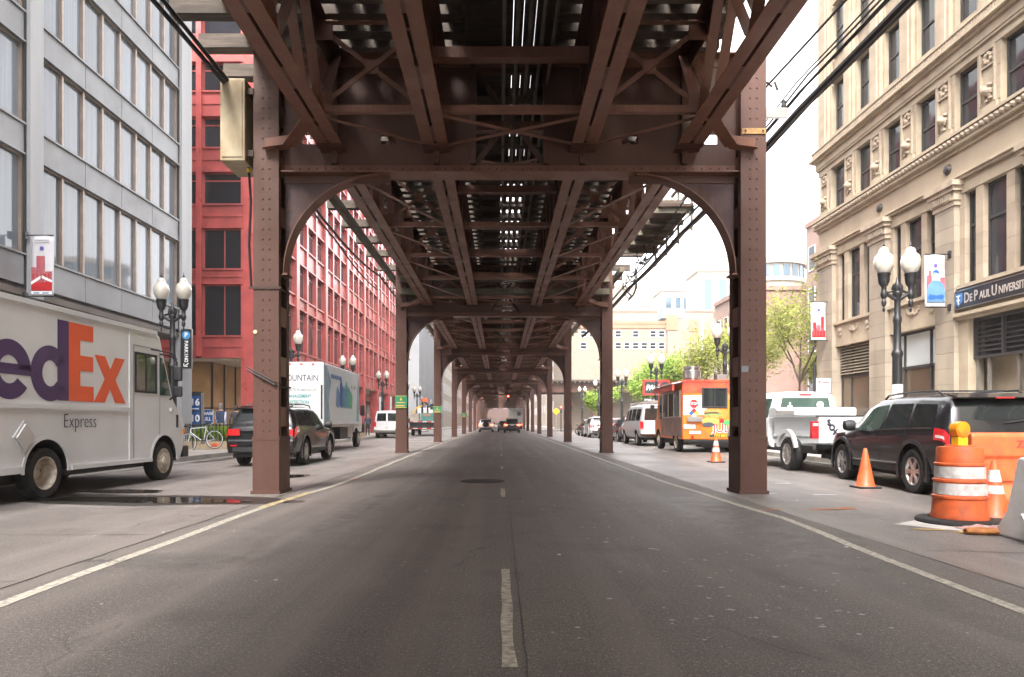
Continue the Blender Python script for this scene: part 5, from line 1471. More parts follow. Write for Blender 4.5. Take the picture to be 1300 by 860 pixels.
# ---- white box truck with records advertising
def box_truck():
    t = thing('box_truck', 'white box truck with blue printed side panel behind the black car at the left', 'truck', (-8.02, 26.0, 0), R(-.4))
    hw = 1.28
    bx_ = MB().bx(-hw,hw,0,6.4,1.08,3.46).build('cargo_box', WHITEP, t); bevel(bx_,.03)
    MB().bx(-hw-.01,hw+.01,-.02,.05,1.05,1.16).bx(hw-.10,hw+.012,-.02,.05,1.16,3.47).bx(-hw-.012,-hw+.10,-.02,.05,1.16,3.47).bx(-hw+.10,hw-.10,-.02,.05,3.30,3.47).build('rear_frame', WHITEP, t)
    for k in range(6): MB().bx(-hw+.11,hw-.11,-.012,-.001,1.18+k*.353,1.518+k*.353).build('door_panel', WHITEP, t)
    MB().bx(hw-.085,hw-.02,-.05,-.02,1.3,2.6).build('door_latch', PLASTIC, t)
    for x in (-.9,-.45,.45,.9,0): MB().bx(x-.05,x+.05,-.04,-.02,3.36,3.41).build('marker_lamp', LAMPRED, t)
    MB().bx(-hw,hw,0.02,6.4,.98,1.07).build('bed_rail', STAINL, t)
    text(t, 'IRON MOUNTAIN', .34, (.02,-.018,2.85), '-y', INK, 0, sx=.78)
    text(t, 'INFORMATION MANAGED', .16, (.30,-.018,2.40), '-y', INKG, .002, sx=.8)
    for k, (s_, c_) in enumerate((('MANAGEMENT', TEAL),('PROTECTION', TEAL),('SHRED', GREENINK))):
        text(t, s_, .16, (-.15,-.018,2.16-k*.22), '-y', c_, .003, 'LEFT', sx=.9)
    # printed side
    SKYPRINT = M('sky_print', (.26,.38,.47), .5, 0, .3, 1.5)
    MB().bx(hw,hw+.006,.12,6.28,1.2,3.36).build('side_print', M('pale_side_print', (.50,.54,.56), .45, 0, .2, .8, col2=(.58,.60,.61)), t)
    MB().prism([(.12,1.2),(1.0,1.2),(.75,2.0),(1.15,2.8),(.5,3.36),(.12,3.36)], lambda a,c,w: (w,a,c), hw+.007,hw+.010).build('print_band', SKYPRINT, t)
    MB().prism([(5.7,1.2),(6.28,1.2),(6.28,3.36),(5.9,2.6)], lambda a,c,w: (w,a,c), hw+.007,hw+.010).build('print_band', SKYPRINT, t)
    for k, (y, h, m) in enumerate(((2.2,.9,PALEBLUE),(2.8,1.25,BLUEINK),(3.3,1.0,PALEBLUE),(3.75,1.2,TEAL),(4.2,1.0,PALEBLUE),(4.6,.8,GREENINK))):
        MB().prism([(y-.3,1.85),(y+.22,1.75),(y+.32,1.75+h*.7),(y,1.78+h),(y-.22,1.75+h*.8)], lambda a,c,w: (w,a,c), hw+.007+.001*k,hw+.011+.001*k).build('print_shape', m, t)
    text(t, 'IRON MOUNTAIN', .26, (hw+.012,2.0,3.0), '+x', BLUEINK, 0, sx=.8); text(t, 'RECORDS', .22, (hw+.012,5.1,2.75), '+x', INKG, 0)
    for s in (-1,1):
        wheel(t, 'big', s*1.06, 1.75); wheel(t, 'truck', s*1.02, 6.95)
        MB().bx(min(s*1.0,s*1.22),max(s*1.0,s*1.22),1.0,1.1,.25,.98).build('mud_flap', PLASTIC, t)
    MB().bx(-.5,.5,.1,7.6,.62,.98).bx(.5,1.2,3.0,4.4,.45,.95).bx(-1.2,-.5,3.0,4.4,.45,.95).build('chassis', PLASTIC, t)
    MB().bx(.9,1.15,4.6,5.6,.5,.95).build('side_box', STAINL, t)
    MB().bx(-1.2,1.2,-.1,.02,.48,.60).build('rear_bumper', PLASTIC, t)
    for s in (-1,1): MB().bx(min(s*.85,s*1.15),max(s*.85,s*1.15),-.06,-.0,.78,.92).build('tail_lamp', LAMPRED, t)
    cb = MB().prism([(6.45,.7),(8.2,.7),(8.3,1.2),(8.15,1.5),(7.75,1.6),(7.35,2.45),(6.45,2.5)], lambda a,c,q: (q,a,c), -1.02,1.02).build('cab', WHITEP, t); bevel(cb,.05)
    cut_wells(cb, (6.95,), .5, 2.04, .42, .4)
    for s in (-1,1):
        MB().bx(min(s*1.023,s*1.03),max(s*1.023,s*1.03),6.7,7.4,1.6,2.2).build('side_window', CARGLASS, t)
        MB().bx(min(s*1.1,s*1.3),max(s*1.1,s*1.3),7.5,7.58,1.5,2.0).build('mirror', PLASTIC, t)
    return t
box_truck()
# ---- orange food truck
def food_truck():
    t = thing('food_truck', 'orange and red food truck with a steel roof vent and burger picture on its back', 'food truck', (8.16, 26.2, 0), R(-.6))
    hw = 1.15
    B1 = MB().prism([(0,.50),(4.0,.50),(4.35,.55),(4.9,.6),(4.95,1.25),(4.6,1.45),(4.1,2.72),(0,2.72)], lambda a,c,q: (q,a,c), -hw, hw).build('body', ORANGET, t)
    bevel(B1, .04); cut_wells(B1, (1.15,4.25), .47, 2*hw, .42, .4)
    for s in (-1,1):
        wheel(t, 'dual', s*1.02, 1.15); wheel(t, 'truck', s*1.02, 4.25)
    MB().bx(-hw-.03,hw+.03,-.03,4.15,2.72,2.80).build('roof', REDT, t)
    MB().bx(-hw,hw,-.012,-.001,2.30,2.71).build('red_band', REDT, t)
    MB().bx(-hw+.02,-.20,-.014,-.001,1.45,2.20).build('white_panel', WHITEP, t)
    MB().bx(-hw+.25,-.28,-.020,-.0145,2.0,2.18).build('notice', REFLW, t)
    # rear window
    f = MB().bx(-.42,.56,-.05,-.001,1.72,1.78).bx(-.42,.56,-.05,-.001,2.44,2.50).bx(-.42,-.36,-.05,-.001,1.78,2.44).bx(.50,.56,-.05,-.001,1.78,2.44).bx(.06,.10,-.05,-.001,1.78,2.44).build('rear_window', PLASTIC, t); bevel(f,.01)
    MB().bx(-.36,.06,-.025,-.01,1.78,2.44).bx(.10,.50,-.025,-.01,1.78,2.44).build('pane', CARGLASS, f)
    # stop sign sticker and hazard diamond
    oc = [(.17*math.cos(PI/8+k*PI/4)-.72, .17*math.sin(PI/8+k*PI/4)+1.88) for k in range(8)]
    st = MB().prism(oc, lambda a,c,q: (a,q,c), -.022,-.016).build('stop_sticker', REDINK, t)
    text(st, 'STOP', .14, (-.72,-.024,1.88), '-y', WHITEI, .002, sx=.8)
    for (dx,dz,m) in ((-.1,0,BLUEINK),(0,.1,REDINK),(.1,0,M('yellow_ink',(.7,.5,.03),.5)),(0,-.1,WHITEI)):
        MB().prism([(-.72+dx-.1,1.52+dz),(-.72+dx,1.42+dz),(-.72+dx+.1,1.52+dz),(-.72+dx,1.62+dz)], lambda a,c,q: (a,q,c), -.021,-.016).build('hazard_diamond', m, t)
    MB().bx(-1.0,-.42,-.12,-.015,1.20,1.38).build('steel_box', STAINL, t)
    for (x0,x1,z0,z1) in ((-1.12,-.66,.92,1.10),(-.9,-.45,.72,.84)): MB().bx(x0,x1,-.018,-.002,z0,z1).build('number_plate', REFLW, t)
    MB().bx(-.15,.2,-.018,-.002,1.0,1.12).build('sticker', M('mint_sticker', (.45,.65,.52), .5), t)
    # burger picture
    def lens(cx, cz, rx, rz, m, yo, n=18, a0=0, a1=2*PI):
        MB().prism([(cx+rx*math.cos(a0+(a1-a0)*k/n), cz+rz*math.sin(a0+(a1-a0)*k/n)) for k in range(n)], lambda a,c,q: (a,q,c), yo-.004, yo).build('burger_print', m, t)
    BUN = M('bun_print', (.55,.28,.07), .5, 0, .3, 9); 
    lens(.0,1.52,.36,.20,BUN,-.016,18,0,PI*1.03); lens(.0,1.50,.35,.07,M('patty_print',(.10,.05,.03),.5),-.0165); lens(.02,1.45,.34,.05,GREENINK,-.021); lens(0,1.40,.34,.07,BUN,-.0215)
    lens(-.08,1.20,.34,.17,M('fries_print',(.60,.50,.12),.5,0,.4,25),-.016); lens(-.18,1.08,.22,.09,M('basket_print',(.06,.07,.09),.5),-.021)
    for k in range(7): MB().beam((.25+k*.035,-.02,1.32),(.34+k*.06-.1,-.02,1.72-abs(k-3)*.03),.004,.026,(1,0,0)).build('fries_print', M('fry_print',(.62,.30,.06),.5), t)
    lens(.52,1.16,.20,.10,GREENINK,-.016); lens(.34,1.22,.10,.08,REDINK,-.0205)
    MB().bx(.66,1.10,-.016,-.002,1.28,2.0).build('menu_board', M('menu_orange', (.70,.20,.04), .5), t)
    for k in range(6): MB().bx(.72,.72+random.uniform(.22,.34),-.020,-.0165,1.36+k*.105,1.40+k*.105).build('menu_line', INK, t)
    MB().bx(.62,.94,-.016,-.002,2.05,2.24).build('notice', REFLW, t)
    text(t, 'JULIES', .46, (.58,-.012,.93), '-y', WHITEI, .028, sx=.95); text(t, 'JULIES', .46, (.58,-.020,.93), '-y', REDINK, .006, sx=.95)
    MB().bx(-.12,1.08,-.016,-.002,.60,.70).build('phone_strip', M('dark_green_strip', (.03,.06,.02), .5), t)
    text(t, '773-801-4759', .12, (.48,-.018,.65), '-y', YELLOWP, .003, sx=1.3)
    for x in (-.78,.95): MB().lathe([(.06,-.03),(.06,0),(0,-.03)], 12, (x,0,.60), 'y').build('tail_lamp', LAMPRED, t)
    # serving side with big glazed hatch and folding awning
    xs = -hw
    f = MB().bx(xs-.03,xs-.001,.35,3.3,1.35,1.40).bx(xs-.03,xs-.001,.35,3.3,2.36,2.42)
    for y in (.35,1.3,2.25,3.25): f.bx(xs-.03,xs-.001,y,y+.05,1.40,2.36)
    f = f.build('serving_hatch', STAINL, t)
    MB().bx(xs-.016,xs-.006,.40,3.25,1.4,2.36).build('pane', GLASSL, f)
    MB().bx(xs-.012,xs-.001,.1,3.6,.62,1.33).build('steel_skirt', M('reddish_steel', (.35,.22,.18), .3, .6, .3, 2), t)
    aw = MB().add([(xs-.40,.1,2.64),(xs-.40,3.6,2.64),(xs,3.6,2.72),(xs,.1,2.72),(xs-.40,.1,2.68),(xs-.40,3.6,2.68),(xs,3.6,2.76),(xs,.1,2.76)], [(3,2,1,0),(4,5,6,7),(0,1,5,4),(1,2,6,5),(2,3,7,6),(3,0,4,7)]).build('awning', WHITEP, t)
    MB().bx(xs-.37,xs-.30,.1,3.6,2.40,2.62).build('awning_roll', REDT, aw)
    MB().bx(xs-.02,xs-.001,3.55,3.9,1.3,2.3).build('side_window', CARGLASS, t)
    MB().tube([(xs,4.3,1.9),(xs-.25,4.4,1.9)], .02, 6).bx(xs-.32,xs-.14,4.36,4.42,1.6,1.95).build('mirror', PLASTIC, t)
    v = MB().lathe([(.28,2.78),(.28,2.92),(.35,2.92),(.35,3.20),(.30,3.22),(.30,3.30),(.35,3.32),(.35,3.38),(0,3.38)], 20, (-.55,.9,0)).build('roof_vent', STAINL, t)
    MB().bx(.35,.75,.6,1.0,2.80,3.05).build('roof_box', STAINL, t)
    MB().tube([(.2,.4,2.8),(.2,.4,3.1)], .03, 6).build('roof_pipe', PLASTIC, t)
    MB().bx(-.95,.95,.1,4.4,.3,.52).bx(-.4,.9,.2,.9,.2,.4).build('chassis', PLASTIC, t)
    MB().bx(-1.12,1.12,-.08,-.001,.42,.50).build('rear_bumper', PLASTIC, t)
    return t
food_truck()

def big_van(label, loc, rz, paint, ladder=False, text_on=False, group=None):
    t = thing('passenger_van', label, 'van', loc, rz, group)
    B = Body([(-2.75,.50,1.15,1.30,.86,.95,.80),(-2.70,.46,1.18,1.95,.90,.98,.80),(-2.55,.42,1.18,2.03,.92,.99,.80),(-1,.38,1.18,2.07,.92,.99,.80),(.9,.38,1.17,2.05,.92,.99,.80),(1.35,.38,1.16,1.92,.92,.99,.82),(1.85,.38,1.14,1.40,.92,.985,.86),(2.05,.40,1.10,1.22,.92,.98,.86),(2.6,.42,1.02,1.12,.9,.96,.84),(2.75,.5,.85,.95,.86,.92,.78)])
    body = inst('body', B.mesh('body', paint, .12), t); cut_wells(body, (-1.75,1.75), .44, 1.98, .37)
    for s in (-1,1):
        for y in (-1.75,1.75): wheel(t, 'suv', s*.85, y)
        for (a,c) in ((-2.45,-1.35),(-1.25,-.15),(-.05,.75)):
            w = MB(); B.patch(w, a,c,a+.03,c-.05, 6.1,6.85, s); w.build('side_window', CARGLASS, t)
        w = MB(); B.patch(w, .85,1.75,.85,1.32, 6.1,6.85, s); w.build('front_window', CARGLASSG, t)
        MB().bx(min(s*.80,s*.965),max(s*.80,s*.965),-2.78,-2.68,.86,1.22).build('tail_lamp', LAMPRED, t)
        MB().bx(min(s*.98,s*1.2),max(s*.98,s*1.2),1.45,1.55,1.2,1.5).build('mirror', PLASTIC, t)
        for y in (-.1,.8):
            g = MB(); B.patch(g, y-.007,y+.007,y-.007,y+.007, 2.2,6.8, s, .0035, 1, 8); g.build('door_gap', INKG, t)
    for s in (-1,1):
        MB().add([(s*.06,-2.728,1.28),(s*.76,-2.728,1.28),(s*.70,-2.70,1.86),(s*.06,-2.70,1.86)], [(0,1,2,3)]).build('rear_window', CARGLASS, t)
    for o in t.children:
        if o.name.startswith('rear_window'):
            for v in o.data.vertices: v.co.y = -2.757 if v.co.z < 1.3 else -2.722
    MB().bx(-.01,.01,-2.765,-2.70,.55,1.27).build('door_gap', INKG, t)
    MB().bx(-.97,.97,-2.90,-2.70,.44,.60).build('rear_bumper', CHROME, t)
    MB().bx(-.16,.16,-2.78,-2.755,.75,.87).build('number_plate', REFLW, t)
    if ladder:
        lb = MB()
        for s in (-.45,.45): lb.beam((s,-2.2,2.25),(s,1.4,2.25),.06,.06)
        for k in range(9): lb.beam((-.45,-2.0+k*.4,2.25),(.45,-2.0+k*.4,2.25),.04,.04)
        for y in (-1.8,.8):
            lb.beam((-.8,y,2.17),(.8,y,2.17),.05,.05)
            for s in (-.76,.76): lb.beam((s,y,2.02),(s,y,2.17),.04,.04)
        lb.build('roof_ladder', STAINL, t)
    MB().bx(-.85,.85,-2.6,2.5,.3,.45).build('underside', PLASTIC, t)
    return t
big_van('silver passenger van with a roof ladder parked ahead of the food truck', (7.85, 36.2, 0), R(-.5), SILVER, True)
big_van('white passenger van standing at the left kerb beyond the box truck', (-8.45, 53.5, 0), R(.5), WHITEP)
def car(label, loc, rz, paint, group=None, name='parked_car', spare=False):
    t = thing(name, label, 'car', loc, rz, group)
    B = Body([(-2.2,.40,.72,.82,.72,.80,.70),(-2.15,.36,.88,.96,.80,.87,.74),(-1.9,.32,.93,1.10,.83,.885,.70),(-1.55,.28,.94,1.38,.84,.89,.62),(-1.1,.25,.94,1.45,.84,.89,.60),(0,.24,.92,1.47,.84,.89,.60),(.4,.24,.91,1.38,.84,.89,.62),(1.05,.25,.89,1.02,.84,.885,.72),(1.8,.28,.80,.88,.82,.87,.70),(2.15,.34,.66,.74,.74,.8,.62),(2.2,.42,.58,.64,.68,.74,.58)])
    body = inst('body', B.mesh('body', paint, .14), t); cut_wells(body, (-1.3,1.35), .39, 1.78, .34)
    for s in (-1,1):
        for y in (-1.3,1.35): wheel(t, 'car', s*.78, y)
        w = MB(); B.patch(w, -.95,-.12,-.9,-.14, 6.08,6.88, s); w.build('rear_side_window', CARGLASS, t)
        w = MB(); B.patch(w, -.05,.85,-.07,.35, 6.08,6.88, s); w.build('front_side_window', CARGLASS, t)
        w = MB(); B.patch(w, -2.16,-1.9,-2.14,-1.88, 4.8,6.0, s, .012); w.build('tail_lamp', LAMPRED, t)
        MB().bx(min(s*.50,s*.78),max(s*.50,s*.78),-2.215,-2.15,.72,.86).build('tail_lamp', LAMPRED, t)
        MB().lathe([(0,-.1),(.08,-.08),(.1,0),(.08,.08),(0,.1)], 10, (s*.97,.72,1.0), 'x').build('mirror', paint, t)
    w = MB(); B.across(w, -1.88,-1.52, .92, .92); w.build('rear_screen', CARGLASS, t)
    w = MB(); B.across(w, .42,1.02, .94, .94); w.build('windscreen', CARGLASS, t)
    MB().bx(-.78,.78,-2.27,-2.12,.38,.56).build('rear_bumper', paint, t)
    MB().bx(-.17,.17,-2.285,-2.26,.60,.71).build('number_plate', REFLW, t)
    MB().bx(-.75,.75,-2.0,2.0,.2,.32).build('underside', PLASTIC, t)
    if spare: MB().lathe([(.20,-.16),(.33,-.14),(.34,0),(0,0)], 18, (0,-2.2,.86), 'y').build('spare_wheel', RUBBER, t)
    return t
car('dark grey car parked ahead of the silver van', (7.95, 42.4, 0), R(-.4), DARKC)
car('red car parked two ahead of the silver van', (8.0, 48.2, 0), 0, M('red_car_paint', (.25,.02,.02), .3, 0, .1, 2, coat=.8))
suv('silver suv parked at the right kerb near the second right column', (7.75, 54.5, 0), R(-.3), SILVER, name='suv', detail=False)
car('black car parked just beyond the silver suv', (7.9, 60.5, 0), 0, BLACKC)
BRK = M('lit_brake_lamp', (.6,.02,.02), .3)
BRK.node_tree.nodes['Principled BSDF'].inputs['Emission Color'].default_value = (1,.08,.04,1)
BRK.node_tree.nodes['Principled BSDF'].inputs['Emission Strength'].default_value = 1.6
suv('silver suv with a spare wheel waiting in the left lane under the tracks', (-1.75, 86, 0), 0, SILVER, name='suv', detail=False, tail=BRK)
sp_ = [o for o in C.objects if o.get('label','').startswith('silver suv with a spare')][0]
MB().lathe([(.22,-.16),(.36,-.14),(.37,0),(0,0)], 18, (0,-2.45,.98), 'y').build('spare_wheel', RUBBER, sp_)
suv('dark suv with brake lights on waiting in the right lane under the tracks', (1.35, 79.5, 0), 0, DARKC, name='suv', detail=False, tail=BRK)
car('red lit car just ahead of the dark suv in the right lane', (.55, 90, 0), 0, DARKC)
# distant white truck facing along the road
wt = thing('delivery_truck', 'white box truck far down the right lane ahead of the waiting cars', 'truck', (2.7, 118, 0))
MB().bx(-1.2,1.2,0,6,1.0,3.5).build('cargo_box', M('dusty_grey_box', (.30,.295,.28), .5), wt); MB().bx(-1.22,1.22,-.03,0,.95,1.1).bx(-1.22,1.22,-.03,0,3.45,3.62).build('rear_frame', STAINL, wt)
MB().lathe([(.32,-.05),(.36,0),(.2,.02)], 16, (.55,-.04,2.7), 'y').build('vent', PLASTIC, wt)
for s in (-1,1): wheel(wt, 'big', s*1.0, 1.5); wheel(wt, 'truck', s*1.0, 6.6); MB().bx(min(s*.8,s*1.1),max(s*.8,s*1.1),-.04,0,.75,.9).build('tail_lamp', BRK, wt)
MB().prism([(6.1,.6),(7.9,.6),(8,1.4),(7.5,2.4),(6.1,2.5)], lambda a,c,q: (q,a,c), -1.0,1.0).build('cab', WHITEP, wt)
MB().bx(-.4,.4,0,7,.5,1.0).build('chassis', PLASTIC, wt)
# utility flatbed on the left
ut = thing('utility_truck', 'flatbed utility truck loaded with a green chest and crane gear on the left', 'truck', (-6.85, 60, 0), R(.3))
MB().bx(-1.25,1.25,0,5.5,1.15,1.30).build('flatbed', BLACKM, ut)
for k in range(6): MB().bx(-1.2+k*.4,-.8+k*.4,-.03,-.001,1.2,1.28).build('reflective_strip', REFLW if k%2 else LAMPRED, ut); MB().bx(-1.2+k*.4,-.8+k*.4,-.06,-.031,.62,.70).build('reflective_strip', REFLW if k%2 else LAMPRED, ut)
MB().bx(-1.2,1.2,-.03,.1,.55,.75).bx(-.5,.5,.1,8,.6,1.1).bx(-1.15,1.15,.2,1.0,.72,1.14).build('chassis', PLASTIC, ut)
c_ = MB().bx(-.15,.95,.15,1.3,1.30,2.02).bx(-.17,.97,.13,1.32,1.62,1.70).build('chest', M('sea_green_paint', (.10,.25,.22), .5, 0, .2, 3), ut)
MB().bx(.1,.7,.12,.15,1.75,1.95).build('panel', M('pale_rust', (.35,.2,.15), .6), c_)
lb = MB()
for k in range(7): lb.bx(-1.2,-.35,.15,1.6,1.30+k*.1,1.38+k*.1)
lb.build('plank_stack', M('pale_timber', (.5,.44,.36), .8, objvar=.2), ut)
MB().tube([(-.3,2.5,1.3),(-.25,2.4,3.3)], .10, 8).tube([(-.25,2.4,3.3),(.5,1.2,2.6)], .08, 8).tube([(.2,2.8,1.3),(.2,2.6,3.0)], .07, 8).build('crane_mast', BLACKM, ut)
MB().cb(.05,2.0,3.2,.5,.4,.35).build('crane_head', ORANGE, ut); MB().cb(.8,2.2,2.6,.6,.5,.5).build('machine_box', PLASTIC, ut); MB().tube([(-1.1,1.8,1.9),(-.7,1.8,2.5),(-.2,1.8,2.7)], .07, 6).build('boom_arm', YELLOWP, ut)
cb_ = MB().prism([(5.7,.7),(7.8,.7),(7.9,1.6),(7.5,2.5),(5.7,2.6)], lambda a,c,q: (q,a,c), -1.1,1.1).build('cab', WHITEP, ut); bevel(cb_,.05)
for s in (-1,1): wheel(ut, 'big', s*1.0, 1.6); wheel(ut, 'big', s*1.0, 6.8)
# motorcycles beyond the right columns
def motorcycle(label, loc, rz, m):
    t = thing('motorcycle', label, 'motorcycle', loc, rz, 'motorcycles parked by the second right columns')
    for y in (-.68,.68):
        w = MB(); w.tube([(0,y+.27*math.cos(a),.31+.27*math.sin(a)) for a in [2*PI*k/20 for k in range(20)]], .045, 6, True)
        for k in range(6):
            a = PI*k/6; w.tube([(0,y-.25*math.cos(a),.31-.25*math.sin(a)),(0,y+.25*math.cos(a),.31+.25*math.sin(a))], .006, 4)
        w.build('wheel', RUBBER, t)
    MB().tube([(0,.68,.31),(0,.48,.75),(0,.42,1.02)], .03, 8).tube([(0,-.68,.31),(0,-.25,.40),(0,.2,.38)], .03, 8).tube([(0,.45,.85),(0,-.2,.62),(0,-.6,.62)], .03, 8).build('frame', PLASTIC, t)
    MB().lathe([(0,-.28),(.10,-.22),(.14,-.02),(.11,.18),(0,.26)], 12, (0,.15,.80), 'y').build('tank', m, t)
    MB().prism([(-.78,.74),(-.1,.66),(-.05,.74),(-.5,.80),(-.78,.86)], lambda a,c,q: (q,a,c), -.12,.12).build('seat', PLASTIC, t)
    MB().tube([(-.36,.36,1.05),(0,.44,1.02),(.36,.36,1.05)], .015, 6).build('handlebar', CHROME, t)
    MB().lathe([(0,.08),(.09,.02),(.09,-.05),(0,-.07)], 12, (0,.54,.90), 'y').build('headlight', CHROME, t)
    MB().cb(0,-.02,.42,.22,.36,.26).build('engine', STAINL, t)
    return t
motorcycle('motorcycle with a red tank nearest the columns', (8.2, 66, 0), R(70), M('red_tank', (.35,.02,.02), .3, coat=.7))
motorcycle('motorcycle with a black tank parked behind the red one', (9.0, 69, 0), R(65), BLACKC)
# ================================================================== STREET FURNITURE
def lamp_meshes():
    b = MB().lathe([(.24,0),(.24,.10),(.19,.14),(.17,.55),(.20,.60),(.20,.68),(.13,.74),(.115,.95),(.105,2.6),(.12,2.64),(.135,2.7),(.12,2.76),(.09,2.82),(.082,3.45),(.10,3.5),(.10,3.58),(.075,3.64),(.07,4.1),(.11,4.16),(.11,4.22),(.08,4.28),(.10,4.36),(.04,4.48),(.02,4.58),(0,4.6)], 18)
    for k in range(10):
        a = 2*PI*k/10; b.beam((.112*math.cos(a),.112*math.sin(a),.95),(.102*math.cos(a),.102*math.sin(a),2.6),.014,.014,(math.cos(a),math.sin(a),0))
    for k in range(8):                       # acanthus lumps round the crown
        a = 2*PI*k/8; b.lathe([(0,-.12),(.04,-.05),(.05,.02),(.02,.1),(0,.13)], 6, (.09*math.cos(a),.09*math.sin(a),4.30))
    pole = b.mesh('pole', BLACKM)
    ap = [(.05,0,4.05),(.14,0,4.10),(.24,0,4.16),(.33,0,4.17)]
    b = MB().tube(ap, [.055,.05,.045,.045], 8).tube([(.10,0,4.25),(.2,0,4.22),(.31,0,4.20)], .03, 6)
    b.lathe([(0,3.72),(.02,3.74),(.035,3.80),(.02,3.85),(.05,3.90),(.06,3.98),(.035,4.04),(.07,4.10),(.08,4.18),(.06,4.24),(.055,4.34),(.10,4.40),(.13,4.50),(.135,4.62),(.15,4.64),(.15,4.68),(0,4.68)], 14, (.33,0,0))
    arm = b.mesh('arm', BLACKM)
    globe = MB().lathe([(.12,4.68),(.17,4.74),(.215,4.86),(.225,4.98),(.20,5.10),(.13,5.17),(.115,5.20),(.12,5.23),(.09,5.29),(.03,5.33),(0,5.34)], 18, (.33,0,0)).mesh('globe', GLOBE)
    fin = MB().lathe([(.02,5.33),(.035,5.37),(.015,5.41),(.01,5.46),(0,5.48)], 8, (.33,0,0)).mesh('finial', BLACKM)
    return pole, arm, globe, fin
LPM = lamp_meshes()
def lamp(label, x, y, z=.14, rz=0):
    t = thing('street_lamp', label, 'street lamp', (x, y, z), rz, 'black twin globe street lamps')
    inst('pole', LPM[0], t)
    for s in (0, PI):
        inst('arm', LPM[1], t, None, (0,0,s)); g = inst('globe', LPM[2], t, None, (0,0,s)); inst('finial', LPM[3], g)
    return t
for i, (y, l) in enumerate(((20.3,'twin globe black street lamp beside the cab of the delivery van'),(31.8,'twin globe street lamp just right of the nearest left steel column'),(43.6,'twin globe street lamp showing above the white box truck'),(56.5,'twin globe street lamp behind the white van on the left'),(69.5,'twin globe street lamp in front of the grey blank building'),(80,'twin globe street lamp second one against the grey building'))):
    lamp(l, -9.75, y)
for i, (y, l) in enumerate(((16.75,'twin globe black street lamp in front of the stone building behind the black suv'),(29.6,'twin globe street lamp just left of the nearest right steel column'),(42.6,'twin globe street lamp over the silver van and the parking sign'),(54.6,'twin globe street lamp beside the second right column'),(67.6,'twin globe street lamp left of the second right column, the nearer of two'),(81,'twin globe street lamp farthest down the right kerb'))):
    lamp(l, 9.75, y)
w_ = [o for o in C.objects if o.get('label','').startswith('twin globe black street lamp in front')][0]
MB().lathe([(.125,1.55),(.125,1.95),(.12,1.95)], 16).build('taped_notice', REFLW, w_)

# ---- banners
def banner(label, loc, kind, face=-1, wdt=.62, hgt=1.6):
    """flag banner on two arms fixed to a wall; local +x points to the wall"""
    t = thing('street_banner', label, 'banner', loc, 0, 'printed street banners')
    n = 8; vs = []
    for j in range(n+1):
        for i in range(7):
            vs.append((wdt*(i/6-.5), .02*math.sin(i*.9+j*.25)*(j/n), -hgt/2+hgt*j/n))
    b = MB().add(vs, [(j*7+i,j*7+i+1,(j+1)*7+i+1,(j+1)*7+i) for j in range(n) for i in range(6)], True)
    o = b.build('cloth', M('banner_cloth', (.52,.51,.54), .7, 0, .06, 3), t); m_ = o.modifiers.new('thick', 'SOLIDIFY'); m_.thickness = .006
    s = face
    for z in (-hgt/2-.02, hgt/2+.02):
        MB().tube([(-wdt/2,0,z),(s*-1*(wdt/2+.16),0,z)] if s < 0 else [(wdt/2,0,z),(-(wdt/2+.16),0,z)], .016, 6).build('arm', BLACKM, t)
        MB().cb(s*-1*(wdt/2+.15),0,z,.08,.12,.2).build('bracket', BLACKM, t)
    yy = -.028
    def pr(poly, m, d=0, name='print'): MB().prism(poly, lambda a,c,q: (a,q,c), yy-.004-d, yy-d).build(name, m, t)
    def rect(x0,x1,z0,z1,m,d=0): pr([(x0,z0),(x1,z0),(x1,z1),(x0,z1)], m, d)
    rect(-.28,.28,-.78,-.70,WHITEI); rect(-.22,-.06,-.76,-.73,BLUEINK,.004); rect(.02,.2,-.76,-.73,BLUEINK,.004)
    rect(-.05,.05,.42,.52,M('violet_print',(.12,.08,.35),.5),.001); rect(-.2,.2,.68,.70,INKG,.001); rect(-.2,.2,.62,.64,INKG,.001)
    if kind == 'skyline':
        rect(-.28,.28,-.68,-.45,REDINK,.001); rect(-.14,.08,-.45,.26,PINKINK,.001); rect(-.28,-.16,-.45,-.05,PINKINK,.002); rect(.10,.28,-.45,-.16,PINKINK,.002)
        pr([(-.28,-.52),(.0,-.34),(.28,-.46),(.28,-.40),(.0,-.26),(-.28,-.44)], WHITEI, .004)
        for k in range(5): rect(-.24+k*.105,-.20+k*.105,-.36+.03*(k%2),-.22,REDINK,.004)
    elif kind == 'tower':
        rect(-.28,.28,-.68,-.40,REDINK,.001); rect(-.24,-.10,-.40,-.05,REDINK,.001); rect(-.08,.08,-.40,-.16,PINKINK,.001); rect(.10,.22,-.40,.20,REDINK,.001)
        for k in range(4): rect(-.22+k*.12,-.19+k*.12,-.60,-.30,PINKINK,.004)
    else:                     # portrait of a man with folded arms, printed in blue over a red skyline
        rect(-.28,-.12,-.35,.16,PINKINK,.001); rect(-.20,-.15,.16,.32,REDINK,.001); rect(.14,.28,-.35,.10,PINKINK,.001)
        pr([(-.27,-.66),(.27,-.66),(.29,-.40),(.25,-.12),(.12,-.02),(.06,.02),(-.06,.02),(-.12,-.02),(-.22,-.12),(-.28,-.40)], PALEBLUE, .004)
        pr([(-.06,.0),(.06,.0),(.085,.12),(.08,.24),(-.07,.24),(-.085,.12)], M('light_portrait',(.32,.40,.52),.5), .008)
        pr([(-.095,.17),(-.08,.30),(.02,.34),(.10,.28),(.10,.17),(.075,.23),(-.06,.25)], BLUEINK, .012)
        pr([(-.24,-.52),(.20,-.58),(.24,-.50),(-.18,-.42)], BLUEINK, .008); pr([(.26,-.5),(-.2,-.6),(-.24,-.53),(.2,-.42)], BLUEINK, .009)
    return t
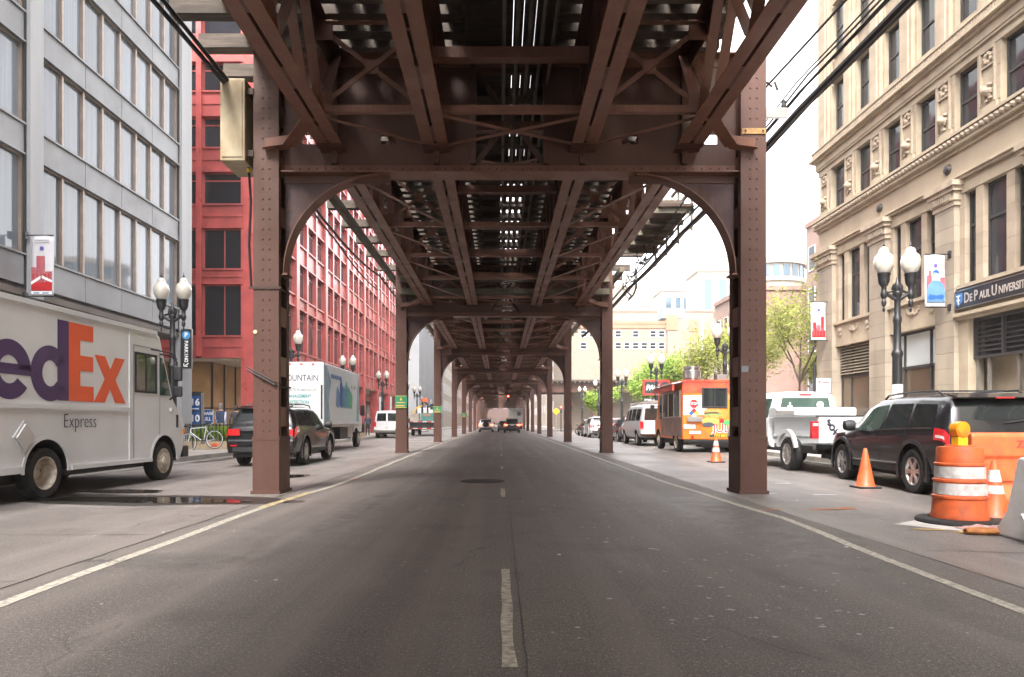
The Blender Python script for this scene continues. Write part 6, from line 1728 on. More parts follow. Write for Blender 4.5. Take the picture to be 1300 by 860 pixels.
banner('white banner printed with a pink and red tower skyline on the grey office pier', (-12.45, 18.55, 5.42), 'skyline', 1, .62, 1.62)
banner('white banner showing a man with folded arms printed in blue', (13.42, 21.05, 5.53), 'man')
banner('small white banner with a red tower print at the far corner of the stone building', (13.48, 28.9, 5.45), 'tower')

# ---- small signs
ps = thing('parking_sign', 'black upright blade sign reading PARKING with a round blue P badge', 'sign', (-12.62, 27.45, 4.12))
MB().bx(-.21,.21,-.04,.04,-.78,.78).build('board', BLACKM, ps)
MB().bx(-.235,-.211,-.05,.05,-.80,.80).bx(.211,.235,-.05,.05,-.80,.80).bx(-.211,.211,-.05,.05,.781,.81).bx(-.211,.211,-.05,.05,-.81,-.781).build('frame', STAINL, ps)
MB().lathe([(.17,-.05),(.17,-.041),(0,-.05)], 20, (0,0,.55), 'y').build('badge', M('sky_blue_badge',(.06,.30,.60),.4), ps)
text(ps, 'P', .26, (0,-.052,.55), '-y', WHITEI, .008)
for i, ch in enumerate('PARKING'): text(ps, ch, .19, (0,-.043,.28-i*.125), (R(90), R(90), 0), WHITEI, .006)
MB().beam((.10,-.044,-.58),(-.08,-.044,-.70),.004,.035,(1,0,0)).beam((-.09,-.044,-.58),(-.09,-.044,-.71),.004,.035,(1,0,0)).beam((-.10,-.044,-.70),(.06,-.044,-.70),.004,.035).build('arrow', WHITEI, ps)
for z in (.7,-.7): MB().tube([(-.24,.0,z),(-.42,.05,z)], .018, 6).build('arm', BLACKM, ps)
kb = thing('price_board', 'blue parking price board showing 16 and 10 at the kerbside planter', 'sign', (-13.05, 29.2, .13))
MB().bx(-.27,.27,-.06,.06,0,2.35).build('board', M('dark_board', (.03,.035,.05), .4), kb)
for k, (z0, s_) in enumerate(((1.55,'16'),(.86,'10'),(.2,'5'))):
    MB().bx(-.23,.23,-.07,-.061,z0,z0+.62).build('price_panel', BLUEINK, kb)
    text(kb, s_, .40, (.02,-.075,z0+.34), '-y', WHITEI, .012)
    MB().bx(-.18,.18,-.074,-.071,z0+.05,z0+.09).build('small_print', WHITEI, kb)
MB().bx(.271,.36,-.05,.05,0,2.3).build('edge', STAINL, kb)
gf = thing('garage_sign', 'blue and white sidewalk sign reading GARAGE FULL', 'sign', (-13.35, 31, .13))
MB().bx(-.31,.31,-.03,.03,.35,1.62).bx(-.31,-.27,-.03,.03,0,.35).bx(.27,.31,-.03,.03,0,.35).build('board', WHITEP, gf)
MB().bx(-.30,.30,-.04,-.031,1.02,1.60).build('blue_field', BLUEINK, gf)
text(gf, 'GARAGE', .19, (0,-.043,1.44), '-y', WHITEI, .008, sx=.86); text(gf, 'FULL', .22, (0,-.043,1.19), '-y', WHITEI, .008)
MB().bx(-.2,.2,-.036,-.031,.7,.74).bx(-.22,.22,-.036,-.031,.58,.62).build('small_print', INKG, gf)
# no parking signs
np_ = thing('no_parking_signs', 'pair of white and red no parking signs on a dark post at the stone corner', 'sign', (11.2, 24.3, .13))
MB().tube([(0,0,0),(0,0,3.1)], .045, 8).build('post', BLACKM, np_)
for (zc, h, wd) in ((2.30,.60,.52),(1.62,.56,.46)):
    bd = MB().bx(.05,.05+wd,-.02,-.008,zc-h/2,zc+h/2).build('plate', WHITEP, np_)
    MB().bx(.06,.04+wd,-.024,-.0205,zc-h/2+.02,zc-h/2+.09).build('red_strip', REDINK, bd)
    MB().tube([(.17+.075*math.cos(a),-.023,zc+.14+.075*math.sin(a)) for a in [2*PI*k/18 for k in range(18)]], .011, 5, True).beam((.12,-.024,zc+.19),(.22,-.024,zc+.09),.004,.016,(1,0,0)).build('prohibition_ring', REDINK, bd)
    text(bd, 'P', .13, (.17,-.022,zc+.14), '-y', INK, .003)
    MB().bx(.28,.0+wd,-.024,-.0205,zc+.13,zc+.17).bx(.30,.30+.1,-.024,-.0205,zc-.02,zc+.0).bx(.12,wd-.04,-.024,-.0205,zc-.10,zc-.085).build('print_line', REDINK, bd)
# green parking pointers fixed to the steel columns
for k, (w2, h2) in ((1,(.46,.48)),(2,(.54,.40)),(4,(.60,.42))):
    g = thing('green_sign', f'small green guide sign with an arrow strapped to the {ORD[k]} left column', 'sign', (XC-HC+.0, Y0+SP*k-.30, 1.95), 0, 'green guide signs on the left columns')
    MB().bx(-w2/2,w2/2,-.012,0,-h2/2,h2/2).build('plate', GREENSG, g)
    MB().bx(-w2/2+.01,w2/2-.01,-.015,-.0125,h2/2-.025,h2/2-.012).bx(-w2/2+.01,w2/2-.01,-.015,-.0125,-h2/2+.012,-h2/2+.025).build('border', YELLOWP, g)
    MB().prism([(-.04,h2*.12),(.04,h2*.12),(0,h2*.38)], lambda a,c,q: (a,q,c), -.016,-.0125).build('arrow', YELLOWP, g)
    MB().bx(-w2*.36,w2*.36,-.016,-.0125,-h2*.10,-h2*.02).bx(-w2*.42,w2*.30,-.016,-.0125,-h2*.36,-h2*.26).build('print_line', M('ochre_print',(.55,.33,.10),.5), g)
# parking lot sign
pk = thing('lot_sign', 'black and red framed parking sign above the silver van reading PARK 1', 'sign', (12.4, 54.2, 0))
MB().bx(-1.06,1.06,-.12,.12,3.35,4.55).build('frame', M('sign_red', (.65,.03,.03), .4), pk)
MB().bx(-.93,.93,-.135,-.121,3.48,4.42).build('panel', M('sign_dark', (.02,.03,.028), .4), pk)
text(pk, 'PARK 1', .56, (-.02,-.142,3.92), '-y', WHITEI, .018, shear=.2, sx=.92)
MB().prism([(-.15,3.9),(.0,3.9),(.5,4.4),(.9,4.42),(.3,4.42)], lambda a,c,q: (a,q,c), -.140,-.1355).build('swoosh', REDINK, pk)
MB().bx(-1.06,1.06,-.08,.08,2.68,3.10).build('price_board', M('sign_dark2', (.03,.025,.04), .5), pk)
text(pk, '$20', .36, (-.68,-.085,2.89), '-y', WHITEI, .01); MB().bx(-.25,.9,-.088,-.081,2.90,2.98).bx(-.25,.6,-.088,-.081,2.78,2.84).build('small_print', REFLW, pk)
for x in (-.8,.8): MB().bx(x-.05,x+.05,-.05,.05,0,2.68).bx(x-.05,x+.05,-.05,.05,3.1,3.35).build('post', BLACKM, pk)

# ---- traffic signals and warning sign far ahead
def signal(label, x, y, z, lit=0, pole=True):
    t = thing('traffic_light', label, 'traffic light', (x, y, 0), 0, 'traffic lights at the next corner')
    MB().bx(-.16,.16,-.10,.10,z-.45,z+.45).build('housing', BLACKM, t)
    for k in range(3):
        m = SIGR if k == 0 else PLASTIC
        MB().lathe([(.12,-.13),(.12,-.10),(0,-.11)], 14, (0,0,z+.28-k*.28), 'y').build('lens', m, t)
    if pole: MB().tube([(.0,.12,0),(.0,.12,z+.4)], .07, 8).build('pole', BLACKM, t)
    else: MB().tube([(0,0,z+.45),(0,0,ZB+.1)], .03, 6).build('hanger', BLACKM, t)
SIGR = M('lit_red_signal', (.5,.01,.01), .3)
SIGR.node_tree.nodes['Principled BSDF'].inputs['Emission Color'].default_value = (1,.03,.02,1)
SIGR.node_tree.nodes['Principled BSDF'].inputs['Emission Strength'].default_value = 5
signal('red traffic light hanging over the road under the tracks', 1.05, 89.3, 4.35, pole=False)
signal('red traffic light on a pole beside the fifth right column', 7.9, 88.5, 2.9)
signal('red traffic light on the right corner by the crossing viaduct', 9.2, 89, 3.3)
ws = thing('warning_sign', 'yellow diamond warning sign near the fourth right column', 'sign', (6.4, 78, 0))
MB().prism([(0,-.42),(.42,0),(0,.42),(-.42,0)], lambda a,c,q: (a,q,c+2.45), -.012,0).build('plate', YELLOWP, ws)
MB().tube([(0,.03,0),(0,.03,2.8)], .03, 6).build('post', STAINL, ws); MB().beam((-.12,-.016,2.4),(.12,-.016,2.5),.004,.06,(1,0,0)).build('symbol', INK, ws)

# ---- cream junction box on the nearest left column
jb = thing('junction_box', 'stained cream metal box bolted high on the nearest left column', 'junction box', (-4.28, 11.3, 6.0))
o = MB().bx(-.20,.20,-.40,.35,-.66,.66).build('case', CREAMBOX, jb); bevel(o,.015)
MB().bx(-.16,.16,-.415,-.401,-.60,.60).build('door', CREAMBOX, jb)
MB().bx(.20,.30,-.30,.30,-.55,-.45).bx(.20,.30,-.30,.30,.45,.55).build('bracket', STEELD, jb)
MB().tube([(.15,-.1,-.66),(.17,-.05,-1.2),(.12,0,-1.9),(.14,.05,-2.6)], .022, 6).build('drop_cable', CABLE, jb)
MB().lathe([(.035,-.74),(.035,-.68),(0,-.68)], 10, (.15,-.1,0)).build('gland', YELLOWP, jb)
# straps and fittings on the near columns
tg1 = thing('steel_strap', 'thin rusty steel strap round the nearest left column at mid height', 'strap', (XC-HC, Y0, 3.33)); MB().bx(-.27,.25,-.295,-.28,-.02,.02).bx(.206,.215,-.28,.28,-.02,.02).build('band', STEELD, tg1)
tg2 = thing('slack_cable', 'black cable wound slantwise round the nearest left column', 'cable', (XC-HC, Y0, 1.88)); MB().tube([(-.30,-.29,.12),(-.1,-.31,.02),(.15,-.31,-.12),(.23,-.2,-.16),(.25,.2,-.14)], .015, 6).build('strand', CABLE, tg2); MB().tube([(-.30,-.295,.17),(-.1,-.315,.06),(.15,-.315,-.07),(.23,-.2,-.11)], .012, 6).build('strand', CABLE, tg2)
tg3 = thing('yellow_tag', 'small rust yellow plate near the top of the nearest right column', 'plate', (XC+HC, Y0-.28, 5.86)); MB().bx(-.19,.19,-.014,-.002,-.045,.045).build('plate', M('ochre_plate', (.45,.25,.08), .5, 0, .3, 12), tg3)
for x in (-.14,.14): MB().lathe([(.02,-.03),(0,-.035)], 8, (x,0,0), 'y').build('bolt', STEELD, tg3)
tg4 = thing('grey_tape', 'small grey patch of tape on the nearest right column', 'tape', (XC+HC-.14, Y0-.278, 2.02)); MB().bx(-.055,.055,-.004,-.001,-.05,.05).build('patch', M('grey_tape', (.16,.18,.20), .5), tg4)
tg5 = thing('round_reflector', 'small cream round reflector on the nearest left column', 'reflector', (XC-HC-.17, Y0-.278, 2.62)); MB().lathe([(.034,-.012),(.034,-.001),(0,-.014)], 14, (0,0,0), 'y').build('disc', M('cream_disc', (.62,.52,.36), .4), tg5)

# ---- overhead cables
def cable(label, pts, r, m=CABLE, sag=0, group='overhead cables beside the tracks', n=8):
    out = []
    for (a, b_) in zip(pts, pts[1:]):
        a, b_ = Vector(a), Vector(b_)
        for i in range(n):
            f = i/n; p = a.lerp(b_, f); p.z -= sag*4*f*(1-f); out.append(p)
    out.append(Vector(pts[-1]))
    o = MB().tube(out, r, 7).build('cable', m)
    return tag(o, label, 'cable', group)
BY = [1.5, 11.3, 19, 26.3, 41.4]
def run(x, z): return [(x, y, z) for y in BY]
cable('thickest black cable bundle right of the tracks against the sky', run(5.0,6.38), .055, CABLE, .05)
cable('second thick black cable hugging the thickest bundle on the right', run(5.12,6.46), .045, CABLE, .08)
for i, (x, z, r) in enumerate(((4.95,6.62,.018),(5.06,6.72,.014),(4.92,6.80,.012),(5.1,6.92,.016))):
    cable(['thin black wire just above the thick right bundle','thin wire second above the thick right bundle','thin wire third above the thick right bundle','thin top wire of the right bundle'][i], run(x,z), r, CABLE, .06+.03*i)
cable('lone black wire highest on the right tied to an insulator', [(5.6,1.5,7.6),(4.46,11.4,6.78),(5.0,26.3,7.0)], .018, CABLE, .08)
cable('upper of two black cables entering the cream box on the left', [(-4.9,1.5,7.3),(-4.35,11.15,6.62)], .032, CABLE, .02, n=10)
cable('lower of two black cables entering the cream box on the left', [(-5.05,1.5,7.15),(-4.40,11.1,6.58)], .036, CABLE, .03, n=10)
cable('grey cable looping along the left deck edge past the red building', [(-4.62,14,6.9),(-4.7,19,6.55),(-4.6,26,6.75),(-4.6,41,6.9)], .035, CABLEG, .12)
cable('black cable sagging beside the left deck edge', [(-4.75,13,7.0),(-4.85,20,6.55),(-4.7,26.2,6.25)], .025, CABLE, .15)
bk = thing('insulator_bracket', 'small steel bracket with insulators reaching out from the nearest right column', 'bracket', (XC+HC+.2, 11.3, 6.3))
MB().bx(.0,.46,-.03,.03,-.10,.06).build('arm', STAINL, bk); MB().lathe([(.03,.06),(.045,.10),(.03,.14),(.04,.18),(0,.2)], 8, (.40,0,0)).build('insulator', PLASTIC, bk)
MB().tube([(.0,0,.50),(.14,0,.48),(.2,0,.42),(.25,0,.50),(.3,0,.36)], .02, 6).build('hook', STEELD, bk)
# tangle of cable loops and equipment near the second bent, right side
eq = thing('equipment_platform', 'steel platform with hanging looped cables beside the deck near the second right column', 'platform', (5.0, 22, 6.6))
MB().bx(-.7,.25,-3.5,1.2,.42,.50).build('grating', STEELD, eq)
for k in range(5): MB().bx(-1.0,.3,-3.4+k*1.1,-3.28+k*1.1,.28,.42).build('bearer', TIMBERG, eq)
for y in (-3.4,-2,-.6,.9): MB().bx(.20,.26,y,y+.06,-.2,1.5).build('post', TIMBERG, eq)
for z in (.9,1.4): MB().bx(.19,.27,-3.5,1.1,z,z+.06).build('guard_rail', TIMBERG, eq)
MB().lathe([(0,.5),(.16,.55),(.16,.9),(.1,1.0),(0,1.0)], 12, (-.15,-2.4,0)).lathe([(0,.5),(.13,.55),(.13,.8),(0,.9)], 12, (-.2,-1.2,0)).build('cylinder_unit', CREAMBOX, eq)
MB().cb(-.2,.1,.8,.4,.5,.6).build('control_box', M('rusty_box', (.12,.08,.06), .6), eq)
lp = random.Random(4)
for k in range(9):
    y0 = lp.uniform(-1.5,4); y1 = y0 + lp.uniform(.6,2.2); d = lp.uniform(.3,1.1); x = lp.uniform(-.5,.15)
    pts = [(x+.1*math.sin(i), y0+(y1-y0)*i/12, .25 - d*math.sin(PI*i/12)*(1+.2*math.sin(i*.7))) for i in range(13)]
    MB().tube(pts, lp.choice((.018,.024,.03)), 6).build('cable_loop', CABLEG if k%3 else CABLE, eq)

# ================================================================== ROADWORKS at right
def cone(label, x, y, h, stripes, base=PLASTIC, lean=0):
    t = thing('traffic_cone', label, 'traffic cone', (x, y, 0), random.uniform(0,.4), 'orange traffic cones')
    r0, r1 = .155*h/.7, .028*h/.7
    o = MB().bx(-.19*h/.7,.19*h/.7,-.19*h/.7,.19*h/.7,0,.035).build('base', base, t); bevel(o,.012)
    rr = lambda z: r0+(r1-r0)*(z-.035)/(h-.035)
    MB().lathe([(rr(.035)+.02,.035),(rr(.06),.06),(rr(h*.5),h*.5),(rr(h-.02),h-.02),(r1*.8,h),(r1*.5,h),(0,h-.01)], 24).build('body', ORANGE, t)
    for (a, c) in stripes: MB().lathe([(rr(a*h)+.003,a*h),(rr(c*h)+.003,c*h)], 24).build('reflective_collar', REFLW, t)
    t.rotation_euler.x = lean
    return t
cone('plain orange cone standing beside the black suv', 6.45, 12.05, .70, [])
cone('orange cone with two white bands beside the orange food truck', 6.28, 19.85, .74, [(.42,.58),(.66,.84)])
cone('orange cone with white bands standing just right of the striped barrel', 5.90, 8.15, .70, [(.44,.58),(.64,.84)])
cone('orange cone half hidden behind the white barrier', 6.05, 7.85, .70, [(.44,.58),(.64,.84)])
dr = thing('traffic_barrel', 'orange construction barrel with white bands and a round amber lamp on top', 'construction barrel', (5.30, 7.87, 0), .2)
dr.scale = (.94,.94,.94)
MB().lathe([(.47,0),(.48,.02),(.46,.05),(.34,.065),(.33,.05)], 32).build('rubber_base', RUBBER, dr)
prof = [(.312,.055),(.314,.085),(.296,.12),(.290,.30),(.302,.31),(.302,.335),(.278,.345),(.274,.50),(.288,.51),(.288,.535),(.264,.545),(.260,.70),(.272,.71),(.272,.73),(.250,.74),(.246,.90),(.235,.93),(.16,.935),(.16,.95),(0,.95)]
b = MB().lathe(prof, 40); 
dd = []
for v in b.v:
    a = math.atan2(v[1], v[0]); k = 1 - .03*max(0, math.cos(a+1.0))*math.exp(-((v[2]-.25)/.12)**2) + .012*math.sin(3*a+v[2]*9)*(v[2]<.6)
    dd.append((v[0]*k, v[1]*k, v[2]))
b.v = dd; b.build('drum', ORANGE, dr)
def band(z0, z1, r0, r1):
    q = MB().lathe([(r0,z0),(r1,z1)], 40)
    q.v = [(v[0]*(1+.012*math.sin(3*math.atan2(v[1],v[0])+v[2]*9)*(v[2]<.6)), v[1]*(1+.012*math.sin(3*math.atan2(v[1],v[0])+v[2]*9)*(v[2]<.6)), v[2]) for v in q.v]
    return q.build('reflective_band', REFLW, dr)
band(.352,.492,.281,.278); band(.552,.692,.267,.264)
MB().bx(-.07,.07,-.05,.05,.95,1.05).build('lamp_base', YELLOWP, dr)
MB().lathe([(.045,-.06),(.10,-.055),(.105,0),(.10,.055),(.045,.06)], 24, (0,0,1.14), 'y').build('lamp_rim', AMBER, dr)
MB().lathe([(0,-.085),(.05,-.08),(.085,-.066),(.09,-.05)], 24, (0,0,1.14), 'y').lathe([(0,.085),(.05,.08),(.085,.066),(.09,.05)], 24, (0,0,1.14), 'y').build('amber_lens', AMBER, dr)
# orange water filled barriers
def obar(label, x, y, rz, lettering=False):
    t = thing('orange_barrier', label, 'barrier', (x, y, 0), rz, 'orange plastic road barriers')
    pr = [(-.26,0),(.26,0),(.26,.18),(.14,.34),(.14,.68),(.17,.72),(.17,.98),(.14,1.02),(-.14,1.02),(-.17,.98),(-.17,.72),(-.14,.68),(-.14,.34),(-.26,.18)]
    o = MB().prism(pr, lambda a,c,q: (q,a,c), 0, 1.85).build('shell', ORANGE, t); bevel(o,.02)
    for k in range(3): MB().bx(.15+k*.6,.52+k*.6,-.165,-.135,.40,.62).build('recess_panel', ORANGE, t)
    MB().bx(.02,.10,-.178,-.165,.58,.70).build('pin_hole', INK, t)
    if lettering: text(t, 'ZERA', .13, (.72,-.172,.87), '-y', M('faded_red_stencil', (.55,.05,.03), .5), .006, spacing=1.05)
    return t
obar('orange plastic barrier stencilled with red letters behind the striped barrel', 6.12, 9.0, R(-3), True)
obar('orange plastic barrier in line behind the stencilled one', 7.98, 8.9, R(-3))
# white barrier
wb = thing('white_barrier', 'scuffed white jersey barrier at the right edge of the roadworks', 'barrier', (5.05, 6.68, 0), R(-6))
pr = [(-.32,0),(.32,0),(.32,.08),(.20,.26),(.11,.78),(.09,.81),(-.09,.81),(-.11,.78),(-.20,.26),(-.32,.08)]
b = MB(); n = 12; vs = []
for i in range(n+1):
    for a, c in pr: vs.append((i*1.8/n + (0 if i else -.0) + (c/.81)*.08*(1-i/n), a+.008*math.sin(i*3.1+c*9), c))
N = len(pr); fs = [(i*N+k, i*N+(k+1)%N, (i+1)*N+(k+1)%N, (i+1)*N+k) for i in range(n) for k in range(N)] + [tuple(range(N)), tuple(n*N+k for k in range(N))]
o = b.add(vs, fs).build('body', BARW, wb); bevel(o,.025)
sk = MB(); vs = []; rs2 = random.Random(3)
for i in range(25):
    for j in range(5):
        vs.append((-.08+i*1.9/24, -.20-j*.055-.02*rs2.random(), .27*(1-j/4)+.03*rs2.random()))
sk.add(vs, [(i*5+j,(i+1)*5+j,(i+1)*5+j+1,i*5+j+1) for i in range(24) for j in range(4)], True).build('plastic_skirt', M('crumpled_plastic', (.68,.68,.67), .35), wb)
# crumpled tarp and sandbag by the barrel
tp = MB(); vs = []; rt2 = random.Random(9)
for i in range(17):
    for j in range(9):
        ed = min(i,16-i,j*2,16-2*j)
        vs.append((4.95+i*.068+.03*rt2.random(), 7.05+j*.055-.012*i+.02*rt2.random(), .012+.055*rt2.random()*min(1,ed/2)))
tp.add(vs, [(i*9+j,(i+1)*9+j,(i+1)*9+j+1,i*9+j+1) for i in range(16) for j in range(8)], True)
tag(tp.build('plastic_sheet', M('pinkish_plastic_sheet', (.58,.50,.49), .4, 0, .4, 12, col2=(.45,.12,.10))), 'crumpled pinkish plastic sheet lying on the ground between barrel and white barrier', 'plastic sheet')
sbag = MB().lathe([(0,-.2),(.07,-.17),(.09,-.05),(.08,.1),(.05,.18),(0,.2)], 12, (0,0,0), 'x')
sbag.v = [(v[0]+.02*math.sin(v[1]*40), v[1], max(v[2]*.45,-.03)) for v in sbag.v]
o = sbag.build('cloth_scrap', M('orange_brown_cloth', (.45,.17,.05), .8, 0, .3, 20)); o.location = (4.98,7.02,.035); o.rotation_euler = (0,0,-.2)
tag(o, 'orange brown scrap of cloth beside the plastic sheet', 'cloth')
# ================================================================== TREES AND PLANTING
def tree(label, x, y, h, r, nleaf, leafm, zc=None, seed=1, group=None, size=.11, trunk_r=.11, lean=0, fork=1.6):
    rnd = random.Random(seed)
    t = thing('street_tree', label, 'tree', (x, y, 0), 0, group)
    tb = MB(); tips = []
    def grow(p, d, ln, rad, depth):
        pts = [p]; q = p
        for i in range(4):
            d = (d + Vector((rnd.uniform(-.2,.2), rnd.uniform(-.2,.2), rnd.uniform(-.02,.14)))).normalized()
            q = q + d*ln/4; pts.append(q)
            if depth >= 2: tips.append((q, d))
        tb.tube(pts, [rad*(1-.13*i) for i in range(5)], 6 if depth < 2 else 4)
        if depth < 4:
            for k in range(rnd.choice((2,3)) if depth else 4):
                a = rnd.uniform(0, 2*PI); sp = rnd.uniform(.5,.95)
                nd = (d + Vector((math.cos(a)*sp, math.sin(a)*sp, rnd.uniform(-.05,.3)))).normalized()
                grow(pts[rnd.choice((2,3,4)) if depth else 4], nd, ln*rnd.uniform(.6,.82), rad*.55, depth+1)
    grow(Vector((0,0,0)), Vector((lean,0,1)).normalized(), h*fork/5.2, trunk_r, 0)
    tb.build('trunk', BARK, t)
    lb = MB()
    # keep leaves near twig ends, clumped and uneven
    tips = [tp for tp in tips if tp[0].z > h*.25] or tips
    clump = [(tp[0], rnd.uniform(.4,1.5)) for tp in tips]
    tot = sum(c[1] for c in clump)
    for p, wgt in clump:
        for k in range(int(nleaf*wgt/tot)+1):
            o = Vector((rnd.gauss(0,1), rnd.gauss(0,1), rnd.gauss(0,.8)))*r*.13
            c = p + o; a = Vector((rnd.gauss(0,1),rnd.gauss(0,1),rnd.gauss(0,1))).normalized(); b_ = a.orthogonal().normalized()
            s = size*rnd.uniform(.5,1.3); n_ = a.cross(b_)
            lb.add([c-a*s, c+b_*s*.45+n_*s*.1, c+a*s, c-b_*s*.45+n_*s*.1], [(0,1,2,3)])
    lb.build('crown', leafm, t, fix=False)
    return t
tree('young yellow green tree at the corner of the stone building behind the pickup', 14.9, 33.6, 10.2, 3.4, 6500, LEAFY, seed=11, size=.095)
tree('airy yellow tree further into the parking lot behind the pickup', 15.2, 40.5, 9.0, 3.6, 6500, LEAFY, seed=12, size=.10)
tree('yellow spring tree standing between the brick building and the food truck', 16.6, 52, 10.5, 4.0, 7000, LEAFY, seed=13, size=.12)
tree('bright green tree behind the parking sign', 16.8, 66, 9.2, 4.0, 9000, LEAFG, seed=14, size=.15)
tree('fresh green tree left of the parking sign', 15.6, 76, 8.8, 4.0, 9500, LEAFG, seed=15, size=.16)
tree('small green tree nearest the crossing viaduct', 12.8, 84, 6.5, 2.4, 3000, LEAFG, seed=16, size=.2)
tree('low yellow tree right of the first parking lot tree', 18.5, 37, 6.5, 2.6, 4000, LEAFY, seed=17, size=.13)
def planter(label, x0, x1, y0, y1, seed):
    t = thing('kerb_planter', label, 'planter', ((x0+x1)/2, (y0+y1)/2, .14), 0, 'fenced planters along the left kerb')
    hx, hy = (x1-x0)/2, (y1-y0)/2
    MB().bx(-hx,hx,-hy,-hy+.15,0,.30).bx(-hx,hx,hy-.15,hy,0,.30).bx(-hx,-hx+.15,-hy+.15,hy-.15,0,.30).bx(hx-.15,hx,-hy+.15,hy-.15,0,.30).build('kerb_wall', M('tan_planter_stone', (.45,.34,.22), .8, 0, .2, 2), t)
    MB().bx(-hx+.15,hx-.15,-hy+.15,hy-.15,0,.22).build('soil', M('soil', (.05,.035,.025), .95), t)
    pk_ = MB().bx(-.012,.012,-.012,.012,.30,.98).mesh('picket', BLACKM)
    n = max(2, int(2*hx/.14)); m_ = max(2, int(2*hy/.14))
    if (n+m_)*2 < 300:
        for s in (-1,1):
            for i in range(n): inst('picket', pk_, t, (-hx+.08+i*(2*hx-.16)/(n-1), s*(hy-.08), 0))
            for i in range(1, m_-1): inst('picket', pk_, t, (s*(hx-.08), -hy+.08+i*(2*hy-.16)/(m_-1), 0))
    MB().bx(-hx+.06,hx-.06,-hy+.06,-hy+.10,.90,.94).bx(-hx+.06,hx-.06,hy-.10,hy-.06,.90,.94).bx(-hx+.06,-hx+.10,-hy+.1,hy-.1,.90,.94).bx(hx-.10,hx-.06,-hy+.1,hy-.1,.90,.94).bx(-hx+.06,hx-.06,-hy+.06,-hy+.10,.40,.43).bx(hx-.10,hx-.06,-hy+.1,hy-.1,.40,.43).build('fence_rail', BLACKM, t)
    rnd = random.Random(seed); lb = MB()
    for k in range(int(900*hx*hy*4/4)+200):
        c = Vector((rnd.uniform(-hx+.2,hx-.2), rnd.uniform(-hy+.2,hy-.2), .22)); h = rnd.uniform(.25,.75); a = rnd.uniform(0,2*PI); d = Vector((math.cos(a),math.sin(a),0))
        tip = c + d*rnd.uniform(.05,.28) + Vector((0,0,h)); s = Vector((-d.y,d.x,0))*.022
        mid = c.lerp(tip,.6) + Vector((0,0,.06))
        lb.add([c, mid-s, tip, mid+s], [(0,1,2,3)])
    lb.build('foliage', LEAFD if seed % 2 else LEAFG, t, fix=False)
    return t
planter('fenced stone planter of green plants behind the white bicycle', -12.2, -9.85, 26.2, 28.2, 2)
planter('fenced planter of green plants farther along the left kerb past the box truck', -12.0, -9.85, 44, 50, 4)

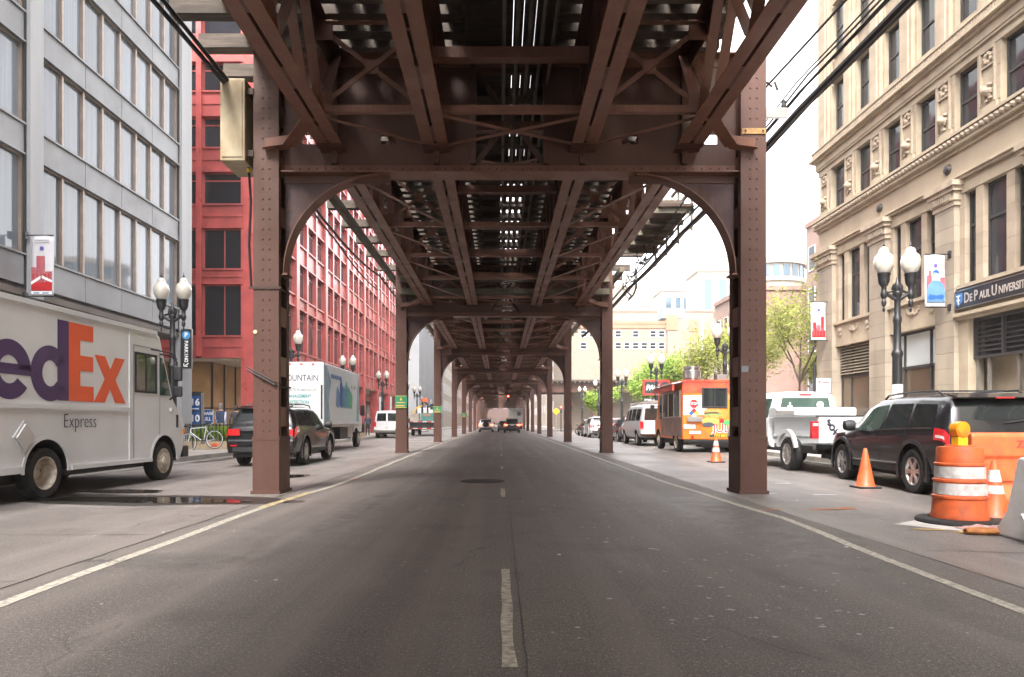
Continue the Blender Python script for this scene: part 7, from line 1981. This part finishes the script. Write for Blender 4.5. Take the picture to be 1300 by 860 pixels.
# ================================================================== PEOPLE
def person(label, loc, rz, h, top, trous, hair, stride=.18, sleeve=None, arm=.0, group='people on the left pavement'):
    t = thing('person', label, 'person', loc, rz, group)
    k = h/1.75
    J = {'pel':(0,0,.95),'wst':(0,.01,1.10),'chs':(0,.0,1.32),'nck':(0,-.01,1.48),'hd0':(0,.02,1.56),'hd1':(0,.03,1.64),'hd2':(0,.01,1.72)}
    for s, nm in ((-1,'l'),(1,'r')):
        f = stride*s
        J.update({'hip'+nm:(s*.095,0,.90),'kne'+nm:(s*.10,f*.55+.03,.50),'ank'+nm:(s*.105,f-.02,.09),'toe'+nm:(s*.115,f+.14,.04),
                  'sho'+nm:(s*.185,0,1.40),'elb'+nm:(s*.245,-f*.45-.03,1.13),'wri'+nm:(s*.25,-f*.7+.06,.90),'hnd'+nm:(s*.245,-f*.75+.09,.80)})
    E = [('pel','wst'),('wst','chs'),('chs','nck'),('nck','hd0'),('hd0','hd1'),('hd1','hd2')]
    RAD = {'pel':(.16,.11),'wst':(.15,.10),'chs':(.175,.115),'nck':(.06,.06),'hd0':(.07,.085),'hd1':(.078,.098),'hd2':(.06,.075)}
    for nm in 'lr':
        E += [('pel','hip'+nm),('hip'+nm,'kne'+nm),('kne'+nm,'ank'+nm),('ank'+nm,'toe'+nm),('chs','sho'+nm),('sho'+nm,'elb'+nm),('elb'+nm,'wri'+nm),('wri'+nm,'hnd'+nm)]
        RAD.update({'hip'+nm:(.095,.095),'kne'+nm:(.062,.065),'ank'+nm:(.045,.05),'toe'+nm:(.045,.035),'sho'+nm:(.07,.07),'elb'+nm:(.045,.045),'wri'+nm:(.032,.03),'hnd'+nm:(.028,.045)})
    names = list(J); me = bpy.data.meshes.new('body')
    me.from_pydata([tuple(c*k for c in J[n]) for n in names], [(names.index(a), names.index(b)) for a, b in E], [])
    o = bpy.data.objects.new('body', me); C.objects.link(o)
    sk = o.modifiers.new('skin', 'SKIN'); sk.use_smooth_shade = True
    for i, n in enumerate(names):
        me.skin_vertices[0].data[i].radius = tuple(c*k for c in RAD[n]); me.skin_vertices[0].data[i].use_root = (n == 'pel')
    sb_ = o.modifiers.new('sub', 'SUBSURF'); sb_.levels = 2; sb_.render_levels = 2
    me2 = bpy.data.meshes.new_from_object(o.evaluated_get(bpy.context.evaluated_depsgraph_get()))
    o.modifiers.clear(); o.data = me2; bpy.data.meshes.remove(me); me2.name = 'body'
    me2.materials.clear()
    for m in (SKIN, top, trous, PLASTIC, sleeve or top): me2.materials.append(m)
    for p in me2.polygons:
        c = p.center/k; p.use_smooth = True
        if c.z > 1.475: mi = 0
        elif abs(c.x) > .205 and c.z < 1.42: mi = 0 if c.z < .90 else 4
        elif c.z > .96: mi = 1
        elif c.z > .11: mi = 2
        else: mi = 3
        p.material_index = mi
    o.parent = t
    hb = MB().lathe([(0,1.50),(.06,1.53),(.085,1.60),(.092,1.68),(.07,1.76),(.03,1.79),(0,1.795)], 14)
    hb.v = [(v[0]*k*.95, (v[1]*1.15-.022+.012)*k, v[2]*k) for v in hb.v]
    hb.build('hair', hair, t)
    # five fingers on each hand
    for s in (-1,1):
        f = stride*s; c = Vector((s*.245, -f*.75+.09, .80))*k
        for q in range(4): MB().tube([c+Vector((0,(-.03+q*.02)*k,-.02*k)), c+Vector((-s*.006*k,(-.03+q*.021)*k,-(.07+.008*(q in (1,2)))*k)), c+Vector((-s*.02*k,(-.028+q*.021)*k,-(.10+.01*(q in (1,2)))*k))], .0085*k, 5).build('finger', SKIN, t)
        MB().tube([c+Vector((0,.035*k,.01*k)), c+Vector((-s*.015*k,.06*k,-.03*k)), c+Vector((-s*.02*k,.062*k,-.055*k))], .009*k, 5).build('thumb', SKIN, t)
    return t
HAIRG = M('grey_hair', (.16,.14,.13), .8); HAIRD = M('dark_hair', (.025,.02,.018), .7)
person('man in a navy vest over a pale blue shirt walking away past the lobby', (-11.75, 28.7, .14), R(-8), 1.80, M('navy_vest', (.035,.05,.10), .8), M('khaki_trousers', (.38,.28,.17), .8), HAIRG, .16, M('pale_blue_shirt', (.48,.52,.68), .8))
person('man in a dark grey jacket walking away nearer the black suv', (-12.0, 31.0, .14), R(10), 1.78, M('charcoal_jacket', (.05,.05,.06), .8), M('dark_trousers', (.035,.035,.04), .8), HAIRD, -.15)
person('pedestrian in a pale blue top standing past the box truck', (-11.0, 52.2, .14), R(150), 1.72, M('light_blue_top', (.30,.42,.58), .8), M('blue_jeans', (.06,.09,.17), .8), HAIRD, .08)
person('pedestrian in dark clothes beside the one in pale blue', (-10.3, 53.0, .14), R(200), 1.68, M('dark_top', (.05,.06,.09), .8), M('black_trousers', (.03,.03,.035), .8), HAIRG, -.06)

# ================================================================== BICYCLE
def bicycle():
    t = thing('bicycle', 'white bicycle with an orange lock bag leaning at the left planter', 'bicycle', (-11.05, 25.3, .14), R(90))
    t.rotation_euler = (R(-6), 0, R(84))
    for y in (-.52,.52):
        w = MB().tube([(0,y+.335*math.cos(a),.345+.335*math.sin(a)) for a in [2*PI*k/32 for k in range(32)]], .016, 6, True).build('tyre', RUBBER, t)
        MB().tube([(0,y+.312*math.cos(a),.345+.312*math.sin(a)) for a in [2*PI*k/32 for k in range(32)]], .013, 6, True).build('rim', WHITEP, w)
        s_ = MB()
        for k in range(14):
            a = 2*PI*k/14; s_.tube([(0.012*(-1)**k,y,.345),(0,y+.31*math.cos(a),.345+.31*math.sin(a))], .0025, 4)
        s_.build('spokes', CHROME, w, kind='stuff')
    f = MB(); bb = (0,-.08,.30); st = (0,-.24,.82); hd = (0,.36,.84); hb = (0,.39,.70); ra = (0,-.52,.345)
    for p, q, r in ((bb,st,.017),(st,hd,.016),(bb,hb,.019),(bb,ra,.010),(ra,(0,-.22,.76),.009),(hd,hb,.021)): f.tube([p,q], r, 8)
    f.build('frame', WHITEP, t)
    MB().tube([hb,(0,.44,.55),(0,.52,.345)], .013, 6).build('fork', WHITEP, t)
    MB().tube([hd,(0,.35,.95),(0,.42,.98)], .014, 6).tube([(-.24,.36,.98),(-.18,.44,.98),(0,.43,.98),(.18,.44,.98),(.24,.36,.98)], .012, 6).build('handlebar', PLASTIC, t)
    MB().tube([st,(0,-.27,.93)], .014, 6).build('seat_post', CHROME, t)
    MB().prism([(-.42,.93),(-.14,.92),(-.12,.95),(-.26,.98),(-.42,.98)], lambda a,c,q: (q*(.5 if a > -.2 else 1.3),a,c), -.05,.05).build('saddle', PLASTIC, t)
    MB().lathe([(.09,-.03),(.09,-.02),(0,-.025)], 16, (0,-.08,.30), 'x').tube([(-.04,-.08,.30),(-.07,.05,.20)], .01, 5).tube([(.04,-.08,.30),(.07,-.2,.40)], .01, 5).build('crank', CHROME, t)
    MB().tube([(.02,.45,.02),(.05,.62,.04),(.02,.72,.10)], .012, 5).build('cable_lock', PLASTIC, t)
    o = MB().cb(.06,-.50,.13,.16,.30,.15).build('orange_bag', ORANGE, t); bevel(o,.04,3)
    return t
bicycle()
rk = thing('bike_rack', 'dark hoop bike rack that the white bicycle leans on', 'bike rack', (-11.75, 25.45, .14))
MB().tube([(-.28,0,0),(-.28,0,.72),(-.2,0,.84),(0,0,.88),(.2,0,.84),(.28,0,.72),(.28,0,0)], .028, 8).build('hoop', BLACKM, rk)

# ================================================================== AIR
hz = MB().bx(-130,130,-45,430,-1.0,64).build('haze', None, fix=True)
hz.data.materials.clear()
hm = bpy.data.materials.new('thin_city_haze'); hm.use_nodes = True
hm.node_tree.nodes.clear()
hv = hm.node_tree.nodes.new('ShaderNodeVolumePrincipled'); hv.inputs['Density'].default_value = .0006; hv.inputs['Color'].default_value = (.94,.93,.92,1); hv.inputs['Anisotropy'].default_value = .2
ho = hm.node_tree.nodes.new('ShaderNodeOutputMaterial'); hm.node_tree.links.new(hv.outputs[0], ho.inputs['Volume'])
hz.data.materials.append(hm)
hz['kind'] = 'stuff'
S.cycles.volume_bounces = 1
